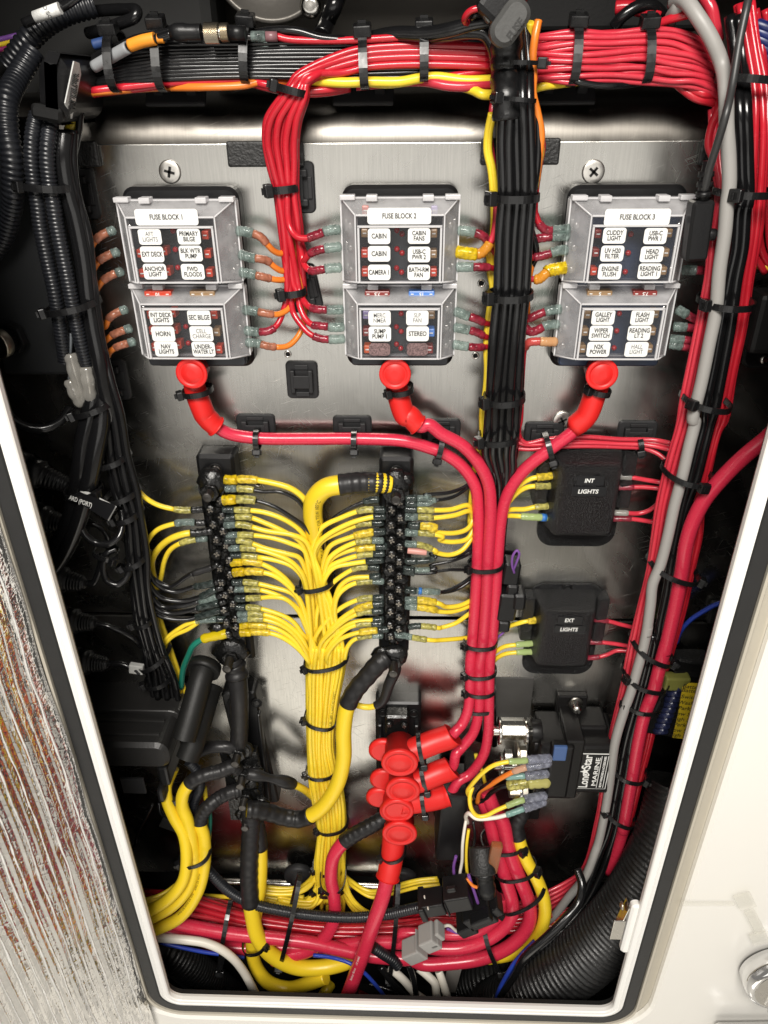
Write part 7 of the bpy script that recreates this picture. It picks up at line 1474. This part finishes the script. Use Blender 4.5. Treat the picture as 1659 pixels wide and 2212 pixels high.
# ================================================================ black control box at lower left and rubber sleeves
CBX = mat('control_box_plastic', (.016, .0155, .015), .42, vary=.2, bump=.1, bscale=500)
cb2 = thing('control_box', 'black moulded control box behind the hatch frame at lower left', 'control box', at('J', 850, 600, 60))
a, b_ = at('J', 300, 625, 88), at('J', 1085, 790, 88)
q = MB(); q.rrect(((a.x + b_.x) / 2, (a.z + b_.z) / 2), b_.x - a.x, a.z - b_.z, .012, .045, .088, .004, n=6); q.build('lid', CBX, cb2)
q = MB(); q.rrect(((a.x + b_.x) / 2, (a.z + b_.z) / 2 + .001), b_.x - a.x + .008, a.z - b_.z + .007, .013, .040, .046, .001, n=6); q.build('lid_rim', CBX, cb2)
q = MB(); q.rrect(((a.x + b_.x) / 2 + .004, (a.z + b_.z) / 2), b_.x - a.x + .004, a.z - b_.z + .002, .010, .001, .041, .002, n=6); q.build('body', CBX, cb2)
for k, hh in enumerate((.056, .074)): MB().box(((a.x + b_.x) / 2, -hh, a.z + .0006), (b_.x - a.x - .02, .0035, .0022)).build('lid_rib', CBX, cb2, bevel=.0006)
blockpx('plug_housing', 'J', 990, 780, 1085, 900, 30, 78, PLASTIC, cb2, .003); blockpx('wire_seal', 'J', 985, 930, 1050, 1010, 40, 74, SHRINK, cb2, .006)
blockpx('rating_plate', 'J', 760, 850, 930, 945, 50, 53, mat('dim_plate', (.03, .03, .032), .5), cb2, .0005); 
wire('black_wire', 'black wire hanging from the control box plug', 'black wire', ['J', (1010, 1000, 60), (1020, 1060, 62), (1060, 1110, 64), (1120, 1150, 66)], 4.5, BLK)
wire('black_wire', 'black wire in the dark under the control box', 'black wire', ['J', (970, 1010, 40), (930, 1090, 44), (880, 1180, 44), (860, 1269, 40), 'M', (840, 260, 40)], 4, BLK)
tag(blockpx('tape_flag', 'J', 1070, 1120, 1160, 1185, 66, 69, DULL, None, .0005) if False else MB().box(at('J', 1110, 1150, 70), (.032, .003, .016), rotY(28)).build('tape_flag', DULL, bevel=.0006), 'black tape flag on a wire under the control box', 'tape')
sv = thing('rubber_sleeve', 'pair of black rubber sleeves with open ends beside the control box', 'rubber sleeve', at('J', 1230, 400, 60))
def tube_open(nm, pp, r, par):
    P = catmull(pp, 6); o = MB(); N_ = len(P)
    o.sweep(P, [r * (1.10 if i < 2 else 1.0) for i in range(N_)], 24, caps=False)
    o.sweep([P[-1], P[-1] + (P[-1] - P[-2]).normalized() * .0006, P[-1], P[-1] - (P[-1] - P[-2]).normalized() * .020], [r, r * .9, r * .78, r * .72], 24, caps=True)
    return o.build(nm, mat('rubber_black', (.008, .008, .0075), .5, spec=.3, vary=.2, bump=.15, bscale=260), par)
tube_open('front_tube', pts(['J', (1310, 120, 38), (1280, 200, 50), (1225, 400, 72), (1168, 600, 92)]), .0116, sv)
tube_open('rear_tube', pts(['J', (1340, 260, 30), (1310, 360, 44), (1250, 560, 66), (1190, 722, 82)]), .0116, sv)
MB().lathe(at('J', 1312, 118, 36), at('J', 1280, 200, 50) - at('J', 1312, 118, 36), [(0, .0158), (.006, .0165), (.010, .0160)], 26).build('end_cap', mat('rubber_black', (.016, .016, .015), .5), sv)
corrugated('corrugated_loom', 'thin corrugated loom between the yellow cables at lower left', 'loom', ['J', (1200, 740, 50), (1250, 800, 50), (1270, 900, 50), (1235, 1000, 50), (1215, 1130, 54)], 11, 2.7, LOOM)
wire('shrink_cable', 'thin shrink covered cable behind the rubber sleeves', 'cable', ['J', (1250, 650, 40), (1330, 640, 44), (1430, 640, 46), (1500, 650, 44)], 11, SHRINK, n=14)
# ================================================================ bottom of the compartment
rod = MB(); A_, B_ = at('N', 200, 462, 14), at('N', 1420, 502, 14); L_ = (B_ - A_).length; prof = []
k = 0
while k * .0024 < L_: prof += [(k * .0024, .0042), (k * .0024 + .0012, .0052)]; k += 1
rod.lathe(A_, B_ - A_, prof, 12); tag(rod.build('threaded_rod', STEEL), 'bright threaded rod lying along the foot of the panel', 'threaded rod')
corrugated('corrugated_loom', 'long black corrugated loom sweeping across the bottom to the plugs', 'loom', ['N', (90, 320, 60), (160, 400, 66), (300, 535, 72), (450, 608, 78), (620, 648, 82), (850, 680, 84), (1100, 690, 86), (1300, 668, 88), (1450, 635, 90), (1540, 615, 92)], 12.5, 3.0, LOOM, n=16)
corrugated('corrugated_loom', 'short corrugated loom stub under the red cables at bottom centre', 'loom', ['N', (1200, 880, 92), (1260, 920, 94), (1330, 965, 96), (1360, 1000, 98)], 13, 3.0, LOOM, n=16)
many('red_wire', lambda i: f'red wire of the bottom red bundle, {ORD[i]} from the top', 'red wire',
     [('M', 900, 520, 920, 700, 60), ('M', 1180, 540, 1180, 720, 58), ('N', 150, 580, 150, 745, 56), ('N', 400, 660, 390, 775, 56), ('N', 650, 705, 650, 800, 56), ('N', 900, 728, 900, 838, 56), ('N', 1150, 725, 1150, 850, 56), ('N', 1400, 700, 1400, 870, 56), ('O', 200, 690, 200, 850, 56), ('O', 400, 700, 400, 850, 56), ('O', 620, 690, 620, 800, 56), ('O', 900, 660, 900, 760, 54), ('O', 1100, 640, 1100, 720, 50)], 8, 7.4, RED, rows=2, dh=7, seed=51, jit=.06)
many('red_wire', lambda i: f'red wire in the back row of the bottom red bundle, {ORD[i]} from the top', 'red wire',
     [('M', 900, 500, 920, 640, 40), ('N', 150, 560, 150, 720, 40), ('N', 500, 640, 500, 770, 40), ('N', 900, 690, 900, 820, 40), ('N', 1400, 660, 1400, 820, 40), ('O', 200, 600, 200, 800, 40), ('O', 700, 640, 700, 760, 40), ('O', 1000, 600, 1000, 700, 40)], 7, 7.4, RED, seed=52, group='red wires in the back row of the bottom bundle')
for k, (sp, mm, lab) in enumerate(((['M', (900, 650, 92), (1050, 705, 90), 'N', (40, 748, 88), (300, 792, 86), (600, 825, 84), (800, 850, 84), (1000, 895, 86), (1200, 935, 88), (1450, 960, 90), 'O', (150, 985, 92), (300, 980, 92), (520, 950, 90), (690, 880, 88), (795, 780, 84), (832, 680, 80), (818, 580, 76), (760, 430, 70), (700, 270, 62), (655, 80, 52), 'L', (400, 1030, 46), (360, 920, 40)], 16, 'thick red cable crossing the bottom and rising to the relay, outer'),
       (['M', (920, 720, 88), 'N', (60, 815, 84), (300, 880, 80), (600, 880, 78), (900, 880, 78), (1150, 850, 80), (1400, 850, 84), 'O', (100, 860, 90), (250, 885, 92), (400, 882, 92), (540, 838, 90), (650, 765, 86), (712, 680, 82), (718, 600, 78), (685, 480, 72), (645, 340, 64), (605, 200, 54), 'L', (370, 1080, 44), (330, 960, 38)], 15.5, 'thick red cable crossing the bottom and rising to the relay, inner'),
       (['N', (1350, 820, 82), 'O', (0, 790, 86), (180, 790, 88), (360, 800, 88), (500, 780, 86), (590, 720, 84), (640, 660, 80), (650, 560, 74)], 12, 'thick red cable under the gray plug at the bottom'))):
    o, P = wire('red_cable', lab, 'cable', sp, mm, CABLE, n=18, per=8)
o, P = ycab('yellow cable bending down beside the red cables under the relay', ['O', (560, 950, 82), (700, 925, 86), (810, 880, 86), (885, 800, 86), (922, 690, 84), (920, 580, 80), (880, 460, 74), (810, 330, 66), (765, 210, 58), (745, 100, 50), 'L', (585, 1060, 44), (560, 960, 40)], 14.5, .055, 17)
for k, (sp, mm) in enumerate(((['O', (540, 60, 40), (590, 160, 46), (610, 260, 52), (600, 330, 54)], 6), (['L', (330, 930, 30), (335, 1010, 36), (400, 1100, 44), (420, 1200, 46)], 6))):
    wire('red_wire', ['thin red wire beside the thick red cables under the relay', 'thin red wire under the relay studs'][k], 'red wire', sp, mm, RED)
for k, sp in enumerate((['O', (1010, 690, 52), (960, 720, 56), (900, 740, 58), (820, 760, 58)], ['O', (1060, 760, 60), (1000, 800, 62), (920, 820, 62), (820, 800, 60)], ['N', (1350, 770, 70), (1450, 780, 72), 'O', (60, 780, 72), (150, 778, 72)], ['N', (-40, 540, 30), (300, 560, 34), (600, 560, 38), (760, 560, 40)])):
    wire('yellow_wire', ['yellow wire crossing below the right bundle, upper', 'yellow wire crossing below the right bundle, lower', 'yellow wire behind the grey plug', 'yellow wire along the foot of the panel at left'][k], 'yellow wire', sp, 5.5, YEL)
for i, (c, a, b, hd, h, bl) in enumerate((('O', (520, 190), (800, 180), .75, 48, 22), ('O', (600, 390), (870, 345), 1, 64, 18), ('O', (620, 610), (918, 470), 0, 74, 20), ('O', (540, 760), (650, 985), 1, 84, 20), ('N', (290, 600), (245, 950), 1, 66, 34), ('N', (735, 420), (610, 930), 1, 66, 34), ('N', (1360, 440), (1300, 1010), 1, 62, 34))):
    tie('black cable tie at the bottom, ' + ['just under the relay on red and yellow cables', 'second on the red and yellow cables', 'third, by the black plugs', 'under the black plugs round two red cables', 'long and upright at far left of the red bundle', 'long and upright beside the thick yellow cable', 'long and upright right of the red battery cable'][i], c, a, b, h, bl, head=hd, wd=5.2, headsize=1.3, low=14)
for k, (x, y) in enumerate(((730, 405), (1385, 430))):
    p = at('N', x, y, 10); t = thing('tie_mount', ['round', 'second round'][k] + ' tie mount at the foot of the panel', 'tie mount', p)
    MB().lathe(p, (0, -1, 0), [(0, .019), (.006, .019), (.009, .016), (.009, .008), (.014, .007)], 24).build('base_pad', MOUNT, t)
# plugs at the bottom right
def plug(nm, lab, c, parts, m):
    t = thing(nm, lab, 'plug', at(c, parts[0][1], parts[0][2], parts[0][5]))
    for (pn, x, y, w_, l_, h, d, rot) in parts:
        q = at(c, x, y, h); s = pxm(c, x, y, h); MB().box(q, (w_ * s, d * .001, l_ * s * 1.35), rotY(rot)).build(pn, m if pn != 'white_clip' else WHT, t, bevel=.0016)
    return t
plug('loom_plug', 'black rectangular plug at the end of the long corrugated loom', 'O', [('shell', 215, 590, 150, 82, 98, 24, -17), ('shell', 370, 535, 165, 100, 100, 30, -17), ('latch', 330, 510, 60, 26, 116, 6, -17), ('rib', 300, 560, 10, 100, 101, 32, -17), ('collar', 150, 605, 40, 92, 98, 30, -17), ('white_clip', 160, 560, 8, 14, 114, 3, -17), ('white_clip', 182, 632, 8, 14, 114, 3, -17)], PLASTIC)
plug('loom_plug', 'second black plug standing askew beside the red cables', 'O', [('shell', 510, 640, 200, 90, 100, 30, -36), ('shell', 430, 720, 120, 60, 102, 26, -36), ('barrel', 520, 690, 150, 36, 116, 14, -36), ('end', 610, 600, 70, 60, 100, 24, -36)], PLASTIC)
GP = mat('grey_plug_plastic', (.30, .29, .275), .45, vary=.04, bump=.05)
plug('grey_plug', 'light grey two piece plug lying on the red cables', 'O', [('shell', 95, 895, 130, 78, 112, 22, -38), ('shell', 195, 815, 110, 86, 112, 24, -38), ('latch', 225, 855, 60, 26, 120, 8, -38), ('rib', 140, 858, 8, 92, 113, 25, -38), ('cap', 255, 770, 30, 62, 112, 18, -38)], GP)
bf = thing('boot_fitting', 'small black capped fitting with a bright nut above the black plugs', 'cable fitting', at('O', 520, 280, 90))
pb = lambda x, y, h: at('O', x, y, h)
MB().lathe(pb(520, 240, 80), pb(528, 340, 92) - pb(520, 240, 80), [(0, .0125), (.002, .0135), (.026, .0135), (.028, .012)], 24).build('cap', FOAM, bf)
MB().hexa(pb(528, 340, 92), pb(530, 360, 94) - pb(528, 340, 92), .0085, .004).build('nut', STEEL, bf); MB().hexa(pb(531, 365, 95), pb(533, 385, 97) - pb(531, 365, 95), .0095, .004).build('nut', STEEL, bf)
MB().lathe(pb(535, 390, 97), pb(548, 470, 102) - pb(535, 390, 97), [(0, .0105), (.006, .0105), (.006, .009), (.010, .0105), (.015, .0090), (.020, .0105), (.03, .009)], 20).build('threaded_body', PLASTIC, bf)
tag(MB().box(pb(603, 310, 96), (.012, .008, .046), rotY(4)).build('clear_fuse_cap', clear_mat('amber_cap', (.9, .6, .4), .5, (.35, .14, .06), .1), bevel=.002), 'clear amber fuse cap beside the capped fitting', 'fuse cap')
tag(MB().box(at('L', 130, 1060, 30), (.030, .050, .110), rotY(2)).build('black_bracket', PLASTIC, bevel=.003), 'tall black bracket standing between boots and relay', 'bracket')
for k, (sp, m, l) in enumerate(((['O', (430, 40, 60), (415, 120, 70), (402, 220, 78), (398, 330, 80), (385, 420, 82), (395, 470, 84)], WHT, 'white wire dropping beside the capped fitting'), (['O', (360, 300, 70), (345, 370, 72), (350, 440, 76)], PURP, 'purple wire beside the capped fitting'), (['O', (440, 130, 66), (428, 220, 72), (425, 330, 76), (432, 420, 80)], YEL, 'yellow wire beside the capped fitting'), (['O', (470, 80, 60), (480, 160, 66), (470, 250, 70)], BLK, 'black wire above the capped fitting'),
       (['O', (430, 440, 100), (470, 490, 104), (520, 500, 104)], ORA, 'orange wire end between the black plugs'), (['O', (440, 420, 100), (480, 540, 102), (500, 600, 102)], PURP, 'purple wire between the black plugs'), (['O', (300, 760, 90), (380, 790, 90), (470, 795, 88)], PURP, 'purple wire tail under the black plugs'), (['O', (250, 760, 96), (310, 740, 92), (370, 780, 90), (430, 790, 88)], WHT, 'white wire tail under the black plugs'))):
    nm = {WHT: 'white_wire', PURP: 'purple_wire', YEL: 'yellow_wire', BLK: 'black_wire', ORA: 'orange_wire'}[m]
    wire(nm, l, nm.replace('_', ' '), sp, 3.6, m)
# hoses and loose cables in the sump
corrugated('corrugated_hose', 'big black ribbed bilge hose curving through the lower right corner', 'hose', ['O', (1790, -160, 44), (1750, 30, 60), (1695, 210, 72), (1590, 430, 82), (1470, 620, 90), (1330, 790, 96), (1170, 945, 102), (985, 1075, 104), (790, 1185, 100), (600, 1280, 90)], 70, 6.6, HOSE, depth=.10, n=44)
corrugated('corrugated_hose', 'second ribbed hose lying behind the big hose', 'hose', ['O', (900, 980, 40), (700, 1050, 40), (560, 1090, 40), (420, 1140, 36)], 52, 5.5, HOSE, depth=.10, n=32)
corrugated('corrugated_hose', 'ribbed hose in the dark at the lower left sump', 'hose', ['M', (980, 900, 60), (1040, 900, 60), (1150, 960, 60), (1300, 1080, 56), (1450, 1200, 50)], 46, 5.0, HOSE, depth=.10, n=30)
wire('black_cable', 'black cable crossing in front of the big hose to the upper right', 'cable', ['O', (1130, 380, 70), (1160, 480, 84), (1140, 590, 96), (1060, 690, 108), (940, 810, 118), (800, 940, 122), (730, 1060, 120), (640, 1180, 116)], 9.5, BLK, n=14)
for k, (sp, mm, m, l) in enumerate(((['M', (960, 815, 104), (1060, 822, 104), (1180, 832, 104), (1300, 850, 104), (1400, 890, 106), (1480, 950, 108), (1545, 1030, 110), (1600, 1130, 112), (1660, 1260, 114)], 10, WHT, 'white cable curving down in the lower left sump'), (['M', (1020, 850, 96), (1150, 880, 96), (1300, 910, 94), (1450, 930, 92), (1550, 945, 90)], 4.5, BLUE, 'blue wire under the white cable at lower left'),
      (['N', (820, 930, 92), (900, 938, 94), (980, 955, 98), (1050, 980, 102), (1130, 1030, 106), (1200, 1100, 108), (1270, 1190, 110), (1330, 1290, 112)], 4.5, BLUE, 'blue wire passing behind the red battery cable'), (['O', (860, 840, 100), (790, 910, 110), (730, 980, 114), (680, 1060, 116), (630, 1160, 116), (590, 1280, 116)], 5, BLUE, 'blue wire running down in front of the hoses'),
      (['O', (-60, 1010, 84), (20, 1080, 90), (110, 1180, 98), (200, 1240, 104), (300, 1300, 108)], 10, WHT, 'white cable in the sump, left of three'), (['O', (120, 1010, 80), (180, 1060, 86), (225, 1110, 92), (235, 1180, 98), (260, 1290, 104)], 10, WHT, 'white cable with grey print in the sump, middle of three'), (['O', (250, 1030, 80), (275, 1100, 88), (300, 1180, 96), (340, 1290, 104)], 10, WHT, 'white cable in the sump, right of three'),
      (['O', (-120, 1000, 84), (-60, 1080, 90), (20, 1180, 96), (100, 1290, 100)], 9, BLK, 'black cable beside the left white cable in the sump'), (['O', (60, 990, 96), (90, 1080, 100), (110, 1200, 104), (130, 1300, 106)], 7, BLK, 'black cable crossing the white cables in the sump'), (['O', (-200, 1110, 70), (-60, 1150, 76), (100, 1230, 82), (160, 1300, 86)], 8, BLK, 'black cable low in the sump'),
      (['N', (840, 1300, 80), (870, 1210, 76), (905, 1150, 70), (930, 1110, 62)], 15, YBIG, 'yellow cable end deep in the sump behind the sill'), (['N', (1100, 1180, 70), (1150, 1200, 72), (1180, 1240, 76)], 12, RED, 'red cable end deep in the sump behind the sill'))):
    wire({WHT: 'white_cable', BLUE: 'blue_wire', BLK: 'black_cable', YBIG: 'yellow_cable', RED: 'red_cable'}[m], l, 'blue wire' if m is BLUE else 'cable', sp, mm, m, n=14)
a, b_ = at('O', 290, 1010, 60), at('O', 370, 1160, 60)
tag(MB().box(((a.x + b_.x) / 2, -.06, (a.z + b_.z) / 2), (b_.x - a.x, .003, a.z - b_.z), rotY(6)).build('grey_bracket', mat('dull_grey_plate', (.25, .23, .21), .6), bevel=.0006), 'small dull grey bracket in the sump', 'bracket')
# ================================================================ things in the dark at the top
ga = thing('round_lamp_back', 'round grey rim of a fitting hanging at the top edge', 'lamp', at('Z', 588, -100, -40))
pc = at('Z', 588, -105, -40); r_ = 131 * pxm('Z', 588, 0, -40)
MB().lathe(pc, (0, -1, 0), [(0, r_ * .98), (.006, r_), (.016, r_), (.018, r_ * .97), (.018, r_ * .92), (.012, r_ * .90), (.012, r_ * .2)], 64).build('rim', mat('dull_rim', (.16, .15, .135), .45, metal=.6, vary=.2, bump=.1), ga)
MB().lathe(at('B', 415, 42, -20), (0, -1, 0), [(0, .0075), (.004, .0075), (.006, .005), (.006, .003)], 18).build('rim_screw', STEEL, ga)
wire('black_cable', 'black cable hanging right of the round fitting', 'cable', ['B', (600, -60, -20), (560, 40, -10), (520, 130, 0), (480, 230, 12)], 12, BSHEATH, n=12)
o, P = wire('black_cable', 'dark cable with a white printed tag in the upper left corner', 'cable', ['A', (150, 150, 40), (300, 85, 40), (420, 30, 40), (520, -40, 40)], 6, BLK, n=12)
q = MB().cyl(at('A', 222, 110, 44), at('A', 382, 52, 44), .0036, n=16).build('tag_sleeve', PAPER, parent=o)
lettering(o, 'D SC', at('A', 300, 78, 51), .0035, TEXT_BLACK, R=rotY(68))
for k, (m, nm, y) in enumerate(((PURP, 'purple_wire', 235), (YEL, 'yellow_wire', 268), (mat('magenta_insulation', (.25, .02, .12), .4), 'magenta_wire', 300))):
    wire(nm, f'{nm.split("_")[0]} wire at the far left edge in the upper corner', nm.replace('_', ' '), ['A', (-80, y + 30, -16), (20, y + 12, -18), (105, y - 10, -20), (150, y - 30, -30)], 3.6, m)
corrugated('corrugated_loom', 'dark corrugated loom running up into the upper left corner', 'loom', ['A', (60, 420, 24), (160, 280, 24), (280, 160, 22), (420, 80, 20), (600, 30, 14)], 16, 3.6, LOOM)
struct(MB().box(((at('Z', 480, 60, -60).x - .46) / 2, .07, .07), (at('Z', 470, 60, -60).x + .46, .05, .22)).build('dark_bulkhead', DARKWALL, bevel=.01), 'dark bulkhead behind the upper left harness')
a, b_ = at('C', 60, -200, -40), at('C', 1250, 190, -40)
tag(MB().box(((a.x + b_.x) / 2, .05, (a.z + b_.z) / 2), (b_.x - a.x, .03, a.z - b_.z)).build('black_tray', DULL, bevel=.003), 'black equipment tray behind the red harness at the top', 'tray')
wire('black_cable', 'black cable arching behind the red harness', 'cable', ['C', (680, 170, 10), (740, 100, 14), (840, 40, 14), (930, 40, 12), (985, 90, 8)], 8, BLK, n=12)
wire('red_wire', 'dark red wire behind the harness at the top right', 'red wire', ['C', (690, 50, -10), (760, 45, -8), (880, 70, -6), (960, 110, -6)], 9, RED)
wire('pink_wire', 'red cable crossing the top right corner', 'red wire', ['C', (1250, -30, 20), (1300, 60, 24), (1320, 160, 24), (1340, 260, 20)], 8, PINK)
